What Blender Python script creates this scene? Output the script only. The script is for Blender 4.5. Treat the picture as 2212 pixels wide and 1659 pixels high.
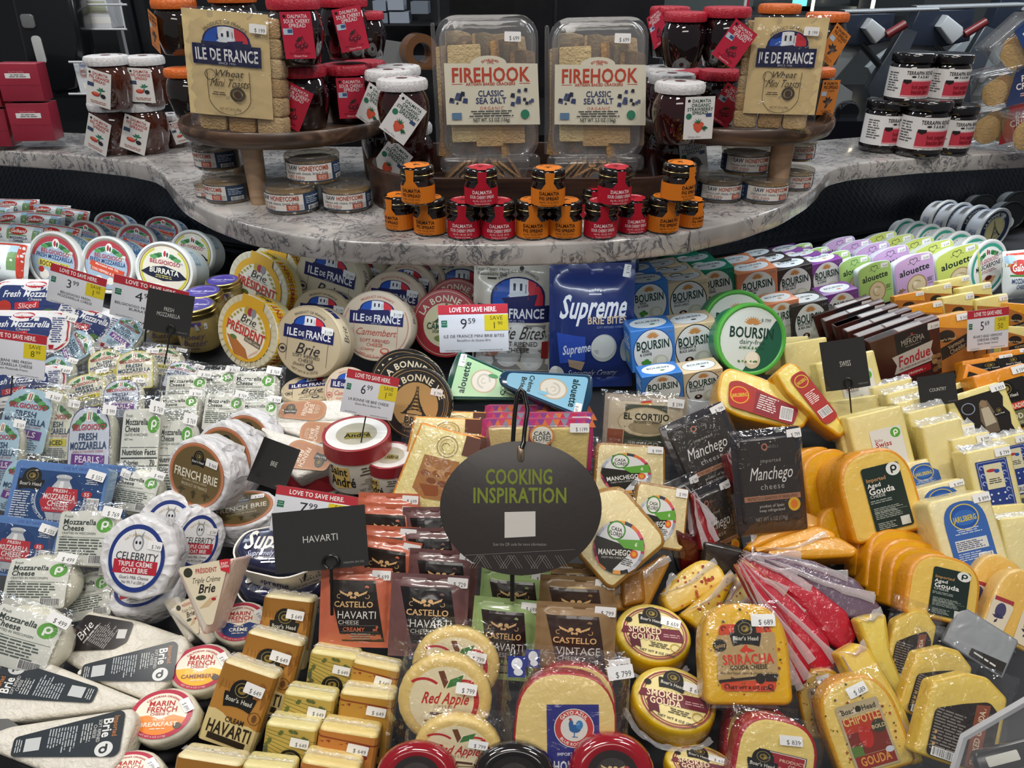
import bpy, math, random
from math import sin, cos, pi, radians, tan, sqrt, atan2
from mathutils import Matrix, Vector
rnd = random.Random(7)
for o in list(bpy.data.objects): bpy.data.objects.remove(o)
SC = bpy.context.scene; COL = SC.collection
# ------------------------------------------------------------------ camera, world, lights, exposure
F = 1661.0; W0, H0 = 2212, 1659; PIT = radians(28.5); CAM = Vector((0, 0, 1.5))
cd = bpy.data.cameras.new('camera'); cam = bpy.data.objects.new('camera', cd); COL.objects.link(cam)
cam.location = CAM; cam.rotation_euler = (pi/2 - PIT, 0, 0); cd.sensor_width = 36; cd.lens = F/W0*36
cd.clip_start = .05; cd.dof.use_dof = True; cd.dof.focus_distance = 1.0; cd.dof.aperture_fstop = 32
SC.camera = cam
wd = bpy.data.worlds.new('world'); SC.world = wd; wd.use_nodes = True
wd.node_tree.nodes['Background'].inputs[0].default_value = (.5, .52, .56, 1); wd.node_tree.nodes['Background'].inputs[1].default_value = .2
SC.view_settings.view_transform = 'Standard'; SC.view_settings.look = 'None'; SC.view_settings.gamma = 1
SC.view_settings.use_curve_mapping = False; SC.view_settings.exposure = .34
def area(name, loc, rot, sx, sy, e, col=(1, 1, 1)):
    l = bpy.data.lights.new(name, 'AREA'); l.shape = 'RECTANGLE'; l.size = sx; l.size_y = sy; l.energy = e; l.color = col
    o = bpy.data.objects.new(name, l); COL.objects.link(o); o.location = loc; o.rotation_euler = rot
    o['kind'] = 'helper'; return o
WARM = (1, .945, .87); COOL = (.84, .93, 1)
for x, y in ((-1.1, .35), (1.1, .35), (-.2, -.3)): area('ceiling_or_fill_lamp', (x, y, 3.0), (0, 0, 0), .5, .12, 11.5, WARM)
for x, y in ((-.9, 1.2), (.9, 1.2)): area('ceiling_or_fill_lamp', (x, y, 3.0), (0, 0, 0), .5, .12, 8, (1, .97, .92))
area('ceiling_or_fill_lamp', (0, -1.5, 2.9), (radians(35), 0, 0), 1.6, .3, 7, WARM)
area('ceiling_or_fill_lamp', (0, 3.0, 2.6), (0, 0, 0), 1.5, .3, 4, COOL)
area('ceiling_or_fill_lamp', (1.5, 2.2, 2.3), (0, 0, 0), 1.2, .3, 15, COOL)  # fill light added to brighten the slicers at right, not a fixture
area('ceiling_or_fill_lamp', (-1.3, 1.9, 2.3), (0, 0, 0), .8, .2, 6, COOL)  # unseen fill added to lift the dim glove racks at left
for x, y, a in ((-.95, 1.34, .12), (.95, 1.34, -.12)): area('case_lamp', (x, y, 1.135), (radians(-14), 0, a), .95, .02, .95, COOL)
area('case_lamp', (0, 1.0, 1.135), (radians(8), 0, 0), .6, .015, .45, COOL)
# ------------------------------------------------------------------ colour and materials
def lin(h):
    if not isinstance(h, str): return h
    o = []
    for i in (0, 2, 4):
        c = int(h[i:i+2], 16)/255; o.append(c/12.92 if c <= .04045 else ((c+.055)/1.055)**2.4)
    return (o[0], o[1], o[2], 1)
MAT = {}
def mat(name, rough=.5, coat=0, bump=0, bscale=40, kind='noise', metal=0, spec=.5, var=0, trans=0, sss=0, detail=2, coatbump=0, coatrough=.06, haze=0):
    m = bpy.data.materials.new(name); m.use_nodes = True; nt = m.node_tree; N = nt.nodes; L = nt.links; N.clear()
    out = N.new('ShaderNodeOutputMaterial'); at = N.new('ShaderNodeAttribute'); at.attribute_name = 'Col'
    tc = N.new('ShaderNodeTexCoord'); oi = N.new('ShaderNodeObjectInfo')
    b = N.new('ShaderNodeBsdfPrincipled'); b.inputs['Roughness'].default_value = rough; b.inputs['Metallic'].default_value = metal
    b.inputs['Specular IOR Level'].default_value = spec
    if coat: b.inputs['Coat Weight'].default_value = coat; b.inputs['Coat Roughness'].default_value = coatrough
    src = at.outputs['Color']
    def tex(kind, sc, det=2):
        va = N.new('ShaderNodeVectorMath'); va.operation = 'ADD'; L.new(tc.outputs['Object'], va.inputs[0])
        L.new(oi.outputs['Random'], va.inputs[1])
        if kind == 'noise':
            t = N.new('ShaderNodeTexNoise'); t.inputs['Scale'].default_value = sc; t.inputs['Detail'].default_value = det; t.inputs['Distortion'].default_value = .6
            L.new(va.outputs[0], t.inputs['Vector']); return t.outputs['Fac']
        if kind == 'vor':
            n2 = N.new('ShaderNodeTexNoise'); n2.inputs['Scale'].default_value = sc*.6; L.new(va.outputs[0], n2.inputs['Vector'])
            mx = N.new('ShaderNodeMix'); mx.data_type = 'VECTOR'; mx.inputs[0].default_value = .08
            L.new(va.outputs[0], mx.inputs[4]); L.new(n2.outputs['Color'], mx.inputs[5])
            t = N.new('ShaderNodeTexVoronoi'); t.feature = 'F1'; t.inputs['Scale'].default_value = sc; L.new(mx.outputs[1], t.inputs['Vector'])
            return t.outputs['Distance']
        if kind == 'mus':
            t = N.new('ShaderNodeTexNoise'); t.noise_type = 'RIDGED_MULTIFRACTAL'; t.inputs['Scale'].default_value = sc; t.inputs['Detail'].default_value = 2
            t.inputs['Distortion'].default_value = 1.2; L.new(va.outputs[0], t.inputs['Vector']); return t.outputs['Fac']
    if var:
        f = tex('noise', 55, 3); mr = N.new('ShaderNodeMapRange'); mr.inputs[3].default_value = 1-var; mr.inputs[4].default_value = 1+var*.6
        L.new(f, mr.inputs[0]); vm = N.new('ShaderNodeVectorMath'); vm.operation = 'SCALE'; L.new(src, vm.inputs[0]); L.new(mr.outputs[0], vm.inputs['Scale']); src = vm.outputs[0]
    if name in ('wrap', 'cheese'):
        hs = N.new('ShaderNodeHueSaturation'); hs.inputs['Saturation'].default_value = 1.12; hs.inputs['Value'].default_value = .96; L.new(src, hs.inputs['Color']); src = hs.outputs[0]
    L.new(src, b.inputs['Base Color'])
    if bump:
        bn = N.new('ShaderNodeBump'); bn.inputs['Strength'].default_value = bump; bn.inputs['Distance'].default_value = .004
        L.new(tex(kind, bscale, detail), bn.inputs['Height'])
        if coatbump:
            L.new(bn.outputs[0], b.inputs['Coat Normal'])
            b2 = N.new('ShaderNodeBump'); b2.inputs['Strength'].default_value = bump*coatbump; b2.inputs['Distance'].default_value = .004
            L.new(tex(kind, bscale, detail), b2.inputs['Height']); L.new(b2.outputs[0], b.inputs['Normal'])
        else: L.new(bn.outputs[0], b.inputs['Normal'])
    if sss: b.inputs['Subsurface Weight'].default_value = sss; b.inputs['Subsurface Radius'].default_value = (.006, .004, .002); b.inputs['Subsurface Scale'].default_value = 1
    last = b.outputs[0]
    if trans:
        tr = N.new('ShaderNodeBsdfTransparent'); gl = N.new('ShaderNodeBsdfGlossy'); gl.inputs['Roughness'].default_value = rough
        L.new(src, tr.inputs['Color'])
        lw = N.new('ShaderNodeLayerWeight'); lw.inputs['Blend'].default_value = .25
        if bump: L.new(bn.outputs[0], gl.inputs['Normal']); L.new(bn.outputs[0], lw.inputs['Normal'])
        mr = N.new('ShaderNodeMapRange'); mr.inputs[3].default_value = trans*.05; mr.inputs[4].default_value = min(1, trans*.75); L.new(lw.outputs['Facing'], mr.inputs[0])
        m1 = N.new('ShaderNodeMixShader'); L.new(mr.outputs[0], m1.inputs[0]); L.new(tr.outputs[0], m1.inputs[1]); L.new(gl.outputs[0], m1.inputs[2]); last = m1.outputs[0]
        if haze:
            df = N.new('ShaderNodeBsdfDiffuse'); df.inputs[0].default_value = (.85, .86, .88, 1)
            m2 = N.new('ShaderNodeMixShader'); m2.inputs[0].default_value = haze; L.new(last, m2.inputs[1]); L.new(df.outputs[0], m2.inputs[2]); last = m2.outputs[0]
    L.new(last, out.inputs[0]); MAT[name] = m; return m
mat('paper', .55, bump=.06, bscale=120); mat('card', .38, coat=.25, coatrough=.2, bump=.05, bscale=60); mat('print', .5, spec=.3, coat=.12, coatrough=.15, bump=.04, bscale=60)
mat('plastic', .28, bump=.02, bscale=60); mat('gloss', .12, coat=.6)
mat('cheese', .42, coat=.35, coatrough=.15, bump=.3, bscale=150, var=.07)
mat('wrap', .42, coat=1, bump=.8, bscale=95, var=.06, coatbump=.12, coatrough=.07, kind='noise', detail=4, sss=0)
mat('rind', .6, coat=.45, bump=1, bscale=130, var=.05, coatbump=.7, coatrough=.12, detail=4)
mat('whitewrap', .45, coat=.35, bump=.9, bscale=42, kind='vor', coatbump=1, coatrough=.15)
mat('foilbag', .26, coat=.5, bump=.45, bscale=30, coatbump=1, detail=1.5); mat('wax', .14, coat=1, bump=.15, bscale=30, coatrough=.05, coatbump=1)
mat('film', .06, bump=.7, bscale=70, trans=.8, haze=.008, detail=2); mat('filmw', .12, bump=.9, bscale=34, trans=1, haze=.32, detail=3)
mat('clear', .04, bump=.1, bscale=20, trans=1, haze=.04); mat('frost', .25, bump=.1, bscale=20, trans=.8, haze=.55)
mat('jam', .06, coat=1, bump=.03, bscale=20, coatrough=.03, spec=.6); mat('metal', .3, metal=1, bump=.03, bscale=50); mat('cloth', .5, bump=.2, bscale=90, kind='vor', coat=.2)
mat('black', .22, coat=.3, bump=.02, bscale=50); mat('cracker', .75, bump=.7, bscale=260, var=.3); mat('toast', .8, bump=.8, bscale=420, var=.3); mat('matte', .7, bump=.05, bscale=50)
# ------------------------------------------------------------------ glyphs
CH = "ABCDEFGHIJKLMNOPQRSTUVWXYZabcdefghijklmnopqrstuvwxyz0123456789.,'&-$%()/®:!éèôÉÈ¢•"
GL = {}
def glyphs():
    obs = []
    for bold in (0, 1):
        for c in CH:
            for pre in (0, 1):
                cu = bpy.data.curves.new('g', 'FONT'); cu.body = ('H'+c+'H') if pre else c; cu.resolution_u = 2; cu.offset = .022 if bold else -.002
                cu.fill_mode = 'FRONT'
                o = bpy.data.objects.new('g', cu); COL.objects.link(o); obs.append((c, bold, pre, o))
    bpy.context.view_layer.update(); dg = bpy.context.evaluated_depsgraph_get(); wd_ = {}
    hh = bpy.data.curves.new('g', 'FONT'); hh.body = 'HH'; oh = bpy.data.objects.new('g', hh); COL.objects.link(oh); bpy.context.view_layer.update()
    base = oh.dimensions.x
    for c, bold, pre, o in obs:
        ev = o.evaluated_get(dg)
        if pre: wd_[(c, bold)] = o.dimensions.x - base; continue
        me = ev.to_mesh()
        GL[(c, bold)] = [[(v.co.x, v.co.y) for v in me.vertices], [tuple(p.vertices) for p in me.polygons], 0]
        ev.to_mesh_clear()
    for k, v in wd_.items(): GL[k][2] = v - (.044 if k[1] else 0) + (.02 if k[1] else 0)
    for c, b_, p_, o in obs: d = o.data; bpy.data.objects.remove(o); bpy.data.curves.remove(d)
    bpy.data.objects.remove(oh); bpy.data.curves.remove(hh)
glyphs()
# ------------------------------------------------------------------ mesh builder (centimetres)
def nz(x, y, z=0, s=1.0, k=0):
    return (sin(x*1.7*s+k*1.3+1.1*sin(y*1.3*s+k)) + sin(y*2.1*s+k*2.1+z*1.3*s+sin(x*.9*s)) + .6*sin((x+y)*3.3*s+k*.7) + .5*sin((x-y)*4.7*s+z*2*s+k*3))/3.1
def rrect(w, h, r=0, n=4, cx=0, cy=0):
    if r <= 0: return [(cx-w/2, cy-h/2), (cx+w/2, cy-h/2), (cx+w/2, cy+h/2), (cx-w/2, cy+h/2)]
    o = []
    for sx, sy, a in ((1, -1, -90), (1, 1, 0), (-1, 1, 90), (-1, -1, 180)):
        for i in range(n+1):
            t = radians(a+90*i/n); o.append((cx+sx*(w/2-r)+r*cos(t), cy+sy*(h/2-r)+r*sin(t)))
    return o
def circ(r, n=40, cx=0, cy=0, ry=None): return [(cx+r*cos(2*pi*i/n), cy+(ry or r)*sin(2*pi*i/n)) for i in range(n)]
def dome(w, h, top=.5, r=.6, n=14):
    ht = h*top; o = [(-w/2+r, -h/2), (w/2-r, -h/2)] + [(w/2-r+r*sin(t), -h/2+r-r*cos(t)) for t in (pi/6, pi/3, pi/2)]
    for i in range(n+1):
        t = pi*i/n; e = .78; o.append((w/2*math.copysign(abs(cos(t))**e, cos(t)), h/2-ht+ht*abs(sin(t))**e))
    return o + [(-w/2+r-r*sin(t), -h/2+r-r*cos(t)) for t in (pi/2, pi/3, pi/6)]
def rpoly(pts, r=.5, n=3):
    o = []; m = len(pts)
    for i in range(m):
        p0, p, p1 = Vector(pts[i-1]), Vector(pts[i]), Vector(pts[(i+1) % m]); a = p0-p; b = p1-p; k = min(r, a.length*.45, b.length*.45)
        A = p+a.normalized()*k; B = p+b.normalized()*k
        for j in range(n+1):
            t = j/n; q = A*(1-t)**2 + p*2*t*(1-t) + B*t*t; o.append((q.x, q.y))
    return o
def offs(o, d):
    m = len(o); r = []
    for i in range(m):
        x0, y0 = o[i-1]; x1, y1 = o[(i+1) % m]; dx, dy = x1-x0, y1-y0; l = sqrt(dx*dx+dy*dy) or 1
        r.append((o[i][0]-dy/l*d, o[i][1]+dx/l*d))
    return r
class MB:
    def __init__(s, name, mat='print', smooth=True):
        s.name = name; s.m = mat; s.mats = [mat]; s.v = []; s.f = []; s.c = []; s.fm = []; s.sm = []; s.sub = []; s.smooth = smooth; s.z = .012; s.map = None; s.cv = 0; s.label = None; s.kind = None
    def mi(s, m):
        m = m or s.m
        if m not in s.mats: s.mats.append(m)
        return s.mats.index(m)
    def add(s, vs, fs, c, m=None, sm=None):
        b = len(s.v); s.v += vs; i = s.mi(m); c = lin(c); sm = s.smooth if sm is None else sm
        for f in fs: s.f.append([b+k for k in f]); s.c.append(c); s.fm.append(i); s.sm.append(sm)
    def prism(s, o, z0, z1, b=.15, c='ffffff', cap=None, puff=0, m=None, nb=3, wob=0, k=0, capm=None, T=None):
        o = list(o); A = sum(o[i-1][0]*o[i][1]-o[i][0]*o[i-1][1] for i in range(len(o)))
        if A < 0: o.reverse()
        n = len(o); b = min(b, abs(z1-z0)/2*.98); rings = []
        for i in range(nb+1): t = pi/2*i/nb; rings.append((b*(1-sin(t)), z0+b*(1-cos(t))))
        for i in range(nb+1): t = pi/2*i/nb; rings.append((b*(1-cos(t)), z1-b*(1-sin(t))))
        if b <= 0: rings = [(0, z0), (0, z1)]
        vs = []; fs = []; fc = []
        for d, z in rings: vs += [(x, y, z) for x, y in (offs(o, d) if d else o)]
        for r in range(len(rings)-1):
            for i in range(n): j = (i+1) % n; fs.append((r*n+i, r*n+j, (r+1)*n+j, (r+1)*n+i))
        fs.append(tuple(range(n-1, -1, -1))); t0 = (len(rings)-1)*n; cx = sum(v[0] for v in vs[t0:])/n; cy = sum(v[1] for v in vs[t0:])/n
        if puff:
            for q in (.7, .35):
                for i in range(n): x, y, z = vs[t0+i]; vs.append((cx+(x-cx)*q, cy+(y-cy)*q, z1+puff*(1-q*q)))
            e = len(vs)-2*n
            for a_, b_ in ((t0, e), (e, e+n)):
                for i in range(n): j = (i+1) % n; fc.append((a_+i, a_+j, b_+j, b_+i))
            vs.append((cx, cy, z1+puff)); fc += [(e+n+i, e+n+(i+1) % n, len(vs)-1) for i in range(n)]
        else: fc.append(tuple(range(t0, t0+n)))
        if wob: vs = [(x+wob*nz(y, z, x, .8, k), y+wob*nz(z, x, y, .8, k+2), z+wob*.6*nz(x, y, z, .8, k+4)) for x, y, z in vs]
        if T: vs = [tuple(T @ Vector(v)) for v in vs]
        s.add(vs, fs, c, m); bb = len(s.v)-len(vs); i = s.mi(capm or m)
        for f in fc: s.f.append([bb+q for q in f]); s.c.append(lin(cap or c)); s.fm.append(i); s.sm.append(s.smooth)
        return s
    def lathe(s, pr, c='ffffff', n=40, m=None, T=None, fl=0, flk=24, sm=None):
        vs = []; fs = []; cl = isinstance(c, list)
        for r, z in pr:
            for i in range(n):
                a = 2*pi*i/n; q = r*(1+(fl*sin(a*flk) if fl else 0)); vs.append((q*cos(a), q*sin(a), z))
        if T: vs = [tuple(T @ Vector(v)) for v in vs]
        b = len(s.v); s.add(vs, [], 'ffffff', m); im = s.mi(m)
        for k in range(len(pr)-1):
            for i in range(n):
                j = (i+1) % n; s.f.append([b+k*n+i, b+k*n+j, b+(k+1)*n+j, b+(k+1)*n+i]); s.c.append(lin(c[k] if cl else c)); s.fm.append(im); s.sm.append(True if sm is None else sm)
        return s
    def box(s, x0, x1, y0, y1, z0, z1, c, m=None, b=0, T=None):
        if b: return s.prism(rrect(x1-x0, y1-y0, b, 2, (x0+x1)/2, (y0+y1)/2), z0, z1, b, c, m=m, nb=2, T=T)
        vs = [(x, y, z) for z in (z0, z1) for x, y in ((x0, y0), (x1, y0), (x1, y1), (x0, y1))]
        if T: vs = [tuple(T @ Vector(v)) for v in vs]
        s.add(vs, [(3, 2, 1, 0), (4, 5, 6, 7), (0, 1, 5, 4), (1, 2, 6, 5), (2, 3, 7, 6), (3, 0, 4, 7)], c, m, False); return s
    def tube(s, pts, r, c, m=None, n=8):
        vs = []; P = [Vector(p) for p in pts]; up = Vector((0, 0, 1))
        for i, p in enumerate(P):
            d = (P[min(i+1, len(P)-1)]-P[max(i-1, 0)]).normalized(); u = d.cross(up if abs(d.dot(up)) < .95 else Vector((1, 0, 0))).normalized(); w = d.cross(u)
            vs += [tuple(p+(u*cos(2*pi*k/n)+w*sin(2*pi*k/n))*(r[i] if isinstance(r, list) else r)) for k in range(n)]
        fs = [(i*n+k, i*n+(k+1) % n, (i+1)*n+(k+1) % n, (i+1)*n+k) for i in range(len(P)-1) for k in range(n)]
        fs += [tuple(range(n)), tuple(range(len(vs)-1, len(vs)-n-1, -1))]; s.add(vs, fs, c, m); return s
    def grid(s, fn, nx, ny, c, m=None):
        vs = [fn(-1+2*i/nx, -1+2*j/ny) for j in range(ny+1) for i in range(nx+1)]
        fs = [(j*(nx+1)+i, j*(nx+1)+i+1, (j+1)*(nx+1)+i+1, (j+1)*(nx+1)+i) for j in range(ny) for i in range(nx)]
        s.add(vs, fs, c, m); return s
    def bag(s, w, h, t, c, m='foilbag', mg=.12, wr=.1, k=0, nx=22, ny=26, p=2.6, cb=None):
        zf = bagz(w, h, t, mg, wr, k, p)
        s.grid(lambda u, v: (u*w/2, v*h/2, zf(u*w/2, v*h/2)), nx, ny, c, m)
        s.grid(lambda u, v: (-u*w/2, v*h/2, -zf(-u*w/2, v*h/2)-t*.0-.02), nx, ny, cb or c, m); return zf
    # ---- flat print
    def _p(s, pts):
        s.z += .004
        return pts
    def pg(s, pts, c, m=None, tri=None):
        z = s.z = s.z+.004; pts = list(pts)
        A = sum(pts[i-1][0]*pts[i][1]-pts[i][0]*pts[i-1][1] for i in range(len(pts)))
        if A < 0: pts.reverse()
        if s.map and s.cv:
            xs = [p[0] for p in pts]; ys = [p[1] for p in pts]; x0, x1, y0, y1 = min(xs), max(xs), min(ys), max(ys)
            if 1:   # cut into strips both ways
                def clip(P, ax, lo, hi):
                    for sg, lim in ((1, lo), (-1, hi)):
                        Q = []
                        for i in range(len(P)):
                            a, b = P[i-1], P[i]; da, db = sg*(a[ax]-lim), sg*(b[ax]-lim)
                            if (da >= 0) != (db >= 0): t = da/(da-db); Q.append((a[0]+(b[0]-a[0])*t, a[1]+(b[1]-a[1])*t))
                            if db >= 0: Q.append(b)
                        P = Q
                        if len(P) < 3: return []
                    return P
                cv = s.cv
                for i in range(math.floor(x0/cv), math.ceil(x1/cv)):
                    q = clip(pts, 0, i*cv, (i+1)*cv)
                    if not q: continue
                    for j in range(math.floor(y0/cv), math.ceil(y1/cv)):
                        w = clip(q, 1, j*cv, (j+1)*cv)
                        if len(w) > 2: s.add([s.map(x, y, z) for x, y in w], [tuple(range(len(w)))], c, m, True)
                return s
        f = s.map or (lambda x, y, z: (x, y, z)); s.add([f(x, y, z) for x, y in pts], [tuple(range(len(pts)))], c, m, bool(s.map)); return s
    def r(s, cx, cy, w, h, c, rot=0, rad=0, m=None):
        a = radians(rot); return s.pg([(cx+x*cos(a)-y*sin(a), cy+x*sin(a)+y*cos(a)) for x, y in rrect(w, h, rad)], c, m)
    def e(s, cx, cy, rx, c, ry=None, n=28, m=None): return s.pg(circ(rx, n, cx, cy, ry), c, m)
    def ring(s, cx, cy, r0, r1, c, a0=0, a1=360, n=36):
        z = s.z = s.z+.004; z += .012 if s.cv else 0; f = s.map or (lambda x, y, z: (x, y, z)); n = max(2, int(n*(a1-a0)/360)+1); vs = []
        for i in range(n+1):
            a = radians(a0+(a1-a0)*i/n); vs += [f(cx+r0*cos(a), cy+r0*sin(a), z), f(cx+r1*cos(a), cy+r1*sin(a), z)]
        s.add(vs, [(2*i, 2*i+1, 2*i+3, 2*i+2) for i in range(n)], c, None, bool(s.map)); return s
    def _g(s, ch, b, f, c):
        g = GL.get((ch, b))
        if g and g[0]: s.add([f(x, y) for x, y in g[0]], g[1], c, None, False)
    def t(s, st, cx, cy, h, c, b=0, sh=0, wx=1, rot=0, mw=None, al=0, sp=0):
        z = s.z = s.z+.004; z += .022 if s.cv else 0; k = h/.73; a = radians(rot); mp = s.map or (lambda x, y, z: (x, y, z))
        tw = sum(((GL[(q, b)][2] if (q, b) in GL else .3)+sp)*k*wx for q in st)
        if mw and tw > mw: wx *= mw/tw; tw = mw
        x = -tw/2 if al == 0 else (0 if al < 0 else -tw)
        for q in st:
            if (q, b) in GL:
                x0 = x
                def f(gx, gy):
                    X = x0+(gx*wx+gy*sh)*k; Y = (gy-.365)*k; return mp(cx+X*cos(a)-Y*sin(a), cy+X*sin(a)+Y*cos(a), z)
                s._g(q, b, f, c); x += (GL[(q, b)][2]+sp)*k*wx
            else: x += .3*k*wx
        return s
    def at(s, st, cx, cy, R, h, c, a=90, b=0, wx=1, inn=0, sp=0):
        z = s.z = s.z+.004; z += .022 if s.cv else 0; k = h/.73; mp = s.map or (lambda x, y, z: (x, y, z)); ws = [((GL[(q, b)][2] if (q, b) in GL else .3)+sp)*k*wx for q in st]; L = sum(ws)
        d = -1 if not inn else 1; th = radians(a) - d*L/2/R
        for q, w in zip(st, ws):
            tm = th + d*w/2/R; ro = tm-pi/2 if not inn else tm+pi/2
            if (q, b) in GL:
                def f(gx, gy):
                    X = gx*wx*k-w/2; Y = (gy-.365)*k; return mp(cx+R*cos(tm)+X*cos(ro)-Y*sin(ro), cy+R*sin(tm)+X*sin(ro)+Y*cos(ro), z)
                s._g(q, b, f, c)
            th += d*w/R
        return s
    def g(s, cx, cy, w, h, n, c, rot=0, al=0):     # lines of print too small to read
        z = s.z = s.z+.004; z += .022 if s.cv else 0; a = radians(rot); mp = s.map or (lambda x, y, z: (x, y, z)); R = random.Random(int(cx*91+cy*37+n)); lh = h/n; vs = []; fs = []
        for i in range(n):
            y = h/2-lh*(i+.5); lw = w*(1-.35*R.random()); x = -w/2 if al else -lw/2; e = x+lw
            while x < e-.05:
                ww = min(e-x, lh*(1.2+2.6*R.random())); b = len(vs)
                for X, Y in ((x, y-lh*.26), (x+ww, y-lh*.26), (x+ww, y+lh*.2), (x, y+lh*.2)): vs.append(mp(cx+X*cos(a)-Y*sin(a), cy+X*sin(a)+Y*cos(a), z))
                fs.append((b, b+1, b+2, b+3)); x += ww+lh*.4
        s.add(vs, fs, c, None, False); return s
    def bar(s, cx, cy, w, h, c='181818', bg='f4f4f4', rot=0):
        s.r(cx, cy, w*1.12, h*1.15, bg, rot); a = radians(rot); R = random.Random(int(cx*50+7)); x = -w/2; z = s.z = s.z+.004; z += .022 if s.cv else 0; mp = s.map or (lambda x, y, z: (x, y, z)); vs = []; fs = []
        while x < w/2:
            ww = w*(.008+.022*R.random()); b = len(vs)
            for X, Y in ((x, -h/2), (x+ww, -h/2), (x+ww, h/2), (x, h/2)): vs.append(mp(cx+X*cos(a)-Y*sin(a), cy+X*sin(a)+Y*cos(a), z))
            fs.append((b, b+1, b+2, b+3)); x += ww+w*(.012+.02*R.random())
        s.add(vs, fs, c, None, False); return s
    def mesh(s):
        me = bpy.data.meshes.new(s.name); me.from_pydata([(x*.01, y*.01, z*.01) for x, y, z in s.v], [], s.f)
        for m in s.mats: me.materials.append(MAT[m])
        me.polygons.foreach_set('material_index', s.fm); me.polygons.foreach_set('use_smooth', s.sm)
        ca = me.color_attributes.new('Col', 'FLOAT_COLOR', 'CORNER'); buf = []
        for f, c in zip(s.f, s.c): buf += list(c)*len(f)
        ca.data.foreach_set('color', buf)
        if any(s.sm) and not all(s.sm): pass
        if any(s.sm):
            try: me.set_sharp_from_angle(angle=radians(50))
            except Exception: pass
        me.update(); return me
def bagz(w, h, t, mg, wr, k, p):
    def f(x, y):
        u = min(1, abs(x)/(w/2*(1-mg*.6))); v = min(1, abs(y)/(h/2*(1-mg))); e = (1-u**p)*(1-v**p)
        return t/2*max(0, e)**.55 + wr*nz(x, y, 0, .9, k)*(.35+.65*(1-e))
    return f
# ------------------------------------------------------------------ prototypes and placing
PROT = {}
SUBOF = dict(lid_print='lid', seal='lid', lid_band='lid', window='lid', sign_print='sign_card sign_board', grommet='sign_board', front_print='carton', top_print='carton', side_print='box carton tub', pouch_print='pouch', bag_print='bag', tray_print='tray', panel_print='front_panel', card_print='card_back', elastic='cloth_lid')
def realise(parts):
    by = {p.name: p for p in parts}; keep = []
    for p in parts:
        h = next((by[n] for n in SUBOF.get(p.name, '').split() if n in by), None)
        if h is not None: h.sub.append(p)
        else: keep.append(p)
    parts = keep
    return [(p.name, p.mesh(), p.sub and [(q.name, q.mesh(), None, q.label) for q in p.sub], p.label) for p in parts]
def proto(key, fn, *a):
    if key not in PROT: d = fn(*a); PROT[key] = (d[0], d[1], realise(d[2]))
    return PROT[key]
def add_part(nm, me, parent, lab=None):
    o = bpy.data.objects.new(nm, me); COL.objects.link(o); o.parent = parent
    if lab: o['label'] = lab
    return o
def root(name, cat, label, group=None):
    o = bpy.data.objects.new(name, None); COL.objects.link(o); o.empty_display_size = .02; o['label'] = label; o['category'] = cat
    if group: o['group'] = group
    return o
def fill(o, pr):
    for nm, me, sub, lab in pr[2]:
        q = add_part(nm, me, o, lab)
        for s2 in (sub or []): add_part(s2[0], s2[1], q, s2[3])
CP, SP = cos(PIT), sin(PIT)
def ray(px, py):
    x = (px-W0/2)/F; y = (py-H0/2)/F; return Vector((x, CP-y*SP, -SP-y*CP))
def zheap(y):
    if y < .5: return .86+(y-.5)*.18
    if y < 1.1: t = (y-.5)/.6; return .86+.11*t
    return .97+(y-1.1)*.025
def onz(px, py, z): d = ray(px, py); return CAM+d*((z-CAM.z)/d.z)
def ony(px, py, y): d = ray(px, py); return CAM+d*(y/d.y)
def onheap(px, py):
    d = ray(px, py); a, b = .2, 4.
    for _ in range(40):
        m = (a+b)/2; q = CAM+d*m
        if q.z > zheap(q.y): a = m
        else: b = m
    return CAM+d*a
def hit(px, py, p, n): d = ray(px, py); return CAM+d*((p-CAM).dot(n)/d.dot(n))
def frame(cx, cy, w, h, rot=0, el=30, yaw=0, near=0, Y=None, z=None):
    p = ony(cx, cy, Y) if Y else (onz(cx, cy, z) if z else onheap(cx, cy))
    if near: p = p-(p-CAM).normalized()*near
    e, a = radians(el), radians(yaw); n = Vector((cos(e)*sin(a), -cos(e)*cos(a), sin(e))); r = radians(rot)
    T = hit(cx+h/2*sin(r), cy-h/2*cos(r), p, n); B = hit(cx-h/2*sin(r), cy+h/2*cos(r), p, n)
    R = hit(cx+w/2*cos(r), cy+w/2*sin(r), p, n); L = hit(cx-w/2*cos(r), cy-w/2*sin(r), p, n)
    up = (T-B); hh = up.length; up.normalize(); rt = up.cross(n).normalized()
    ww = abs((R-L).dot(rt)); c = (T+B)/2
    M = Matrix(((rt.x, up.x, n.x, c.x), (rt.y, up.y, n.y, c.y), (rt.z, up.z, n.z, c.z), (0, 0, 0, 1)))
    return M, ww*100, hh*100
NB = {}
def put(key, fn, args, name, cat, label, cx, cy, w, h, rot=0, el=30, yaw=0, near=0, group=None, Y=None, z=None, ts=1):
    pr = proto(key, fn, *args); M, ww, hh = frame(cx, cy, w, h, rot, el, yaw, near, Y, z)
    o = root(name, cat, label, group); sx, sy = ww/pr[0], hh/pr[1]
    o.matrix_world = M @ Matrix.Diagonal((sx, sy, (sx+sy)/2*ts, 1)); fill(o, pr); return o
def stand(key, fn, args, name, cat, label, cx, by, wpx, z, yaw=0, group=None, hs=1, lean=0):
    pr = proto(key, fn, *args); p = onz(cx, by, z); d = (p-CAM).length; q = p+Vector((p.x, p.y, 0)).normalized()*(wpx/F*d*.5)
    dep = (q-CAM).dot(Vector((0, CP, -SP))); s = wpx/F*dep*100/pr[0]
    o = root(name, cat, label, group); o.location = q; o.rotation_euler = (0, radians(lean), radians(yaw)); o.scale = (s, s, s*hs); fill(o, pr); return o
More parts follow.
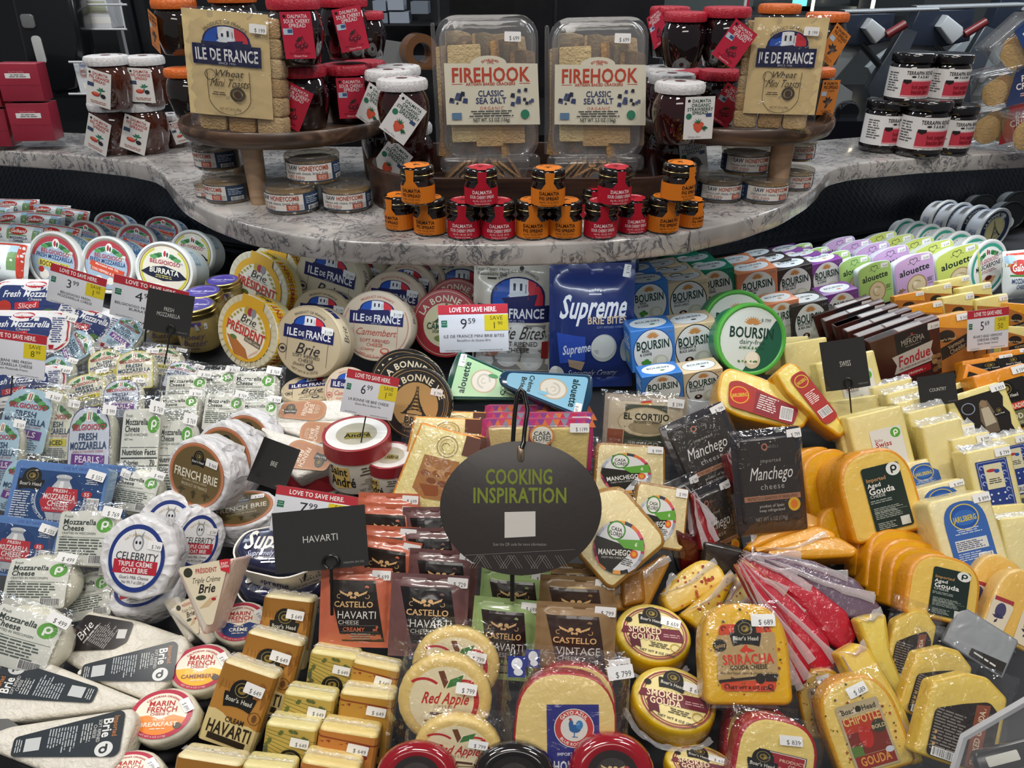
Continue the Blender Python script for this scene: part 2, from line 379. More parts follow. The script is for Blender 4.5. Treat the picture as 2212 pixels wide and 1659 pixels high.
def single(mb, name, cat, label, group=None, M=None, kind=None):
    o = bpy.data.objects.new(name, mb.mesh()); COL.objects.link(o)
    if kind: o['kind'] = kind
    if label: o['label'] = label
    if cat: o['category'] = cat
    if group: o['group'] = group
    if M is not None: o.matrix_world = M
    return o
# ------------------------------------------------------------------ special materials
def newmat(name, rough, coat=0):
    m = bpy.data.materials.new(name); m.use_nodes = True; nt = m.node_tree; b = nt.nodes['Principled BSDF']; b.inputs['Roughness'].default_value = rough; b.inputs['Coat Weight'].default_value = coat
    tc = nt.nodes.new('ShaderNodeTexCoord'); MAT[name] = m; return m, nt, b, tc, nt.nodes.new, nt.links.new
def ramp(nt, pts):
    r = nt.nodes.new('ShaderNodeValToRGB'); e = r.color_ramp.elements
    while len(e) < len(pts): e.new(.5)
    for q, (p, c) in zip(e, pts): q.position = p; q.color = lin(c)
    return r
m, nt, b, tc, N, L = newmat('marble', .14, .3)
n1 = N('ShaderNodeTexNoise'); n1.inputs['Scale'].default_value = 9; n1.inputs['Detail'].default_value = 4; L(tc.outputs['Object'], n1.inputs[0])
mx = N('ShaderNodeMix'); mx.data_type = 'VECTOR'; mx.inputs[0].default_value = .16; L(tc.outputs['Object'], mx.inputs[4]); L(n1.outputs['Color'], mx.inputs[5])
v1 = N('ShaderNodeTexNoise'); v1.inputs['Scale'].default_value = 36; v1.inputs['Detail'].default_value = 6; v1.inputs['Roughness'].default_value = .6; v1.inputs['Distortion'].default_value = .5; L(mx.outputs[1], v1.inputs[0])
r1 = ramp(nt, [(.0, '9d9b9c'), (.36, 'bdbab8'), (.455, 'c4c1be'), (.49, '6c6d73'), (.50, '606168'), (.52, 'b4b2b1'), (.62, 'c6c3c0'), (.7, 'a3a1a3')]); L(v1.outputs[0], r1.inputs[0])
n2 = N('ShaderNodeTexNoise'); n2.inputs['Scale'].default_value = 9; n2.inputs['Detail'].default_value = 3; L(tc.outputs['Object'], n2.inputs[0]); r2 = ramp(nt, [(.4, 'ffffff'), (.62, 'bcbbbd')]); L(n2.outputs[0], r2.inputs[0])
n3 = N('ShaderNodeTexNoise'); n3.inputs['Scale'].default_value = 13; n3.inputs['Detail'].default_value = 2; L(tc.outputs['Object'], n3.inputs[0]); r3 = ramp(nt, [(.32, '202020'), (.46, 'ffffff')]); L(n3.outputs[0], r3.inputs[0])
mv = N('ShaderNodeMix'); mv.data_type = 'RGBA'; L(r3.outputs[0], mv.inputs[0]); mv.inputs[6].default_value = lin('c4c1be'); L(r1.outputs[0], mv.inputs[7])
mm = N('ShaderNodeMix'); mm.data_type = 'RGBA'; mm.blend_type = 'MULTIPLY'; mm.inputs[0].default_value = .8; L(mv.outputs[2], mm.inputs[6]); L(r2.outputs[0], mm.inputs[7]); L(mm.outputs[2], b.inputs['Base Color'])
def woodmat(name, c0, c1, c2):
    m, nt, b, tc, N, L = newmat(name, .38, .15)
    mp = N('ShaderNodeMapping'); mp.inputs['Scale'].default_value = (1.2, 12, 12); L(tc.outputs['Object'], mp.inputs[0])
    n = N('ShaderNodeTexNoise'); n.inputs['Scale'].default_value = 4; n.inputs['Detail'].default_value = 6; n.inputs['Distortion'].default_value = 1.2; L(mp.outputs[0], n.inputs[0])
    r = ramp(nt, [(.3, c0), (.5, c1), (.7, c2)]); L(n.outputs[0], r.inputs[0]); L(r.outputs[0], b.inputs['Base Color'])
    bp = N('ShaderNodeBump'); bp.inputs['Strength'].default_value = .15; bp.inputs['Distance'].default_value = .002; L(n.outputs[0], bp.inputs['Height']); L(bp.outputs[0], b.inputs['Normal'])
woodmat('acacia', '33261f', '4d392d', '7a5f4b'); woodmat('darkwood', '281c18', '3f2b23', '523a2e'); woodmat('palewood', 'a28466', 'b3957a', 'bda287')
m, nt, b, tc, N, L = newmat('perforated', .35)
mp = N('ShaderNodeMapping'); mp.inputs['Rotation'].default_value = (0, radians(45), 0); mp.inputs['Scale'].default_value = (110, 110, 110); L(tc.outputs['Object'], mp.inputs[0])
ck = N('ShaderNodeTexVoronoi'); ck.inputs['Randomness'].default_value = 0; ck.inputs['Scale'].default_value = 1; L(mp.outputs[0], ck.inputs[0])
r = ramp(nt, [(.25, '040507'), (.5, '1c222b')]); L(ck.outputs['Distance'], r.inputs[0]); L(r.outputs[0], b.inputs['Base Color'])
bp = N('ShaderNodeBump'); bp.inputs['Strength'].default_value = .5; bp.inputs['Distance'].default_value = .002; L(ck.outputs['Distance'], bp.inputs['Height']); L(bp.outputs[0], b.inputs['Normal'])
def emis(name, c, s):
    m = bpy.data.materials.new(name); m.use_nodes = True; n = m.node_tree.nodes['Principled BSDF']; n.inputs['Emission Color'].default_value = lin(c); n.inputs['Emission Strength'].default_value = s; n.inputs['Base Color'].default_value = lin(c); MAT[name] = m
emis('led', 'e8f4ff', 9); emis('screen', '6fd8cf', .9); emis('tube_light', 'fff4d8', 2.5)
# ------------------------------------------------------------------ counter
ZC = 1.19
def world(px, z): q = onz(px[0], px[1], z); return (q.x*100, q.y*100)
FE = [(-160, 318), (-60, 322), (150, 334), (270, 347), (325, 358), (352, 374), (366, 396), (392, 424), (450, 455), (530, 485), (640, 509), (760, 522), (900, 527), (1106, 528), (1300, 522), (1480, 503), (1600, 477), (1690, 447), (1750, 413), (1773, 392), (1781, 377), (1800, 364), (1850, 353), (2000, 340), (2212, 329), (2360, 323)]
BE = [(2360, 283), (2100, 285), (1900, 292), (1750, 304), (1500, 316), (1106, 318), (700, 316), (400, 302), (250, 290), (120, 285), (-160, 285)]
top = [world(p, ZC) for p in FE]+[world(p, ZC) for p in BE]
cm = MB('marble_counter', 'marble'); cm.prism(rpoly(top, 2, 2), ZC*100-3, ZC*100, .35)
c_o = single(cm, 'counter', None, None, kind='structure')
sl = MB('counter_seam', 'matte')      # the butt joints of the stone
for px, py in ((720, 519), (1492, 501)):
    a = world((px, py), ZC); sl.box(a[0]-.05, a[0]+.05, a[1]-.08, a[1]+14, ZC*100-2.9, ZC*100+.01, '7c7a78')
q = add_part('stone_joint', sl.mesh(), c_o)
ld = MB('led_beads', 'led')
for i in range(30):
    k = 5+i*.32; j = int(k); f = k-j
    if j+1 >= len(FE)-6: break
    p = (FE[j][0]*(1-f)+FE[j+1][0]*f, FE[j][1]*(1-f)+FE[j+1][1]*f); a = world(p, ZC)
    r_ = sqrt(a[0]**2+(a[1]-150)**2); ld.box(a[0]*.985-.1, a[0]*.985+.1, a[1]+1.1, a[1]+1.4, ZC*100-3.2, ZC*100-2.9, 'ffffff', 'led')
def pany(x): return 1.44+.45*max(0, abs(x)-.12)
ledn = add_part('led_strip', ld.mesh(), c_o)
XS = [-2.2, -1.5, -.9, -.45, -.12, .12, .45, .9, 1.5, 2.2]
pn = MB('p', 'perforated', False)
for i in range(len(XS)-1):
    x0, x1 = XS[i], XS[i+1]; vs = [(x*100, pany(x)*100+dy, z) for dy in (0, 2) for x, z in ((x0, 88), (x1, 88), (x1, 115.5), (x0, 115.5))]
    pn.add(vs, [(0, 1, 2, 3), (7, 6, 5, 4), (3, 2, 6, 7)], '000000')
single(pn, 'wall_case_back', None, None, kind='structure')
rl = MB('r', 'black', False)
for i in range(len(XS)-1):
    x0, x1 = XS[i], XS[i+1]
    for zz, dz, o in ((96.4, .9, 4.5), (94.3, 1.6, 6.5), (113.8, 1.6, 1)):
        y0, y1 = pany(x0)*100-o, pany(x1)*100-o
        vs = [(x0*100, y0, zz), (x1*100, y1, zz), (x1*100, y1, zz+dz), (x0*100, y0, zz+dz), (x0*100, y0+o, zz), (x1*100, y1+o, zz), (x1*100, y1+o, zz+dz), (x0*100, y0+o, zz+dz)]
        rl.add(vs, [(0, 1, 2, 3), (3, 2, 6, 7), (4, 5, 1, 0), (0, 3, 7, 4), (1, 5, 6, 2)], '14161a')
single(rl, 'trim_1', None, None, kind='structure')
bd = MB('bed', 'matte', False); ys = [.34, .5, .8, 1.1, 1.44]
for i in range(len(XS)-1):
    x0, x1 = XS[i], XS[i+1]
    for a, b2 in zip(ys, ys[1:]):
        bd.add([(x*100, y*100, zheap(y)*100-8.5) for x, y in ((x0, a), (x1, a), (x1, b2), (x0, b2))], [(0, 1, 2, 3)], '24252a')
    bd.add([(x*100, y*100, zheap(y)*100-8.5) for x, y in ((x0, 1.44), (x1, 1.44), (x1, pany(x1)), (x0, pany(x0)))], [(0, 1, 2, 3)], '24252a')
    bd.add([(x0*100, 34, 40), (x1*100, 34, 40), (x1*100, 34, 74.6), (x0*100, 34, 74.6)], [(0, 1, 2, 3)], '1b1c1f')
single(bd, 'case_bed', None, None, kind='structure')
rm = MB('rim', 'plastic', False)
a = onz(-40, 1560, .845); b2 = onz(150, 1690, .845)
for p, q2 in ((a, b2),):
    d = (q2-p).normalized(); nn = Vector((-d.y, d.x, 0))
    for w0, w1, z0, z1, c in ((-.0, .012, 80, 85.4, '5c5a58'), (-.012, -.001, 80, 84.9, '2b2b2d')):
        vs = [tuple((p+d*t*.3-d*.02+nn*w).xy*100)+(z,) for z in (z0, z1) for t, w in ((0, w0), (1, w0), (1, w1), (0, w1))]
        rm.add(vs, [(3, 2, 1, 0), (4, 5, 6, 7), (0, 1, 5, 4), (1, 2, 6, 5), (2, 3, 7, 6), (3, 0, 4, 7)], c)
single(rm, 'trim_2', None, None, kind='structure')
rm = MB('rim', 'plastic', False); rm.box(-220, 220, 33.2, 35, 66, 77, '3a3a3c'); single(rm, 'trim_5', None, None, kind='structure')
fl = MB('floor', 'matte', False); fl.add([(-400, -150, 0), (400, -150, 0), (400, 700, 0), (-400, 700, 0)], [(0, 1, 2, 3)], '4a4845'); single(fl, 'floor', None, None, kind='structure')
# ------------------------------------------------------------------ things behind the counter
def pb(mb, x0, y0, x1, y1, Y, D, c, m=None, b=0, sk=0):   # an upright box that spans a pixel rectangle at distance Y
    A = ony(x0, y1, Y); B = ony(x1, y1, Y); T = ony((x0+x1)/2, y0, Y)
    z1 = T.z*100; z0 = A.z*100; k = (A.x*100, B.x*100)
    vs = [(x+ (sk if z == z1 else 0), y, z) for z in (z0, z1) for x, y in ((k[0], Y*100), (k[1], Y*100), (k[1], Y*100+D), (k[0], Y*100+D))]
    mb.add(vs, [(3, 2, 1, 0), (4, 5, 6, 7), (0, 1, 5, 4), (1, 2, 6, 5), (2, 3, 7, 6), (3, 0, 4, 7)], c, m, False)
def Y(z): return z
w = MB('wall', 'black', False)
for x0, x1, c in ((-300, 330, '1d1e21'), (345, 560, '26282b'), (560, 640, '17181a'), (640, 800, '1f2022'), (985, 1110, '151618'), (1110, 1400, '1a1a1d'), (800, 985, '26282b'), (1400, 2500, '4c5052')):
    pb(w, x0, -260, x1, 420, 3.3 if x0 < 1400 else 3.9, 4, c)
single(w, 'wall_back', None, None, kind='structure')
w = MB('post', 'metal', False); pb(w, 332, -100, 344, 300, 3.2, 3, '53565a'); pb(w, 952, -100, 957, 180, 3.2, 3, '6a6d70'); pb(w, 1194, -100, 1199, 180, 3.2, 3, '53565a')
single(w, 'trim_3', None, None, kind='structure')
w = MB('w', 'black', False)
pb(w, -400, 292, 1420, 430, 2.4, 75, '101113'); pb(w, 1420, 262, 2700, 430, 2.35, 80, '14151a'); single(w, 'trim_4', None, None, kind='structure')
# dark shelving unit in the middle distance with pale cartons
t = root('shelving_unit', 'shelf', 'dark shelving unit far behind the counter holding small pale cartons')
s_ = MB('rack', 'metal', False); pb(s_, 790, 150, 990, 156, 3.1, 20, '4a4d50'); pb(s_, 800, 52, 990, 56, 3.1, 20, '63676b'); add_part('rack', s_.mesh(), t)
for i, (x0, y0, x1, y1) in enumerate([(806, 2, 834, 24), (838, 0, 872, 22), (812, 28, 838, 50), (842, 26, 884, 50), (888, 4, 925, 30)]):
    q = MB('carton', 'paper', False); pb(q, x0, y0, x1, y1, 3.12, 10, ('8e98a8', 'a2abb8', '7d8796', '99a2b0', '747c88')[i]); q.z = 0
    single(q, 'carton', 'carton', 'small pale carton on the dark shelf behind the glass, %s' % ('top row at left', 'top row in the middle', 'lower row at left', 'lower row in the middle', 'top row beside the post')[i], 'cartons on the far shelf')
# laptop lid and tape roll
q = MB('lid', 'metal'); 
t = root('prep_cabinet', 'cabinet', 'low dark cabinet behind the counter under the laptop'); q = MB('body', 'black', False); pb(q, 700, 151, 1000, 330, 1.96, 34, '17181a'); add_part('body', q.mesh(), t)
t = root('laptop', 'laptop', 'grey laptop lid standing open behind the strawberry jars'); q = MB('screen_back', 'plastic', False)
P = [ony(*p, 2.0) for p in ((780, 150), (800, 82), (868, 92), (888, 150))]; vs = [(p.x*100, 200+dy, p.z*100) for dy in (0, 1) for p in P]
q.add(vs, [(0, 3, 2, 1), (4, 5, 6, 7), (1, 2, 6, 5), (2, 3, 7, 6)], '77797b'); add_part('screen_back', q.mesh(), t)
t = root('tape_roll', 'tape', 'brown packing tape roll behind the left cracker tub'); p = ony(905, 113, 2.0)
q = MB('tape', 'gloss'); T = Matrix.Translation((p.x*100, 200, p.z*100)) @ Matrix.Rotation(pi/2, 4, 'X') @ Matrix.Rotation(.5, 4, 'Y')
q.lathe([(2.3, -2), (4.2, -2), (4.2, 2), (2.3, 2), (2.3, -2)], '6a4628', T=T); add_part('tape', q.mesh(), t)
# soap dispenser, glove racks
t = root('soap_dispenser', 'dispenser', 'black wall soap dispenser with a white bottle under it')
q = MB('body', 'black'); p = ony(112, 60, 2.6); T = Matrix.Translation((p.x*100, 262, p.z*100)) @ Matrix.Rotation(pi/2, 4, 'X')
q.prism([(x*10, y*16) for x, y in ((-1, -.9), (-.3, -1.2), (.5, -1.1), (.9, -.4), (1, .7), (.5, 1), (-.6, 1), (-.9, .5))], -5, 5, 2, '17181a', T=T); add_part('body', q.mesh(), t)
q = MB('window', 'paper'); q.prism(rrect(3, 8, 1.2), 5, 5.4, .1, 'b9b9b6', T=T @ Matrix.Translation((-4, -6, 0))); add_part('bottle', q.mesh(), t)
q = MB('spout', 'gloss'); q.prism(rrect(4, 4, 1), 4.6, 5.6, .3, '6c6c6c', T=T @ Matrix.Translation((-5, 2, 0))); add_part('lever', q.mesh(), t)
def glove(x0, y0, x1, y1, Yd, lab):
    t = root('glove_box', 'glove box', lab); q = MB('carton', 'print', False); pb(q, x0, y0, x1, y1, Yd, 9, 'd9dadd')
    c = ony((x0+x1)/2, (y0+y1)/2, Yd); ww = (ony(x1, y0, Yd)-ony(x0, y0, Yd)).x*50; hh = (ony(x0, y0, Yd)-ony(x0, y1, Yd)).z*50
    q.map = lambda x, y, z: (c.x*100+x, Yd*100-z, c.z*100+y); q.t('General', -ww*.55, hh*.5, 1.3, 'b04a3c', 1, mw=ww*.7); q.t('Purpose', -ww*.55, hh*.18, 1.3, 'b04a3c', 1, mw=ww*.7); q.r(ww*.3, hh*.25, ww*.9, hh*.7, 'b7b9a0'); q.t('Vinyl', -ww*.4, hh*.86, 1.2, '3a4a8c', 1, mw=ww*.8)
    q.r(0, -hh*.55, ww*1.7, hh*.4, 'eceae4'); add_part('carton', q.mesh(), t)
    w = MB('wire', 'gloss')
    for yy in (y0-2 if y0 > 20 else 10, y1+3):
        A, B = ony(x0-25, yy, Yd-.02), ony(x1+32, yy, Yd-.02); w.tube([(A.x*100, A.y*100, A.z*100), (B.x*100, B.y*100, B.z*100)], .35, 'd4d6d8')
        A, B = ony(x0-5, yy-3, Yd+.1), ony(x1+22, yy-3, Yd+.1); w.tube([(A.x*100, A.y*100, A.z*100), (B.x*100, B.y*100, B.z*100)], .3, 'd4d6d8')
    A, B = ony(x1+10, y0-20, Yd+.05), ony(x1+28, y1, Yd+.05); w.tube([(A.x*100, A.y*100, A.z*100), (B.x*100, B.y*100, B.z*100)], .3, 'd4d6d8')
    add_part('wire_rack', w.mesh(), t)
glove(150, -12, 242, 60, 2.7, 'white glove carton in the upper wire rack behind the counter'); glove(174, 136, 208, 200, 2.5, 'white glove carton in the lower wire rack behind the jars')
# meat slicers at the right
def slicer(dx, dy, s, lab, Yd, full=1):
    t = root('meat_slicer', 'slicer', lab, 'meat slicers behind the counter')
    def P(x, y): return (ony(1790+dx+(x-1790)*s, 150+dy+(y-150)*s, Yd)*100)
    def slab(nm, pts, th, c, m='plastic', off=0):
        q = MB(nm, m); V = [P(*p) for p in pts]; T = Matrix(((1, 0, 0, 0), (0, 0, -1, Yd*100+off), (0, 1, 0, 0), (0, 0, 0, 1)))
        q.prism([(v.x, v.z) for v in V], -th, 0, .5, c, T=T @ Matrix.Scale(1, 4)); add_part(nm, q.mesh(), t)
    slab('carriage', [(1800, 95), (1830, 30), (1935, 28), (1925, 88), (1870, 100)], 6, '232a38', 'plastic')
    slab('tray_edge', [(1826, 22), (2030, 16), (2030, 24), (1830, 30)], 5, '8d9194')
    slab('meat_grip', [(1857, 60), (1872, 38), (1900, 60), (1902, 74), (1880, 92)], 4, 'b4b8bb', 'plastic', -4)
    slab('gauge_plate', [(1740, 140), (1762, 118), (1850, 62), (1880, 96), (1800, 190), (1752, 168)], 3, '8e9497', 'plastic', 3)
    slab('motor_housing', [(1765, 270), (1775, 205), (1830, 185), (1860, 205), (1850, 270)], 12, '868b8e', 'plastic', 6)
    slab('base', [(1755, 292), (1770, 262), (1960, 258), (1975, 292)], 16, '4c5054', 'plastic', 4)
    slab('blade_guard', [(1880, 190), (1960, 60), (1990, 70), (1925, 220), (1890, 225)], 3, '3a3f47', 'plastic', 2)
    q = MB('grip_handle', 'gloss'); a, b2 = P(1902, 74), P(1942, 50); q.tube([tuple(a+Vector((0, -4, 0))), tuple(b2+Vector((0, -4, 0)))], 1.3, '6a2426', 'plastic'); add_part('grip_handle', q.mesh(), t)
    q = MB('knob', 'gloss'); a = P(1824, 240); q.lathe([(0, 0), (3, 0), (3.4, 2), (2.8, 4), (0, 4)], '17181b', T=Matrix.Translation(a) @ Matrix.Rotation(pi/2, 4, 'X')); add_part('knob', q.mesh(), t)
    q = MB('arm', 'metal'); q.tube([tuple(P(1860, 95)), tuple(P(1900, 140))], 1, '1d2024', 'plastic'); add_part('arm', q.mesh(), t)
slicer(0, 0, 1, 'silver meat slicer right behind the tagged fig jars', 2.45); slicer(150, 10, 1.15, 'second silver meat slicer behind the pepper jam jars', 2.62); slicer(330, -16, 1.25, 'rightmost meat slicer behind the crisp tubs', 2.8)
# grey cases, light strips and a lit screen in the far right background
t = root('glass_case', 'display case', 'glass display case with thin light strips far behind the slicers')
q = MB('frame', 'metal', False)
for x0, y0, x1, y1 in ((1630, 14, 1850, 24), (1850, -20, 1990, 34), (1670, 8, 1752, 34)): pb(q, x0, y0, x1, y1, 3.7, 10, '6d7274')
add_part('frame', q.mesh(), t); q = MB('strip', 'tube_light', False); pb(q, 1752, -10, 1757, 24, 3.6, 1, 'ffffff', 'tube_light'); add_part('light_strip', q.mesh(), t); q = MB('strip', 'tube_light', False); pb(q, 1878, -10, 1884, 38, 3.6, 1, 'ffffff', 'tube_light'); add_part('light_strip', q.mesh(), t)
q = MB('pane', 'plastic', False); pb(q, 1380, -30, 1620, 60, 3.75, 2, '5b6362'); add_part('pane', q.mesh(), t)
t = root('till_screen', 'screen', 'small lit turquoise screen far behind the fig jars'); q = MB('d', 'screen', False); pb(q, 1712, -20, 1742, 13, 3.5, 1, 'ffffff', 'screen'); add_part('display', q.mesh(), t)
t = root('barrier_post', 'post', 'slim red and white post far behind the cherry jars'); q = MB('p', 'gloss', False); pb(q, 1601, -30, 1606, 60, 3.3, 1.5, 'c9c9c9'); pb(q, 1606, -30, 1612, 60, 3.3, 1.5, 'b0203a'); add_part('post', q.mesh(), t)
# ------------------------------------------------------------------ shared print motifs
NAVY = '20245c'; GOLD = 'c8a050'
def stk(x, y, price, z=.05, rot=0, w=2.7, pk='f2f2f2'):
    p = MB('price_sticker', 'print'); a = radians(rot); p.map = lambda X, Y_, Z: (x+X*cos(a)-Y_*sin(a), y+X*sin(a)+Y_*cos(a), z+Z-.012)
    p.r(0, 0, w, w*.56, pk, rad=.12); p.t('$ '+price, w*.1, -w*.08, w*.25, '2a2a2e', 0, mw=w*.62); return p
def tricolor(p, x, y, w, h):      # domed tricolour panel with a steamer
    n = 12; top = [(x+w/2*cos(pi*i/n), y+h*.35+h*.65*sin(pi*i/n)) for i in range(n+1)]
    p.pg([(x-w/2, y), (x+w/2, y)]+top, NAVY)
    s = .93
    def seg(a, b, c):
        P = [(a, y)]+[(b, y)]; m = 6; up = []
        for i in range(m+1):
            X = b+(a-b)*i/m; t = max(0, 1-((X-x)/(w/2*s))**2); up.append((X, y+h*.35+h*.6*sqrt(t)))
        p.pg(P+up, c)
    seg(x-w/2*s, x-w*.16, '2455b4'); seg(x-w*.16, x+w*.18, 'e8eaee'); seg(x+w*.18, x+w/2*s, 'cf3340')
    p.pg([(x-w*.3, y+h*.28), (x+w*.36, y+h*.42), (x+w*.3, y), (x-w*.2, y)], NAVY); p.pg([(x-w*.2, y+h*.34), (x+w*.2, y+h*.42), (x+w*.18, y+h*.56), (x-w*.12, y+h*.5)], 'dfe6ee')
    for k in (-.07, .05): p.r(x+w*k, y+h*.66, w*.045, h*.24, '2a2f45')
    p.r(x+w*.14, y+h*.6, w*.012, h*.3, '2a2f45')
def idf(p, w, y, sc=1, txt='DE'):
    tricolor(p, 0, y+w*.06, w*.68*sc, w*.3*sc); p.pg([(-w/2, y-w*.12), (w/2, y-w*.12), (w/2, y+w*.12), (w*.36, y+w*.12), (w*.34, y+w*.15), (-w*.34, y+w*.15), (-w*.36, y+w*.12), (-w/2, y+w*.12)], NAVY)
    p.t('ILE', -w*.33, y, w*.145, 'f0f0f2', 1, mw=w*.22); p.t(txt, -w*.14, y-w*.01, w*.09, 'f0f0f2', 1, mw=w*.12); p.t('FRANCE', w*.2, y, w*.145, 'f0f0f2', 1, mw=w*.5); p.t('DEPUIS 1936', 0, y-w*.1, w*.025, 'c5cad8', 0)
def crest(p, x, y, w, bg='1b1a1a', sub=0):   # black crest with gold oval and banner
    p.pg([(x-w*.36, y-w*.05), (x+w*.36, y-w*.05)]+[(x+w*.36*cos(t), y+w*.1+w*.4*sin(t)) for t in [pi*i/12 for i in range(13)]], bg)
    p.pg([(x-w/2, y-w*.1), (x+w/2, y-w*.1), (x+w*.42, y-w*.46), (x+w*.2, y-w*.4), (x, y-w*.38), (x-w*.2, y-w*.4), (x-w*.42, y-w*.46)], bg)
    p.pg([(x-w/2, y-w*.1), (x-w*.5, y+w*.02), (x+w*.5, y+w*.02), (x+w/2, y-w*.1)], bg)
    p.ring(x, y+w*.17, w*.2, w*.225, '8a7a4a'); p.e(x, y+w*.16, w*.13, '8a7434', w*.12); p.e(x-w*.03, y+w*.17, w*.05, '3b3218', w*.06); p.e(x+w*.05, y+w*.13, w*.04, 'b49a50', w*.03)
    p.t("Boar's Head", x, y-w*.17, w*.15, 'c9c6bc', 1, mw=w*.82)
def wings(p, x, y, w, c='d8b07c'):        # pair of winged beasts above the maker's name
    for s in (-1, 1):
        for k in range(4): p.pg([(x+s*w*.06, y-w*.02+k*w*.01), (x+s*w*(.36-.06*k), y+w*(.13-.035*k)), (x+s*w*(.33-.06*k), y+w*(.05-.03*k))], c)
        p.e(x+s*w*.08, y+w*.05, w*.06, c, w*.05); p.ring(x+s*w*.36, y-w*.03, w*.045, w*.06, c, 200 if s > 0 else 60, 420 if s > 0 else 300); p.e(x+s*w*.05, y-w*.05, w*.03, c, w*.04)
    p.e(x, y-w*.06, w*.02, c)
def pee(p, x, y, r, bg='5aa33c', fg='f2f2f0', rot=0):
    p.e(x, y, r, bg); a = radians(rot)
    def q(X, Y_): return x+(X*cos(a)-Y_*sin(a))*r, y+(X*sin(a)+Y_*cos(a))*r
    c = q(.08, .12); p.ring(c[0], c[1], r*.22, r*.46, fg); p.pg([q(-.38, -.6), q(-.14, -.66), q(-.14, .15), q(-.38, .15)], fg)
def tower(p, x, y, w, h, c):
    def lim(t): return w/2*(.08+.92*(1-t)**2.2)
    for k in range(8):
        a, b2 = k/8, (k+1)/8
        for s in (-1, 1):
            p.pg([(x+s*lim(a), y+h*a), (x+s*lim(b2), y+h*b2), (x+s*lim(b2)*.72, y+h*b2), (x+s*lim(a)*.62, y+h*a)], c)
            if k: p.pg([(x-s*lim(a)*.9, y+h*a), (x-s*lim(a)*.9+.0, y+h*a+w*.03), (x+s*lim(b2)*.9, y+h*b2), (x+s*lim(b2)*.9, y+h*b2-w*.03)], c)
    for t in (.02, .3, .55): p.r(x, y+h*t, lim(t)*2.2, h*.025, c)
def strawb(p, x, y, w):
    p.pg([(x-w*.5, y+w*.25), (x-w*.3, y+w*.45), (x, y+w*.38), (x+w*.3, y+w*.45), (x+w*.5, y+w*.25), (x+w*.36, y-w*.2), (x+w*.06, y-w*.52), (x-w*.1, y-w*.5), (x-w*.4, y-w*.2)], 'd9573f')
    for i in range(12): p.e(x+w*.3*sin(i*2.4)*(i/12)**.4, y+w*.05+w*.3*cos(i*2.4)*(i/12)**.4, w*.025, 'f0c8a0', n=5)
    for a in (60, 90, 120, 150): p.pg([(x-w*.1, y+w*.3), (x+w*.6*cos(radians(a))-w*.05, y+w*.35+w*.45*sin(radians(a))), (x+w*.1, y+w*.35)], '2c6b45')
    for a in (-10, 30, -45): p.pg([(x+w*.3, y-w*.1), (x+w*.55, y+w*.16*sin(a)-w*.0), (x+w*.9*cos(radians(a)), y+w*.6*sin(radians(a))), (x+w*.5, y-w*.3)], '246041')
def cherries(p, x, y, w, c='6e1428'):
    for dx, dy in ((-.32, -.2), (0, -.3), (.32, -.18)):
        p.e(x+dx*w, y+dy*w, w*.2, c); p.e(x+dx*w+w*.05, y+dy*w+w*.05, w*.06, 'b84a5c'); p.pg([(x+dx*w, y+dy*w+w*.18), (x+dx*w+w*.03, y+dy*w+w*.18), (x+w*.17, y+w*.5), (x+w*.14, y+w*.5)], '2b1a1a')
    p.pg([(x-w*.4, y+w*.1), (x-w*.1, y+w*.42), (x+w*.1, y+w*.35), (x-.05*w, y+w*.12)], '2c2f28')
def leaf(p, x, y, w, c):
    for a in (30, 75, 120, 165, 250): p.pg([(x, y), (x+w*.5*cos(radians(a-18)), y+w*.5*sin(radians(a-18))), (x+w*.85*cos(radians(a)), y+w*.7*sin(radians(a))), (x+w*.45*cos(radians(a+22)), y+w*.45*sin(radians(a+22)))], c)
def sig(p, w, y):      # grain burst and name of the boxed soft cheese
    for k in range(-4, 5):
        a = radians(90-k*17); p.pg([(w*.02*cos(a), y+w*.13+w*.02*sin(a)), (w*.09*cos(a-.25), y+w*.13+w*.1*sin(a-.25)), (w*.19*cos(a), y+w*.13+w*.17*sin(a)), (w*.09*cos(a+.25), y+w*.13+w*.1*sin(a+.25))], 'c48a50')
    p.t('BOURSIN', 0, y, w*.2, '1d3d36', 1, mw=w*.86)
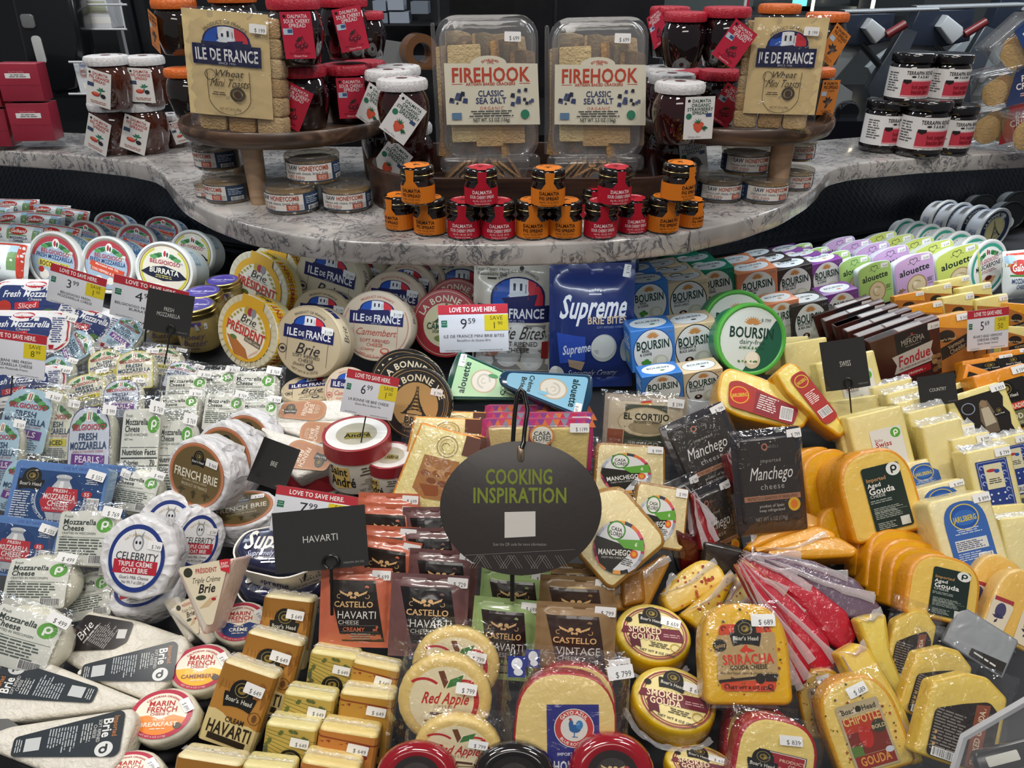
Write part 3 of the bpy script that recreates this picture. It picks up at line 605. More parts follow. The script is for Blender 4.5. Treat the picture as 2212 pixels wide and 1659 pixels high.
# ------------------------------------------------------------------ tubs and rounds
def p_tub(k):
    R = 5.7; d = 6.6; rim = 'e4e6e4'; b = MB('tub', 'plastic'); lid = MB('lid', 'plastic')
    side = {'bocc': 'c9d3d6', 'chili': 'b7c3cc', 'burr': 'd3dbda', 'masc': 'dfe6ea', 'bleu': 'e2e6ee', 'dark': '6a7074', 'df': '2f8f68'}[k]; rim = {'dark': '202425', 'df': '58b04a'}.get(k, rim)
    if k == 'df': d = 6.5
    b.lathe([(R-.45, -.9), (R-.45, -2), (R-.7, -d), (R-1.0, -d-.2), (0, -d-.2)][::-1], side, 44)
    lid.lathe([(R-.25, -1.5), (R-.02, -1.4), (R, -.3), (R-.1, -.06), (R-.3, 0), (R-.5, -.04), (R-.62, -.26), (R-.7, -.3), (0, -.3)], rim, 48)
    p = MB('lid_print'); p.map = lambda x, y, z: (x, y, -.3+z); r = R-.72
    if k in ('bocc', 'chili', 'burr', 'masc'):
        if k == 'masc': p.e(0, 0, r, '3f9d86'); p.e(0, 0, r*.86, 'eceae6')
        else: p.ring(0, 0, r*.96, r, '8d6f4a'); p.e(0, 0, r*.96, 'e6dfcf' if k == 'burr' else '9db4cc')
        if k in ('bocc', 'chili'): p.pg([(r*cos(t)*.95, r*sin(t)*.95) for t in [radians(-40+8*i) for i in range(28)]], 'b5404a'); p.e(0, -.3, r*.86, 'a9bfd2', r*.8)
        if k == 'burr': p.ring(0, 0, r*.86, r*.94, 'c9c43c', -60, 60); p.ring(0, 0, r*.86, r*.94, 'c9c43c', 120, 240); p.e(0, -r*.8, r*.5, 'f0eee2', r*.15)
        for s in (-1, 1):
            for j in range(3): p.e(s*r*(.2+.13*j), r*(.6-.06*j), r*.15, ('3f8a4e', '2f6b3c', '5da060')[j], r*.08)
        p.e(0, r*.66, r*.15, 'f4f1ea', r*.2); p.e(-r*.04, r*.66, r*.05, 'b83a44', r*.12); p.e(r*.06, r*.63, r*.04, '394f3a', r*.1)
        p.t('BELGIOIOSO', 0, r*.32, r*.17, 'a83a50', 1, mw=r*1.2)
        if k == 'burr': p.pg([(-r*.9, -r*.18), (-r*.6, r*.05), (0, r*.18), (r*.6, r*.05), (r*.9, -r*.18), (r*.6, -r*.3), (0, -r*.42), (-r*.6, -r*.3)], '1e2238'); p.t('BURRATA', 0, -.03*r, r*.22, 'f0eedf', 1, mw=r*1.15); p.g(0, -r*.25, r*.7, r*.15, 2, 'c9c070'); p.e(-r*.15, -r*.68, r*.3, 'f5f1e4', r*.14)
        elif k == 'masc': p.t('MASCARPONE', 0, r*.1, r*.2, '2a2c40', 1, mw=r*1.45); p.g(0, -r*.12, r*1.1, r*.14, 2, 'b06a70'); p.pg([(-r*.45, -r*.5), (-r*.1, -r*.3), (r*.45, -r*.45), (r*.15, -r*.72)], 'd9a46c'); p.e(0, -r*.42, r*.2, '5c1c22', r*.1)
        else:
            p.t('FRESH MOZZARELLA', 0, r*.13, r*.17, '27457c', 1, mw=r*1.55)
            if k == 'bocc': p.r(0, -r*.18, r*1.3, r*.26, 'dcc94c'); p.t('BOCCONCINI', 0, -r*.18, r*.19, '2b2f3c', 1, mw=r*1.2); p.e(-r*.35, -r*.62, r*.2, 'f1ede2'); p.e(-r*.5, -r*.45, r*.12, 'b5372c')
            else: p.r(0, -r*.12, r*1.5, r*.2, 'd8553a', -8); p.t('Marinated with OIL', 0, -r*.08, r*.09, 'f4e4dc', 1, rot=-8, mw=r*1.2); p.r(0, -r*.3, r*1.4, r*.18, 'd8553a', -8); p.t('CHILI PEPPERS & GARLIC', 0, -r*.3, r*.1, 'f4e4dc', 1, rot=-8, mw=r*1.3); [p.e(-r*.3+r*.25*i, -r*.62-r*.08*(i % 2), r*.15, 'f0ebe0') for i in range(3)]
    elif k == 'bleu': p.e(0, 0, r, '20304f'); p.ring(0, 0, r*.66, r*.7, 'c9c9b0'); p.at('LA BONNE VIE', 0, 0, r*.82, r*.17, 'e8e8dc', 90, 1); p.e(0, 0, r*.64, 'd9cf94'); tower(p, 0, -r*.5, r*.7, r*1.05, '20304f')
    elif k == 'dark': p.e(0, 0, r, '202425'); p.e(-.3*r, -.5*r, r*.5, 'dfe3e2'); pee(p, -.3*r, -.4*r, r*.3, '40584a')
    elif k == 'df':
        p.e(0, 0, r, 'd5ded9'); p.pg([(r*cos(radians(a)), r*sin(radians(a))) for a in range(-100, 41, 7)]+[(r*.72, r*.6)], '235e48'); sig(p, r*1.7, r*.22); p.t('dairy-free', r*.05, -r*.07, r*.16, '2d5446', mw=r*.85); p.t('GARLIC & HERBS', r*.05, -r*.25, r*.09, '2d5446', mw=r*.8)
        p.e(r*.1, -r*.64, r*.26, 'd9cdb2', r*.27); p.e(r*.08, -r*.58, r*.2, 'efe8d6', r*.2)
        for i in range(16): p.e(-r*.05+r*.3*sin(i*2.4), -r*.55+r*.28*cos(i*2.1), r*.03, '4b7d3a', n=6)
    out = [b, lid, p]
    sp = MB('side_print'); sp.map = lambda x, y, z: ((R-.44-(-y-2)*.055+z)*cos(x/R), (R-.44-(-y-2)*.055+z)*sin(x/R), y); sp.cv = .8
    if k in ('bocc', 'chili', 'bleu'):
        for a in (18, 110, 330, 430): sp.r(a/180*pi*R*.5+1, -3.4, 5, 3.4, {'bocc': '5f93a8', 'chili': '4a78a4', 'bleu': 'c9d2e2'}[k]); sp.g(a/180*pi*R*.5+1, -3.4, 4.4, 3, 7, 'dfe4ea' if k != 'bleu' else '3c4a78')
        sp.bar(R*1.75, -3.2, 3, 2.2) if k == 'bleu' else sp.r(R*1.75, -3.2, 2, 2, 'b9a646')
    elif k in ('burr', 'masc'): sp.r(R*.7, -3, 3.4, 2, '8fb0c4'); sp.g(R*.7, -3, 3, 1.6, 4, 'eef0f0'); sp.r(R*1.5, -3, 2.4, .8, 'a83a50')
    elif k == 'df': sp.map = lambda x, y, z: ((R-.75-(-y-3)*.1+z)*cos(x/R+pi), (R-.75-(-y-3)*.1+z)*sin(x/R+pi), y); sp.t('PLANT-BASED', 0, -3.4, 1.6, '155a45', 1, rot=90, mw=6) if 0 else sp.g(0, -3.4, 7, 1.8, 2, '155a45')
    out.append(sp)
    if k in ('burr', 'bocc', 'chili'): out.append(stk(r*.55, r*.4, '499', -.26, -6, 1.8, 'dfe0da'))
    elif k == 'df': p.t('$ 799', r*.42, r*.62, r*.1, '3c4a44')
    elif k in ('masc', 'bleu'): out.append(stk(r*.6, r*.42, '699', -.26, 0, 1.7, 'dfe0da'))
    return 2*R, 2*R, out
def p_round(k):      # card and wood-veneer boxes seen lid on
    R = 5.6; T = {'idfL': 4.2, 'lbvB': 2.9, 'lbvR': 2.9}.get(k, 3.6); base = {'pres': 'd8d0b4', 'idf': 'c9b899', 'idfL': 'd9ceb4', 'cam': 'd8c7b0', 'lbvR': 'a3242e', 'lbvB': '232120'}[k]
    b = MB('box', 'card'); l = MB('lid', 'card')
    b.lathe([(0, -T), (R-.2, -T), (R-.15, -T+.1), (R-.15, -.8)], {'pres': 'e6d9a4', 'idf': 'bba98a', 'cam': 'c8b79a', 'idfL': 'c9bc9f'}.get(k, base), 52)
    l.lathe([(R-.15, -T*.62), (R, -T*.6), (R, -.12), (R-.1, 0), (R-.3, -.0), (0, 0)], base, 52)
    p = MB('lid_print'); r = R-.12
    if k == 'pres':
        for i in range(32): a = radians(i*11.25); p.pg([(r*.99*cos(a), r*.99*sin(a)), (r*.99*cos(a+.06), r*.99*sin(a+.06)), (r*.8*cos(a+.06), r*.8*sin(a+.06)), (r*.8*cos(a), r*.8*sin(a))], 'cfc7aa')
        p.r(0, r*.78, r*.75, r*.4, 'dca92a'); p.e(0, 0, r*.82, 'dca92a', r*.84); p.e(0, -r*.05, r*.66, 'ece6d4', r*.7); p.pg([(-r*.6, -r*.3), (-r*.2, -r*.75), (r*.3, -r*.72), (0, -r*.3)], 'b5703a'); p.pg([(-r*.3, -r*.3), (r*.2, -r*.02), (r*.55, -r*.3), (r*.3, -r*.55)], 'f1e3cb'); p.pg([(r*.55, -r*.3), (r*.3, -r*.55), (r*.25, -r*.68), (r*.52, -r*.42)], 'dcb8a8')
        p.e(-r*.35, -r*.3, r*.12, '5c7a3a', r*.06)
        for s in (-1, 1):
            for j in range(5): p.e(s*r*(.32+.08*j), r*(.5-.1*j), r*.05, 'a9a052', r*.04)
        for dx, c in ((-.12, 'b9a03c'), (0, 'a83a44'), (.12, '8f8f92')): p.e(dx*r, r*.56, r*.08, c, r*.12)
        p.t('Brie', 0, r*.34, r*.24, '33302c', 0, .25); p.t('Soft-Ripened Cheese', 0, r*.19, r*.06, '6a655a'); p.t('PRÉSIDENT', 0, 0, r*.27, 'c23a30', 1, mw=r*1.32); p.t('Double Crème', r*.3, -r*.2, r*.1, 'f0e8d8', 0, .2) if 0 else p.r(r*.3, -r*.2, r*.55, r*.14, '6b5a48', -4)
        p.t('Double Crème', r*.3, -r*.2, r*.09, 'f0e8d8', 0, .2, rot=-4, mw=r*.5)
    elif k in ('idf', 'idfL', 'cam'):
        tc = 'c2584c' if k == 'cam' else '2d2c32'; p.ring(0, 0, r*.99, r, 'a89a7c'); idf(p, r*1.52, r*.22, .95)
        if k == 'cam': p.ring(0, 0, r*.9, r*.925, 'c9877a', 150, 390); p.t('Camembert', 0, -r*.17, r*.21, tc, 0, .3, mw=r*1.15)
        else: p.t('Brie', 0, -r*.2, r*.33, tc, 0, .35)
        for s in (-1, 1): p.r(s*r*.62, -r*.25, .05, r*.75, tc)
        p.t('SOFT RIPENED', 0, -r*.42, r*.1, tc, mw=r*.85); p.t('CHEESE', 0, -r*.54, r*.1, tc, mw=r*.5); p.ring(-r*.75, -r*.3, r*.11, r*.13, tc); p.e(-r*.75, -r*.3, r*.07, tc, r*.04); p.e(r*.15 if k != 'cam' else r*.3, -r*.7, r*.13, tc, r*.09); p.e(r*.15 if k != 'cam' else r*.3, -r*.69, r*.09, base, r*.05); p.t('Double' if k != 'cam' else 'Creamy', -r*.2, -r*.66, r*.09, tc, 0, .3); p.at('NET WT 8 oz (227g)', 0, 0, r*.87, r*.07, tc, 270, 0, inn=1); p.at('PRODUCT OF FRANCE', 0, 0, r*.84, r*.07, tc, 90)
    else:
        c2 = 'b8935e' if k == 'lbvB' else 'd9d0a8'; p.ring(0, 0, r*.93, r*.945, c2); p.ring(0, 0, r*.88, r*.89, c2, -40, 40); p.ring(0, 0, r*.82, r*.83, c2, -40, 40); p.e(0, -r*.06, r*.66, c2, r*.66); p.at('LA BONNE VIE', 0, -.06*r, r*.8, r*.19, 'e6dcc0', 90, 1, sp=.06)
        tower(p, 0, -r*.32 if k == 'lbvB' else 0, r*.75, r*.82 if k == 'lbvB' else r*.6, '2c2620' if k == 'lbvB' else '44543a')
        if k == 'lbvB': p.t('BRIE', 0, -r*.47, r*.2, '241f1a', 1); p.t('SOFT-RIPENED CHEESE', 0, -r*.62, r*.07, '241f1a', 1, mw=r*.9); p.e(0, -r*.78, r*.26, '241f1a', r*.1); p.t('8 OZ (227G)', 0, -r*.78, r*.06, c2)
        else: p.t('CAMEMBERT', 0, -r*.1, r*.2, '33563c', 1, mw=r*1.1); p.t('SOFT-RIPENED', 0, -r*.26, r*.08, '33563c', 1); p.e(0, -r*.45, r*.3, '7d8a4a', r*.1)
    s = MB('side_print'); s.map = lambda x, y, z: ((R+z*.5)*cos(x/R), (R+z*.5)*sin(x/R), y); s.cv = .8
    if k == 'pres':
        s.r(R*.6, -1.15, R*4.4, 2.1, 'e8bd34')
        for a, tx in ((35, 'PRÉSIDENT'), (85, 'Brie'), (-10, 'PRÉSIDENT')): s.t(tx, a/180*pi*R, -1.1, .9, 'b5402c' if tx != 'Brie' else '3c3426', 1)
    elif k.startswith('lbv'):
        for a in (90, 35, 145): s.t('LA BONNE VIE', a/180*pi*R, -1.3, .8, 'd9cdb0' if k == 'lbvB' else '5e1016', 1)
    else:
        for a in (20, 90): s.t('Brie', a/180*pi*R, -1.2, 1.2, '3d3a38', 0, .3); s.r(a/180*pi*R+4, -1.2, 2.4, 1.1, NAVY)
    out = [b, l, p, s]
    if k != 'lbvR': out.append(stk(r*.56, r*.4, {'idfL': '1499', 'cam': '1199', 'idf': '1199', 'pres': '699', 'lbvB': '799'}[k], .1, -3, 1.9))
    return 2*R, 2*R, out
def p_box(fl):
    c = {'blue': '3f7ecb', 'cream': 'd9c4a0', 'green': '128060', 'orange': 'd98a62', 'black': '3a3432', 'purple': '7c4191'}[fl]; w, h, d = 8.2, 6.8, 6.2
    b = MB('carton', 'card'); b.box(-w/2, w/2, -h/2, h/2, -d, 0, c, b=.12)
    p = MB('front_print'); p.r(0, 0, w-.2, h-.2, c); p.ring(0, -.3, 3.55, 3.72, '2a2a2a' if fl in ('cream',) else ('2c4f96' if fl == 'blue' else c)); p.e(0, -.3, 3.55, 'dfe1df', n=36); sig(p, 7.2, .9)
    nm = {'blue': ('BASIL', '& CHIVE'), 'cream': ('ROSEMARY &', 'BLACK GARLIC'), 'green': ('GARLIC &', 'FINE HERBS'), 'orange': ('CARAMELIZED', 'ONION'), 'black': ('BLACK TRUFFLE', '& SEA SALT'), 'purple': ('SHALLOT', '& CHIVE')}[fl]
    p.t(nm[0], -1.4, -.05, .42, '2c3c3a', 1, mw=3); p.t(nm[1], -1.4, -.6, .42, '2c3c3a', 1, mw=3); p.e(1.2, -2, 1.5, 'c9cbbb', 1.1); p.e(1.4, -1.9, .9, 'dedfd0', .7)
    if fl in ('blue', 'green'): [p.e(-1.4+.5*cos(i*1.4), -2+.35*sin(i*1.4), .45, '4a8f3c', .3) for i in range(4)]
    elif fl in ('cream', 'black'): p.e(-1.2, -2.1, .8, '3c2420', .5); p.e(-1.2, -2, .3, 'cfc0a8', .2)
    else: p.e(-1.2, -2.1, .7, 'c77a4a' if fl == 'orange' else '9c7aa8', .5)
    p.t('$ 699', 3.1, 2.7, .38, '7a8a94')
    t = MB('top_print'); t.cv = 0
    t.map = lambda x, y, z: (x, h/2+z-.01, -d/2-y); t.e(0, 0, 3.5, '26262a' if fl in ('cream', 'black') else c, 2.6); t.e(0, 0, 3.4, 'dfe6ea', 2.5); t.t('BOURSIN', 0, .6, .9, '2c4a50', 1, mw=4.6); t.e(.6, -.9, .5, '3f7a3c' if fl in ('blue', 'green') else ('2b2422' if fl in ('cream', 'black') else 'cf8050'), .3)
    s = MB('side_print'); s.map = lambda x, y, z: (-w/2-z+.01, y, -d/2+x); s.r(0, 0, d-.3, h-.3, c); s.g(0, 1.2, 4.6, 2.2, 4, 'e2e2e0'); s.e(0, -1.6, 1.5, 'c09a60' if fl != 'blue' else '9aa07a', 1)
    return w, h, [b, p, t, s]
def p_dip(c, c2, nm):
    w, h, d = 9.4, 10.4, 6
    o = rpoly([(-w/2, -h/2), (w/2, -h/2), (w/2, h/2-.5), (0, h/2+.35), (-w/2, h/2-.5)], 1.5, 4); tb = MB('tub', 'frost')
    tb.prism([(x*.86, y*.86-.2) for x, y in o], -d, -.3, .8, 'dfe6ee', m='plastic'); tb.prism([(x*1.0, y*1.0) for x, y in o], -.35, -.12, .05, 'd5dce4', m='plastic')
    p = MB('sleeve_print', 'card'); p.z = 0; p.prism([(x*.97, y*.97) for x, y in o], -.12, .03, .03, c); p.z = .03; p.pg([(x*.97, y*.97) for x, y in o if y > 2.2]+[(-w*.485, 2.2), (w*.485, 2.2)] if 0 else circ(.1), c)
    for s in (-1, 1): p.ring(s*.42, 4.05, .42, .56, '2c3c34', 20 if s < 0 else -60, 240 if s < 0 else 160, 18)
    p.pg([(-.85, 3.9), (-.7, 3.8), (.1, 3.1), (0, 3.0)], '2c3c34'); p.pg([(.85, 3.9), (.7, 3.8), (-.1, 3.1), (0, 3.0)], '2c3c34')
    p.r(-1.2, 3.6, .5, .1, '2c3c34', 10); p.r(1.2, 3.6, .5, .1, '2c3c34', -10)
    p.t('alouette', 0, 2.0, 1.5, '20302c', 1, mw=7.4); p.e(.2, -1.8, 2.4, 'a8875c', 2.5); p.e(.2, -1.75, 2.1, 'd8c6a0', 2.2); p.ring(.2, -1.7, .9, 1.2, 'b59c70', 30, 300); p.e(-.2, -1.2, .5, 'e8dcc0')
    leaf(p, -3.4, -2.2, 1.4, c2); p.g(3.4, -1.2, 1.8, 1.0, 3, '3c4a38'); p.t('Creamy', 3.4, -2.1, .35, '2c3c34')
    return w, h, [tb, p, stk(w/2-1.9, h/2-1.2, '649', .06, -4, 2)]
def p_creme(c, dk, nm):    # wedge shaped tub
    o = rpoly([(-6.5, -3.7), (6.3, -1.3), (6.9, 0), (6.3, 1.3), (-6.5, 3.7), (-7.1, 0)], .9, 4); t = MB('tub', 'gloss'); t.prism([(x*.94, y*.94) for x, y in o], -3.4, -.4, .3, dk); t.prism(o, -.7, 0, .2, dk)
    p = MB('lid_print', 'gloss'); p.pg(rpoly([(-6, -3.1), (5.6, -1.0), (5.6, 1.0), (-6, 3.1)], .7, 3), c); p.e(-1.3, 0, 2.1, 'c9b596', 1.7); p.e(-1.3, 0, 1.85, 'e6e2d6', 1.5); p.ring(-1.3, .05, .8, 1.1, 'cdc8bb', 0, 280); p.ring(-1.3, .05, .3, .45, 'cdc8bb', 90, 340)
    p.t('alouette', -4.5, 0, 1.15, '1f3a3c', 1, rot=90, mw=4.6); p.t(nm, 2, 0, .75, '1f3a3c', 1, rot=90, mw=2.8); p.t('Brie' if c == 'b4dcae' else 'Brie', 3.1, 0, .75, '1f3a3c', 1, rot=90, mw=2); p.e(0, 1, .8, '5a9a6a' if c == 'b4dcae' else c, .3)
    return 14, 7.4, [t, p, stk(-5.4, 2.3, '699', .08, 90, 1.8)]
# ------------------------------------------------------------------ pouches and bags
def p_idfbag():
    w, h = 11, 15; b = MB('pouch', 'foilbag'); zf = b.bag(w, h, 2.6, 'd9d2c2', mg=.24, wr=.06, k=2); p = MB('pouch_print', 'print'); p.cv = .7; p.map = lambda x, y, z: (x, y, zf(x, y)+z+.02)
    p.pg([(-w*.47, -h*.49), (w*.47, -h*.49), (w*.47, -h*.06), (-w*.47, -h*.06)], '8f8a84')
    for x, y, r in ((-2.8, -3.6, 1.6), (.6, -2.2, 1.7), (3.2, -2.8, 1.7), (-.6, -5.2, 1.8), (2.8, -5.9, 1.6), (-3.8, -6, 1.3)): p.e(x, y, r, 'dcd9d4'); p.e(x, y, r*.8, 'eceae6')
    p.e(-3.2, -4.6, 1.4, 'c88a74', .9); tricolor(p, .6, 1.6, 7.4, 3.9); p.r(.2, .6, w*.92, 2.3, NAVY); p.t('ILE DE FRANCE', -.2, .7, 1.35, 'eeeef2', 1, mw=w*.82); p.t('DEPUIS 1936', .3, -.35, .35, 'c8cce0'); p.t('Brie Bites', .8, -1.9, 1.9, '3c3836', 0, .35, mw=7); p.t('SOFT RIPENED', .8, -3.5, .7, '3c3836', mw=5.5); p.t('CHEESE', .8, -4.4, .7, '3c3836')
    p.t('Tear Open Here', -3, 6.4, .5, '4a4644'); p.t('Resealable Bag', -3, 5.8, .5, '4a4644'); p.r(-3, 5.2, 1.2, .25, '3c3836'); p.at('PRODUCT OF FRANCE', .6, 2.2, 4, .42, '4a4a58', 90); p.e(1, 6.6, .3, '3c3c3c'); p.r(4.6, -4.4, 1, 2.4, 'a8342e')
    return w, h, [b, p]
def p_supbag():
    w, h = 11, 16; b = MB('pouch', 'foilbag'); zf = b.bag(w, h, 2.8, '22336f', mg=.2, wr=.09, k=5); p = MB('pouch_print', 'print'); p.cv = .9; p.map = lambda x, y, z: (x, y, zf(x, y)+z+.02)
    p.t('Supreme', -.1, 2.8, 3.0, 'eef0f6', 1, .25, mw=8.6); p.t('BRIE BITES', 1.8, 1, .95, 'e0c9a8', 1, mw=5.2); p.t('SOFT-RIPENED CHEESE', 2.2, .1, .3, '8fa0cc', mw=3.6)
    for i in range(5): p.e(-.5+i*.35, 4.6+.2*(1-abs(i-2)*.4), .12, 'eef0f6')
    p.r(.2, 4.25, 1.6, .15, 'eef0f6'); p.pg([(-4.6, -.6), (-1, -1.1), (-1, -4.2), (-4.2, -4.6)], '2f4fb0'); p.t('Supreme', -2.2, -2.6, 1.2, 'd8e0f4', 1, .25, rot=8, mw=3.6); p.e(1.4, -2.6, 1.7, 'b4b8b4', 1.8); p.e(1.3, -2.4, 1.55, 'd4d6d0', 1.5); p.e(4.4, -2.9, .8, 'a8aca8', 1.6); p.pg([(-3.2, -4), (-1, -4.4), (-1.4, -5.6), (-3, -5)], 'a58f78')
    p.t('Supremely Creamy', 0, -5.9, .9, 'd8deee', 0, .3, mw=6.5); p.e(-4.6, -6.2, 1, 'd4d6d0', 1.2); p.e(0, 6.8, .25, '3a4a86')
    return w, h, [b, p, stk(4.4, 7, '779', .2, 80, 1.6)]
def p_pouch(c, dk, big='HAVARTI', sub='CREAMY', price='699', knob=0):
    w, h = 9.5, 11.5; b = MB('pouch', 'foilbag'); zf = b.bag(w, h, 1.7, c, mg=.16, wr=.05, k=3); p = MB('pouch_print', 'foilbag'); p.cv = 1.2; p.map = lambda x, y, z: (x, y, zf(x, y)+z+.015)
    p.pg([(-3.6, 4.0), (2.6, 4.0), (4.0, -4.9), (-1.6, -4.9)], dk); wings(p, -.2, 1.9, 5.2); p.t('CASTELLO', -.1, .65, .85, 'd8b07c', 1, mw=5.2)
    p.t(big, .35, -.85, 1.15, 'dcdcd8', 0, mw=5.2); p.t('CHEESE', -.7, -1.95, .6, 'cfcfcb', 0); p.r(.6, -2.4, 5, .04, '8a8a88'); p.t(sub, 0, -2.95, .6, c if c not in ('644546',) else 'b07a80', 1, mw=2.9); p.r(.8, -3.35, 5, .04, '8a8a88'); p.g(.9, -4, 3, 1.1, 3, '9a9a96')
    for i in range(5): p.ring(-4.6, -3.4, 1+i*.35, 1.06+i*.35, dk if knob else c, 20, 75) if 0 else None
    out = [b, p, stk(w/2-1.4, h/2-1.0, price, .25, -2, 2.5)]
    if knob: k2 = MB('cheese', 'cheese'); k2.prism(circ(3, 28, 0, h/2-2.2, .9), -.9, .5, .4, 'd9c090'); out.append(k2)
    return w, h, out
def p_galb(v=0):
    w, h = 10, 8; b = MB('bag', 'wrap'); zf = b.bag(w, h, 5.6, 'e3e8e8', 'wrap', mg=.05, wr=.16, k=v+3, p=2.2); p = MB('bag_print', 'print'); p.cv = .8; p.map = lambda x, y, z: (x, y, zf(x, y)+z+.03)
    p.r(4.1, .2, 1.0, 6.6, 'c24030') if v == 0 else p.r(3.7, 1, 1.4, 3, '9cbcd4'); p.r(2.9, .2, 1.4, 3.4, '6f9460'); p.r(2.9, 2.4, 1.4, 1.4, 'a8c8de'); p.r(0, 3.4, 8.6, .35, 'c24030'); p.r(-3.6, 2.6, 2.2, 1.4, '9fc0d8'); p.r(-3.6, 1.7, 2.2, .6, 'b08a4c'); p.e(-1.5, 1.2, 2.5, 'b5302c', 1.3); p.t('Galbani', -1.5, 1.2, 1.2, 'f4efe8', 1, .15, mw=4.3); p.t('MOZZARELLA', -1.2, -1, .8, '34466c', 1, mw=5); p.t('CHEESE', -1.2, -2, .7, '34466c', 1, mw=2.8); p.pg([(-4, -.2), (1, -.4), (1, -.1), (-4, .1)], '4f8a48')
    return w, h, [b, p]
def p_galbtray(cut=0):
    w, h = 13.5, 7.4; b = MB('cheese', 'wrap'); b.prism(rrect(w*.94, h*.8, 2.4, 6), -2.8, -.1, .8, 'd9dacf', puff=.7); f = MB('film_wrap', 'print'); zf = bagz(w, h, 1.6, .1, .12, 4, 2.4); f.map = lambda x, y, z: (x, y, zf(x, y)+z); f.cv = .8
    f.pg(rrect(w, h, 2.6, 6), 'e7e2e2'); f.ring(0, 0, 0, .01, 'b52434'); o = rrect(w*.96, h*.94, 2.4, 6); f.pg(o, 'b5293a'); f.pg(rrect(w*.93, h*.88, 2.3, 6), 'e2e4e8')
    f.pg(rpoly([(-5.6, -2.7), (3.2, -2.9), (4.4, 0), (4, 2.3), (-5.4, 2.6)], 1, 3), '26386e'); f.e(-.2, 2.3, 1.9, 'e6e6ea', .8); f.e(0, 2.7, 1.6, 'b5293a', .65); f.t('Galbani', 0, 2.7, .55, 'f0e8e8', 1); f.t('Fresh Mozzarella', -.4, 1.1, 1.15, 'e6e9f2', 1, .2, mw=8.6); f.t('Cheese', .3, .15, .5, 'e6e9f2'); f.r(-.8, -.85, 3.6, 1.1, 'c0323e', 5); f.t('Sliced', -.8, -.85, .85, 'f4e9e9', 0, .2, rot=5); f.e(-1, -2.6, 2.6, 'e6e6e4', .9); f.e(-4.3, -1.2, 1.2, 'b5372c'); f.e(2.4, -1.9, .9, '4c7a40', .5); f.g(5, .2, 1.7, 4.5, 12, '38487c')
    e = MB('film_edge', 'filmw'); e.grid(lambda u, v: (u*w*.56, v*h*.58, -.15+.2*nz(u*w, v*h, 0, .8, 7)), 18, 12, 'ffffff', 'film')
    g = stk(w/2-.3, h/2-1.2, '649', .3, -20, 2.4); return w, h, [b, f, e, g]
def p_blog(k):      # domed vacuum pouch: pearls (tall) or log
    w, h = 8.2, 11; b = MB('cheese', 'wrap'); b.prism(dome(w*.86, h*.86, .45, 1.2), -3, -.1, 1.2, 'dcdcca', puff=.5, wob=.08); p = MB('label_print', 'print'); zf = lambda x, y: .52*max(0, 1-(abs(x)/4)**2)*max(0, 1-(abs(y)/5.6)**2)+.06
    p.map = lambda x, y, z: (x, y, zf(x, y)+z); p.cv = .9
    def dm(s, c): p.pg([(x*s, y*s) for x, y in dome(w*.8, h*.86, .42, .4)], c)
    bc = {'pearl': 'c7cfdc', 'blue': 'a8c6d8', 'log': 'd3cf62', 'slic': 'dfe0cf'}[k]
    if k == 'pearl': dm(1, '4c3f77'); dm(.965, bc)
    elif k == 'log': dm(1, 'cfc95a'); dm(.95, 'dedcc8')
    else: dm(1, bc)
    for s in (-1, 1):
        for j in range(4): p.e(s*(.6+.55*j), 3.5-.42*j, .55, ('3f8a4e', '2f6b3c', '5da060', '32703e')[j], .4)
    p.e(0, 3.5, .5, 'e8e2d8', .75); p.r(-.12, 3.5, .16, 1, 'b83a44'); p.r(.16, 3.5, .14, 1, '2f6b3c'); p.t('BELGIOIOSO', 0, 2.1, .75, 'b23a48', 1, mw=5.2)
    p.t('FRESH', 0, .9, .9, '2c4668', 1, mw=3); p.t('MOZZARELLA', 0, -.2, .95, '2c4668', 1, mw=5.7); p.t("AMERICA'S FAVORITE CHEESE", 0, -.98, .28, 'b23a48', mw=4.8)
    if k in ('pearl', 'blue'): p.r(0, -2, 5.2, 1.3, '6d3c8c', -4); p.t('PEARLS', 0, -1.95, .85, 'eadff0', 1, rot=-4, mw=4.2)
    else: p.r(0, -2, 4.4, 1.1, 'd9cf3c'); p.t('SLICED', 0, -2, .75, '2b2f3c', 1)
    p.g(0, -3.6, 4.8, 1.6, 5, '55647c')
    f = MB('film_wrap', 'film'); f.grid(lambda u, v: (u*w*.58, v*h*.55, -.3+1.25*max(0, (1-u**4)*(1-v**4))**.5+.14*nz(u*w, v*h, 0, .9, 3)), 20, 22, 'ffffff', 'film')
    return w, h, [b, p, f, stk(w/2-.7, h/2-1.4, '999' if k != 'blue' else '569', .95, -8, 2.2)]
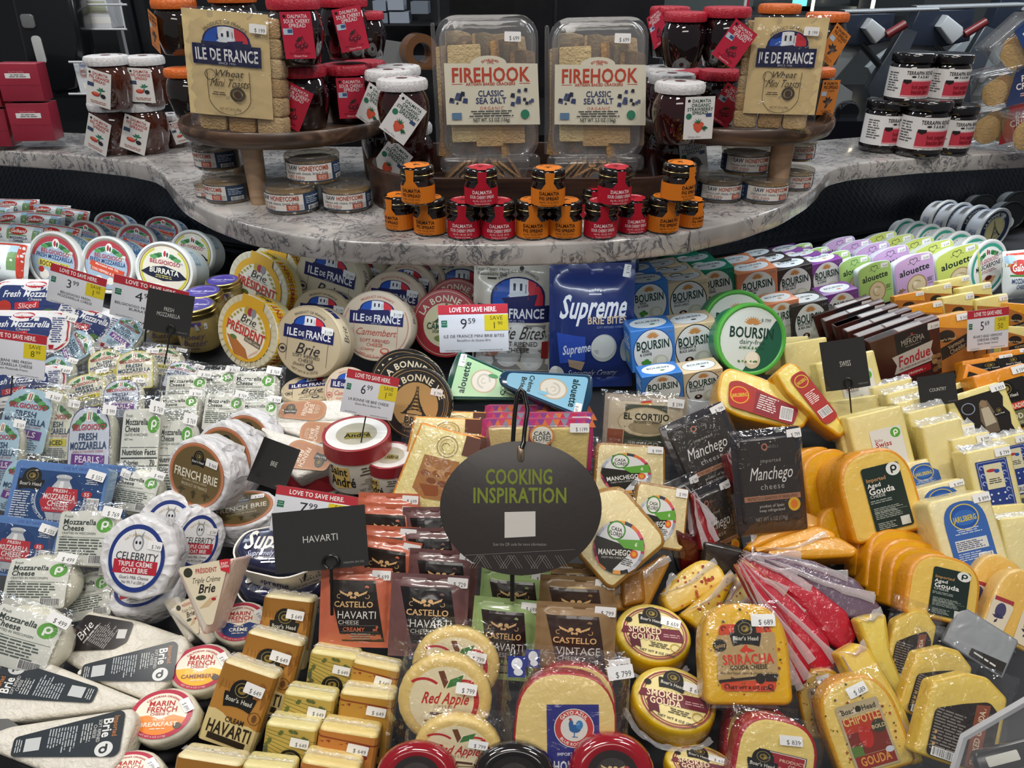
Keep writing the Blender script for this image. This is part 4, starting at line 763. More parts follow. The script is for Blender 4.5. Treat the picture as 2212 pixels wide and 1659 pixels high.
def p_pmozz(k):   # flat pouch of fresh mozzarella or ball
    w, h = (9, 9) if k == 'flat' else ((8, 11) if k == 'tall' else (9.5, 9)); t = 3 if k != 'ball' else 6
    b = MB('cheese', 'wrap')
    if k == 'ball': b.lathe([(0, -5.6), (2.4, -5.2), (4.0, -3.8), (4.5, -2.2), (4.1, -.8), (2.6, .1), (0, .45)], 'e4e2d0', 32)
    else: b.prism(rrect(w*.84, h*.84, 2.2, 5), -3, 0, 1.3, 'e0dfd0', puff=.4, wob=.07)
    p = MB('label_print', 'print'); R = 5.5
    zf = (lambda x, y: .45-(x*x+y*y)*.035) if k == 'ball' else (lambda x, y: .35*max(0, 1-(x/5)**2)*max(0, 1-(y/5)**2)+.1); p.map = lambda x, y, z: (x, y, zf(x, y)+z); p.cv = .8
    W = w*.78; H = h*.78; p.pg(rrect(W, H, .5, 3), 'd9dbd3'); y = H/2-.9
    p.t('Fresh', -W*.42, y+.25, .38, '33413a', 0, al=-1); p.t('Mozzarella', -W*.42, y-.45, .75, '2c3833', 1, al=-1, mw=W*.6); p.t('Cheese', -W*.42, y-1.25, .75, '2c3833', 1, al=-1, mw=W*.4); p.t('CRAFTED IN WISCONSIN', -W*.42, y-1.95, .33, '4c5a52', 0, al=-1, mw=W*.62); p.t('rBST free.', -W*.42, y-2.45, .28, '4c5a52', 0, al=-1)
    pee(p, W*.33, y-.8, .98)
    if k == 'tall': p.r(0, y-3.4, W*.96, .06, '3c4440'); p.t('Nutrition Facts', 0, y-3.9, .65, '2a302d', 1, mw=W*.9); p.r(0, y-4.6, W*.96, .16, '3c4440'); p.t('Calories', -W*.2, y-5.1, .55, '2a302d', 1, mw=W*.4); p.t('70', W*.36, y-5.1, .6, '2a302d', 1); p.r(0, y-5.5, W*.96, .1, '3c4440'); [p.r(0, y-5.8-.36*i, W*.96, .04, '6c746f') for i in range(6)]; p.g(0, y-6.7, W*.92, 2.1, 6, '4c5a52', al=1)
    else: p.g(0, -1.1, W*.88, 2.2, 6, '4c5a52', al=1); p.r(0, .1, W*.92, .05, '4c5a52'); p.bar(W*.28, -H*.38, W*.28, H*.14)
    f = MB('film_wrap', 'film'); f.grid(lambda u, v: (u*w*.55, v*h*.55, -.5+1.25*max(0, (1-u**4)*(1-v**4))**.5+.16*nz(u*w, v*h, 0, .9, 5)), 22, 22, 'ffffff', 'film')
    return w, h, [b, p, f, stk(w/2-1.2, h/2-1.0, '499' if k == 'ball' else '769', .95, -10, 2.5)]
def p_bluemozz():
    w, h = 14, 10.5; b = MB('tray', 'gloss'); b.prism(rrect(w, h, .7, 3), -3, 0, .3, '7f9fc0'); p = MB('label_print', 'gloss'); p.pg(rrect(w, h, .7, 3), '5f86c2'); p.r(.2, -.5, w*.92, h*.84, '24487c'); p.t('USE BY 08/09/25', 2.5, 4.6, .5, '3a559c')
    crest(p, -4.2, 2.2, 4); p.ring(.6, -.6, 3.6, 3.75, 'b9c4d4', -200, 20); p.e(.6, -.5, 3.4, '1e3f74', 4.0)
    p.e(.6, 3, 1.2, 'c8ccd0', .45); p.r(.6, 2.6, 1.9, .5, '9aa0a6'); p.pg([(-.3, 2.4), (1.5, 2.4), (2.1, 1.4), (2.2, -.3), (-1, -.3), (-.9, 1.4)], 'c4c8cc'); p.pg([(.2, 2.3), (.7, 2.3), (.8, 0), (0, 0)], 'eef0f2')
    p.pg([(-2.3, -1.2), (-1.5, 1.2), (3, 1.2), (3.3, -1.2), (2.5, -2.8), (-1.6, -2.8)], 'b8303c'); p.t('FRESH', .5, .75, .55, 'f0e4e4', 1); p.t('MOZZARELLA', .5, -.25, .95, 'f0e4e4', 1, mw=4.8); p.t('CHEESE', .5, -1.35, .95, 'f0e4e4', 1, mw=3.2); p.t('- ALL NATURAL -', .5, -2.2, .4, 'f0e4e4', 1)
    p.pg([(-1.2, -2.9), (2.3, -2.9), (1.8, -4.1), (-.6, -4.1)], 'b4babf'); p.at('MADE WITH SEA SALT - NO ANTIBIOTICS', .6, -.4, 4, .42, 'd5dbe6', 262, 1, inn=1, sp=.04); p.t('GLUTEN FREE', 4.4, -1, .42, 'd5dbe6', 1, rot=75); p.g(-4.9, -2, 2.9, 4.6, 12, 'd5dbe6', al=1); p.g(4.9, 2.6, 2, .9, 3, 'd5dbe6'); p.e(4.5, .5, .8, 'b8303c', .55); p.t('55', 4.5, .5, .6, 'f0e4e4', 1); p.bar(5.6, -1.6, 1.6, 2.8, rot=0)
    f = MB('film_wrap', 'film'); f.grid(lambda u, v: (u*w*.5, v*h*.5, .2+.12*nz(u*w, v*h, 0, .7, 9)), 20, 16, 'ffffff', 'film')
    return w, h, [b, p, f, stk(w/2-1.6, h/2-1.5, '555', .4, -12, 2.8)]
# ------------------------------------------------------------------ bries
def p_wheel(k):    # paper wrapped soft wheel
    R, T = (5.4, 5.2) if k == 'fb' else (5.2, 4.2); o = []; n = 12
    for i in range(n): a = 2*pi*i/n+.2; o.append((R*(1+.035*sin(i*2.7))*cos(a), R*(1+.035*cos(i*1.9))*sin(a)))
    b = MB('wrapper', 'whitewrap'); b.prism(rpoly(o, .25, 1), -T, 0, .45, 'e0e0e3', wob=.16, puff=.12, nb=2)
    for i in range(7):    # folded pleats
        a = 2*pi*i/7+.1; c, s = cos(a), sin(a); b.add([(R*1.01*c, R*1.01*s, -T*.12), (R*1.035*cos(a+.1), R*1.035*sin(a+.1), -T*.5), (R*1.01*cos(a+.05), R*1.01*sin(a+.05), -T*.95), (R*.97*cos(a-.1), R*.97*sin(a-.1), -T*.5)], [(0, 1, 2, 3)], 'dadadd', None, False)
    p = MB('label_print', 'card'); p.map = lambda x, y, z: (x, y, .22+z-.006*(x*x+y*y)); p.cv = 1.2
    if k == 'fb':
        r = R*.86; p.e(0, 0, r, 'b96f48', n=44); p.ring(0, 0, r*.955, r*.965, 'e0b9a0'); p.e(0, 0, r*.89, '6b5a36', n=44); crest(p, .1, r*.52, r*.52); p.t('FRENCH BRIE', 0, 0, r*.27, 'e4dcc8', 1, mw=r*1.6); p.t('DOUBLE CREME CHEESE', 0, -r*.2, r*.06, 'd8ceb0'); p.t('PRODUCT OF FRANCE', 0, -r*.34, r*.1, 'd8ceb0', mw=r*.95)
        for s in (-1, 1): leaf(p, s*r*.45, -r*.58, r*.2, '4c4024')
        p.e(0, -r*.6, r*.04, '40351c', r*.14); p.ring(0, -r*.6, r*.07, r*.1, '40351c', 20, 160)
        sk = stk(r*.52, r*.5, '969', .3, -5, 2)
    else:
        r = R*.78; p.e(0, 0, r*.9, '243a82', r, n=44); p.e(0, 0, r*.78, 'e9e9ea', r*.86, n=44); p.at('NATURALLY GOOD', 0, .3, r*.62, r*.08, 'b9a46a', 90); p.e(0, r*.45, r*.18, '8f949c', r*.24); p.e(0, r*.44, r*.13, 'dfe0e2', r*.2)
        for s in (-1, 1): p.e(s*r*.06, r*.46, r*.035, '22252c', r*.05); p.pg([(s*r*.05, r*.62), (s*r*.16, r*.82), (s*r*.12, r*.58)], '8f949c')
        p.t('CELEBRITY', 0, r*.06, r*.24, '272a34', 0, .1, mw=r*1.35); p.r(0, -r*.26, r*1.4, r*.4, 'b8283a'); p.t('TRIPLE CRÈME', 0, -r*.17, r*.14, 'f2e6e8', 1, mw=r*1.1); p.t('GOAT BRIE', 0, -r*.35, r*.14, 'f2e6e8', 1, mw=r*.85); p.t("Goat's Milk Cheese", 0, -r*.56, r*.1, '272a34', 0, .2, mw=r*.95); p.t('Net Wt 7 oz (200 g)', 0, -r*.7, r*.09, '272a34', mw=r*.75)
        sk = stk(r*.55, r*.42, '749', .3, -5, 1.9)
    return 2*R, 2*R, [b, p, sk]
def p_marin(k):
    R, T = 4.1, 3.6; b = MB('cheese', 'wrap'); o = [(R*(1+.02*sin(i*2.1))*cos(2*pi*i/26), R*(1+.02*cos(i*1.3))*sin(2*pi*i/26)) for i in range(26)]; b.prism(o, -T, 0, .9, 'e9e6d6', puff=.15, wob=.06, nb=4)
    p = MB('label_print', 'print'); p.map = lambda x, y, z: (x, y, .2+z-.01*(x*x+y*y)); p.cv = .9; r = R*.88; p.e(0, 0, r, 'b9304a', n=44); p.e(0, 0, r*.84, 'efe8d6', n=40); cc = {'CAMEMBERT': 'efb62c', 'CRÈME': '2c3f74', 'BREAKFAST': 'f08a34'}[k]
    p.pg([(r*.84*cos(radians(a)), r*.84*sin(radians(a))) for a in range(187, 354, 8)]+[(r*.4, -r*.05), (0, -r*.22), (-r*.4, -r*.05)], cc)
    p.at('CALIFORNIA ORIGINAL', 0, 0, r*.72, r*.08, 'b9304a', 90, 1); p.t('MARIN', -r*.02, r*.42, r*.22, 'b9302f', 1, mw=r*.85); p.t('FRENCH', r*.02, r*.17, r*.22, 'b9302f', 1, mw=r*.98); p.t('CHEESE C°', 0, -r*.02, r*.1, 'b9302f', 1); p.t('PETITE', 0, -r*.24, r*.09, 'f4ecd8', 1) ; p.t(k, 0, -r*.42, r*.17, '7a3a20' if k == 'CAMEMBERT' else 'f4ecd8', 1, mw=r*1.2); p.g(0, -r*.6, r*.5, r*.08, 1, 'f4ecd8'); p.e(r*.6, -r*.5, r*.13, '5a5248')
    p.at('NET WT 4 OZ (113g)', 0, 0, r*.92, r*.07, 'f2dcdc', 262, 0, inn=1)
    return 2*R, 2*R, [b, p, stk(r*.78, r*.3, '899', .3, -60, 2.1)]
def p_supreme():
    o = rpoly([(-7.2, .3), (-6, 2.6), (-1, 3.4), (5.4, 3), (7.4, .6), (6.2, -2), (1, -3.6), (-5.4, -2.2)], 1.6, 4); b = MB('tray', 'card'); n = len(o); w2 = [(x*1.04, y*1.06) for x, y in o]
    vs = [(x*.92, y*.9, -4.6) for x, y in w2]+[(x, y, -.9) for x, y in w2]+[(x*.965, y*.95, -.9) for x, y in w2]+[(x*.9, y*.86, -4.4) for x, y in w2]
    fs = [(k*n+i, k*n+(i+1) % n, (k+1)*n+(i+1) % n, (k+1)*n+i) for k in range(3) for i in range(n)]+[tuple(range(n-1, -1, -1))]; b.add(vs, fs, 'e4dfd6')
    c = MB('cheese', 'foilbag'); c.prism([(x*.93, y*.9) for x, y in o], -4, .2, .8, '272c4c', puff=.25, wob=.07)
    p = MB('label_print', 'gloss'); p.map = lambda x, y, z: (x, y, .44+z); p.t('Supreme', -.2, .8, 2.4, 'e8e4dc', 1, .3, mw=10); p.t('Supremely Creamy', -1, -1, .7, '98a2cc', 0, .3, mw=7); p.g(0, -2, 5, .8, 2, '6a74a8')
    s = MB('tray_print', 'card')
    s.map = lambda x, y, z: (x*.985, -3.35-(.02*x*x)*0-z+(abs(x)*.11 if x > 0 else abs(x)*.22), y); s.map = lambda x, y, z: (x, (-3.72+(x-1)*.33 if x > 1 else -3.72-(x-1)*.24)*1.0+(.085*(-.9-y)) -.1-z, y); s.cv = 1
    s.t('Supreme', -1.4, -2.6, 1.5, '26283c', 1, .2, mw=5.2); s.t('LOCALLY', 4.3, -2.1, .55, '26283c', 1, sp=.2, mw=2.8); s.t('SOURCED', 4.3, -2.8, .55, '26283c', 1, sp=.2, mw=2.8); s.t('NET WT 7 OZ (198g)', 2.6, -3.8, .4, '26283c')
    return 14.6, 7, [b, c, p, s]
def p_stand(fn, *a): return fn(*a)
def p_andre():
    R, H = 4.3, 6.6; b = MB('box', 'card'); b.lathe([(0, 0), (R-.15, 0), (R-.1, .1), (R-.1, H-2)], 'e6e1d4', 48); l = MB('lid', 'card'); l.lathe([(R-.08, H-2.1), (R+.05, H-2.1), (R+.05, H), (R-.1, H+.08), (R-.35, H+.02), (R-.4, H-.05)], '9b2c34', 48); l.lathe([(R-.4, H-.05), (R*.62, H-.05), (R*.6, H-.12)], 'ecebe8', 48)
    w = MB('window', 'gloss'); w.lathe([(R*.61, H-.1), (R*.5, H-.1), (0, H-.1)], 'b9b5a4', 40); w.pg([(0, 0), (1, 0), (1, 1)], 'b9b5a4') if 0 else None; w.map = lambda x, y, z: (x, y, H-.1+z); w.pg([(-1.6, -1), (1.8, -1.4), (1.6, 0), (-1.2, .5)], '8f8648'); w.t('André', .1, -.4, .9, '26251c', 1, rot=-8)
    s = MB('side_print', 'card'); s.map = lambda x, y, z: ((R-.06+z)*sin(x/R), -(R-.06+z)*cos(x/R), y); s.cv = .8
    s.pg([(-3.9, 3.8), (-1.6, 4), (-1.4, 1.1), (-3.6, .6), (-4.3, 2)], 'd9b96a'); s.t('Saint', -3.1, 3.4, 1.2, '2a2a26', 1, mw=2.6); s.t('André', -2.6, 1.9, 1.5, '2a2a26', 1, mw=3.6); s.g(1.7, 3.4, 4.4, 1.4, 3, '5c564a'); s.g(1.7, 1.9, 4, .9, 3, '9a9484'); s.t('NET WT 7 OZ (200g)', 1.6, .7, .42, '4a463c', mw=4); s.t('200g', 1.2, 1.2, .4, '4a463c')
    return 2*R, H, [b, l, w, s]
def p_butter():
    R, H = 4.1, 8.6; b = MB('jar', 'gloss'); b.lathe([(0, 0), (R-.5, 0), (R-.35, .3), (R-.1, 1), (R, H-2.4), (R-.2, H-1.9), (R-.4, H-1.5)], 'bfa868', 40); l = MB('lid', 'metal'); l.lathe([(R-.2, H-1.7), (R+.1, H-1.7), (R+.1, H-.9), (R-.1, H-.8), (R-.1, H-.15), (R-.3, H), (R-.6, H)], 'b9a566', 40, fl=.004); l.lathe([(R-.6, H), (0, H)], '4c3f96', 40, m='print')
    l.map = lambda x, y, z: (x, y, H+z); l.m = 'print'; l.t('Honey Butter', 0, 0, .9, 'dcd8f0', 1, .3, mw=5.6); l.at('SPREADABLE GOURMET BUTTER', 0, 0, 2.7, .4, 'c0b8e4', 90); l.g(0, -1.3, 3.4, .6, 2, 'c0b8e4')
    s = MB('label_print', 'print'); s.map = lambda x, y, z: ((R+z)*sin(x/R), -(R+z)*cos(x/R), y); s.cv = .8; s.r(0, 6, 4.5, .8, '6a5a9c'); s.t('Honey', 0, 3.6, 1.3, '5a4a78', 0, .3); s.t('Butter', .3, 2.2, 1.3, '5a4a78', 0, .3); s.g(0, 1, 3, .4, 1, '5a4a78')
    k = stk(0, 0, '1199', 0, 0, 2.2); k.v = [((R+.08+z)*sin((x+2.2)/R), -(R+.08+z)*cos((x+2.2)/R), y+5.4) for x, y, z in k.v]
    return 2*R+.2, H, [b, l, s, k]
# ------------------------------------------------------------------ hard cheeses
def flap(w, y, z=-.8, h=1.2, k=0, c='ffffff'):       # crimped seam of the film above a block
    f = MB('film_flap', 'filmw'); f.grid(lambda u, v: (u*w/2*(1-.08*(v+1)), y+(v+1)/2*h*(1+.3*nz(u*w, k, 0, 1, k)), z+.25*nz(u*w*1.4, v*2, 0, 1.1, k)*(v+1)), 20, 5, c, 'filmw'); return f
def cover(w, h, z=.15, amp=.1, k=0, m='film', n=16, q=.3):
    f = MB('film_wrap', m); f.grid(lambda u, v: (u*w/2, v*h/2, z-q*(u**6+v**6)+amp*nz(u*w, v*h, 0, .9, k)), n, n, 'ffffff', m); return f
def p_block(k, price='649'):
    w, h, d = 7.2, 11, 4.4; end = {'cream': 'ecdfb4', 'dill': 'e8dca2', 'jal': 'ecdda8', 'hot': 'ead596'}[k]; bd = {'cream': 'b5803a', 'dill': 'c0a552', 'jal': 'b88a38', 'hot': 'c07c3a'}[k]
    b = MB('cheese', 'wrap'); b.prism(rrect(w, h, .7, 4), -d, 0, .7, end, nb=4, wob=.05); p = MB('label_print', 'print'); sk = .0
    # the printed band wraps round the face and over the two long edges
    def mp(x, y, z):
        X = abs(x)
        if X <= w/2-.7: q = (X, .0)
        elif X <= w/2+.4: a = (X-w/2+.7)/1.1*pi/2; q = (w/2-.7+.72*sin(a), -.7+.72*cos(a))
        else: q = (w/2+.02, -.7-(X-w/2-.4))
        zz = z+.03
        return (math.copysign(q[0]+(zz if X > w/2+.3 else zz*.4), x), y, q[1]+zz)
    p.map = mp; p.cv = .55; hh = h*.93; y0 = -.25
    if k == 'cream':
        p.r(0, y0, w+2.6, hh, bd); p.pg([(-w/2-1.2, 2), (w/2+1.2, 2), (w/2+1.2, 5), (-w/2-1.2, 5)], 'a06f2e')
        for i in range(14): p.pg([(-3+i*.5+.3*sin(i), 1.5+sin(i*3)), (-2.7+i*.5, 2.7+sin(i*3)), (-2.9+i*.45, 3.2)], '94602a')
        p.pg([(-w/2-1.2, -5.3), (w/2+1.2, -5.3), (w/2+1.2, -2.7), (2.2, -1.9), (0, -2.1), (-1.4, -1.2), (-2.6, -.9), (-w/2-1.2, -1.4)], 'd9c58c'); crest(p, 0, 1.6, 4.2); p.t('CREAM', .3, -1.75, .7, '30261c', 1, mw=2.4); p.t('HAVARTI', 0, -3.1, 1.7, '30261c', 1, mw=5.8); p.r(0, -4.5, 5, .8, '30261c', -2); p.ring(2.5, -.7, .75, .82, '4a2c18'); p.e(2.5, -.7, .3, '6a4426', .5)
        for i in range(4): p.e(2.2, 2.2+i*.5, .35, '8a5a28', .3)
    elif k == 'dill':
        p.r(0, y0, w+2.6, hh, bd)
        for i in range(7): p.pg([(-3.4, 4.4-i*.5), (3.5, 3.2-i*.9), (3.5, 3.1-i*.9), (-3.4, 4.3-i*.5)], '6f7438')
        for i in range(16): p.e(3.2*sin(i*2.3), 3.2+1.3*cos(i*1.7), .3, '5f6a38', .22)
        for x in (-3, 3.2): [p.e(x+.3*sin(i*2), -1.6+i*.5, .35, '545c40', .3) for i in range(7)]
        crest(p, .4, -.4, 4.2); p.t('HAVARTI', 0, -3.5, 1.3, '2c3420', 1, mw=5)
    else:
        p.r(0, y0, w+2.6, hh, bd); p.pg([(-w/2-1, 4.2), (w/2+1, 3.6), (w/2+1, 3.3), (1, 3.6), (-w/2-1, 3.9)], '8a4226'); [p.pg([(-3.4+i*.8, 3.2+.3*sin(i*2)), (-2.8+i*.8, 3.35+.3*sin(i*2)), (-2.9+i*.8, 3.1)], '8c3c28') for i in range(8)]
        if k == 'hot': [p.e(1+.8*cos(i), 1.6+.5*sin(i*1.5), .9, '8c2c24', .4) for i in range(4)]
        crest(p, 0, -.6, 4.2); p.t('HAVARTI', 0, -3.5, 1.3, '3c2416', 1, mw=5)
    out = [b, p, flap(w*1.02, h/2-.1, -1.6, .7, k=len(k)), stk(w*.2, h/2-2.6, price, .32, -4, 2.6)]
    return w, h, out
def p_apple():
    R, T = 5.4, 2.6; b = MB('cheese', 'wrap'); b.lathe([(0, -T), (R-.5, -T), (R, -T+.6), (R, -.7), (R-.25, -.2), (R-.7, 0), (R-1.1, -.02), (0, 0)], 'e6cb88', 72, fl=.006, flk=24)
    p = MB('label_print', 'print'); r = R*.74; p.e(0, 0, r, 'e6dab4', n=44); p.ring(.1, 0, r*.82, r*.97, 'b9202a', -78, 38); p.ring(-r*.62, r*.02, r*.56, r*.64, 'b9202a', 50, 125); p.ring(r*.55, r*.05, r*.52, r*.6, 'b9202a', 70, 135)
    p.pg([(-r*.02, r*.35), (-r*.22, r*.85), (-r*.05, r*.88), (r*.08, r*.55)], '6e3c20'); p.pg([(r*.04, r*.36), (r*.14, r*.62), (r*.52, r*.78), (r*.42, r*.5)], '3d7a3c'); p.t('Red Apple', 0, r*.08, r*.34, 'b9202a', 1, .3, mw=r*1.35); p.t('CHEESE', -r*.02, -r*.17, r*.09, '8f6a48', 0, sp=.2); p.r(r*.05, -r*.4, r*.9, r*.09, '5c3420', -2); p.r(0, -r*.56, r*1.1, r*.05, '8f7a58', 4)
    f = MB('film_wrap', 'film'); f.grid(lambda u, v: (u*6.7, v*6.4, -T*.55+2.0*max(0, 1-(u*u+v*v)**2.2)**.35+.12*nz(u*6, v*6, 0, .9, 2)), 30, 30, 'ffffff', 'film')
    return 2*R, 2*R, [b, p, f, stk(r*.62, r*.42, '799', .7, -6, 2.4)]
def p_gayo():
    w, h = 11, 11.5; b = MB('cheese', 'wrap'); b.prism(dome(w, h, .55, 1), -2.8, 0, .22, 'a8242c', cap='ecd494', puff=.1); p = MB('label_print', 'print'); p.map = lambda x, y, z: (x, y, .13+z); a = 4
    p.r(.9, -1.8, 5.6, 8.2, '2a2c7c', a); p.r(.9, -1.8, 5.3, 7.9, '3a3c92', a); p.r(.9, -1.8, 5.2, 7.8, '2a2c7c', a); p.e(.9, -.3, 2.15, 'dfdcd6'); p.ring(.9, -.3, 1.45, 2.05, 'c03a38'); p.at('GAYO AZUL', .9, -.3, 1.75, .42, 'f0e6e0', 94, 1); p.at('BLUE ROOSTER', .9, -.3, 1.75, .34, 'f0e6e0', 274, 1, inn=1)
    p.e(1.0, -.35, .62, '2a5f9c', .45); p.e(.55, .1, .25, '2a5f9c', .5); p.e(1.45, .1, .38, '3a7fb8', .5); p.e(.45, .65, .16, 'b8302c', .14); p.r(.95, -1, .1, .5, '2a5f9c'); p.r(1.05, -1.25, .6, .08, '2a5f9c')
    p.t('IMPORTED FROM', 1.1, -3.1, .34, 'd0d0e4', 1, rot=a); p.t('HOLLAND', 1.2, -4.4, 1.2, 'e4e4ee', 1, rot=a, mw=4.6)
    f = MB('film_wrap', 'film'); f.grid(lambda u, v: (u*7, v*7.6, -1.9+2.4*max(0, (1-abs(u)**5)*(1-abs(v)**6))**.6+.14*nz(u*7, v*7, 0, .9, 6)), 28, 30, 'ffffff', 'film'); f.z = -.9; 
    c = MB('corner_print', 'print'); c.map = lambda x, y, z: (x, y, -.6+z); c.r(-5.6, 5.9, 1.9, 2.4, '2c3a86', 3); c.e(-5.6, 6.2, .6, 'e8ebf2', .7); c.e(-5.4, 5.3, .5, 'e8ebf2', .4)
    return w, h, [b, p, f, c, stk(5.6, 6.2, '799', .1, 12, 2.8)]
def p_smoked():
    R, T = 4.6, 4.4; b = MB('cheese', 'wrap'); b.lathe([(0, -T), (R-.6, -T), (R, -T+.7), (R+.05, -T*.5), (R, -.7), (R-.25, -.2), (R-.8, 0)], ['cf9c28', 'cf9c28', 'd2a02c', 'd6a838', 'dcb64c', 'e6cc74'], 44); b.lathe([(R-.8, 0), (0, .05)], 'ecdf9a', 44)
    p = MB('label_print', 'print'); p.map = lambda x, y, z: (x, y, .06+z); r = R*.86; p.ring(.2, -.2, r*.93, r*.98, '94404a'); p.ring(.2, -.2, r*.87, r*.895, '94404a'); p.e(.2, -.2, r*.86, 'e4d596'); 
    for i in range(7): p.r(-1.4+i*.5, 1.2, .04, 3, 'b5a468', 40); p.r(-.9+i*.5, 1.2, .04, 3, 'b5a468', -40)
    crest(p, -.5, 2.1, 3.1); p.pg([(-3.6, -.2), (3.0, .95), (3.5, .2), (3.7, -.9), (-2.9, -1.7), (-2.7, -1.1), (-3.8, -1.2)], '6d2433'); p.pg([(-2.8, -1.5), (-1.5, -1.5), (-1.1, -2.9), (-1.7, -2.7), (-2.2, -3.1)], '5a1c2a'); p.t('SMOKED', -1.0, -.15, .95, 'e4d3ae', 1, rot=8, mw=4); p.t('GOUDA', -.8, -1.15, .95, 'e4d3ae', 1, rot=8, mw=3.4); p.g(2.2, -.25, 2.2, .6, 2, 'c9a0a0', 8); p.g(.9, -2, 2.6, .8, 3, '3c3226', 2); p.t('NET WT 8 OZ (226g)', .8, -3.1, .32, '3c3226', 1); p.ring(2.8, -1.9, .5, .62, 'b59a3c'); p.e(-3.1, .9, .4, '26221c', .4)
    f = MB('film_flap', 'filmw'); f.grid(lambda u, v: ((R+.15+.35*(v+1))*cos(-1.6+u*1.2), (R+.15+.35*(v+1))*sin(-1.6+u*1.2), -T*.7+.5*nz(u*6, v, 0, 1.3, 4)), 24, 3, 'ffffff')
    return 2*R, 2*R, [b, p, f, stk(1.9, 1.9, '659', .16, -3, 2.4)]
def p_dslab(k):      # arched slabs: sriracha, chipotle, red wax gouda, aged gouda
    w, h = (9, 11.4); rind, face = {'sri': ('deaa3a', 'e8bc50'), 'chip': ('d8a03a', 'e8cc7c'), 'red': ('a31c2a', 'ecd58c'), 'aged': ('dd9426', 'ecca78'), 'agedp': ('dd9426', 'e4b04c'), 'folk': ('dfbc7a', 'e8c076')}[k]; d = 3.4
    b = MB('cheese', 'wrap'); o = dome(w, h, .5, .9, 18); b.prism(o, -d, 0, .45, rind, cap=face, puff=.08, wob=.05, nb=3); out = [b]; p = MB('label_print', 'print'); p.map = lambda x, y, z: (x, y, .16+z)
    if k in ('aged', 'red', 'chip'): b.pg([(x*.86, y*.88-.1) for x, y in o], face, 'wrap')
    R = random.Random(5)
    if k in ('sri', 'chip'):
        sp = MB('pepper_flecks', 'cheese'); sp.kind = 'stuff'; sp.map = lambda x, y, z: (x, y, .1+.1*(1-(x*x/20+y*y/32))+.02)
        for i in range(46):
            a = R.random()*6.28; q = .6+.36*R.random(); x, y = w/2*q*cos(a), h/2*q*sin(a)*.92; s = .07+.12*R.random()
            sp.z = .01; sp.pg([(x+s*cos(t)*(.6+R.random()*.8), y+s*sin(t)*(.6+R.random()*.8)) for t in (0, 1.2, 2.4, 3.7, 5)], R.choice(['8c3a1c', 'b04a20', '4c4420', '9c5a1c']))
        out.append(sp)
    if k == 'sri':
        p.pg(rpoly([(-2.7, 3.3), (2.7, 3.3), (2.8, -4.1), (-2.8, -4.1)], .7, 3), 'cf4a2a'); p.pg(rpoly([(-3, 2.0), (3, 2.5), (3.1, -2.8), (-3.1, -3.1)], .15, 2), 'b59a6a'); [p.ring(sx*2.2, yy, .15, .3, '6a2418', 0, 270) for sx in (-1, 1) for yy in (2.8, -3.6)]
        crest(p, 0, 2.3, 3.2); p.e(-2.7, .9, .7, '2a241c'); p.t('Spicy', -2.7, .9, .4, 'b59a6a', 1, rot=15); p.pg([(-.7, .35), (0, 1.1), (.15, .7), (.9, .35), (.2, .2), (0, .05)], 'cf3a22'); p.t('SRIRACHA', .1, -.55, 1.15, 'cf3a22', 1, rot=3, mw=5.2); p.t('GOUDA CHEESE', .1, -1.45, .5, '3a2c1c', 1, rot=3, mw=3.8); p.t('With Red Pepper Flakes & Sriracha Chili Sauce', 0, -2.1, .3, '4a3a28', 0, .3, mw=5.8); p.pg([(-3, -2.9), (3, -2.2), (3, -2.5), (-3, -3.2)], '241c16'); p.e(1.2, -2.7, .5, '241c16', .55); p.r(2.3, -2.6, 1.1, .8, '241c16'); p.t('NET WT 8 OZ (226g)', .2, -3.7, .35, '241c16', 1); out += [p, stk(1.9, 3.8, '689', .3, 1, 2.5)]
    elif k == 'chip':
        p.pg(rpoly([(-2.6, 2.8), (2.6, 2.8), (2.6, -4.9), (-2.6, -4.9)], .2, 2), 'b5a684'); p.r(0, .2, 4.6, 2.0, 'b23a24'); p.t("Boar's  Head", 0, 2.0, .62, '2c261c', 1, mw=4.2); p.e(0, 2, .35, '2c261c'); p.t('CHIPOTLE', 0, .9, 1, 'd9b46a', 1, mw=4.5); p.r(0, -1.8, 4.6, 2.6, '7a2c22'); p.e(-.2, -1.2, .8, 'b52c24', 1.3); p.e(1.6, -.4, .8, '3c3c2c'); p.t('BOLD', 1.6, -.4, .45, 'c9b98c', 1); p.r(-1.7, -2.6, 1.3, 1.2, '5a7a3a'); p.r(0, -3.9, 4.6, 1.5, '8c2c22'); p.t('GOUDA', 0, -3.8, 1.0, 'd99a4a', 1, mw=3.6); p.e(1.9, -3.2, .5, 'c9ccd8', .35); out += [p, stk(.6, 4.1, '689', .3, 10, 2.4)]
    elif k == 'red':
        p.r(.6, -1.9, 5.2, 5.8, '2c2c5c'); p.r(.6, -1.9, 5.0, 5.6, 'e4dccc'); p.r(.6, -1.9, 4.8, 5.4, '9c2430'); crest(p, -1.4, -.6, 3.3); p.t('PRODUCT', 1.7, 0, .42, 'e0b8a0', 1); p.t('OF', 1.7, -.6, .42, 'e0b8a0', 1); p.t('HOLLAND', 1.7, -1.2, .42, 'e0b8a0', 1); p.t('GOUDA', .6, -3.2, 1.1, 'eee', 1) if 0 else p.t('GOUDA', .6, -3.3, 1.1, 'ece4d8', 1, mw=3.8); out += [p, stk(1.2, 3, '839', .3, 10, 2.5)]
    elif k == 'aged':
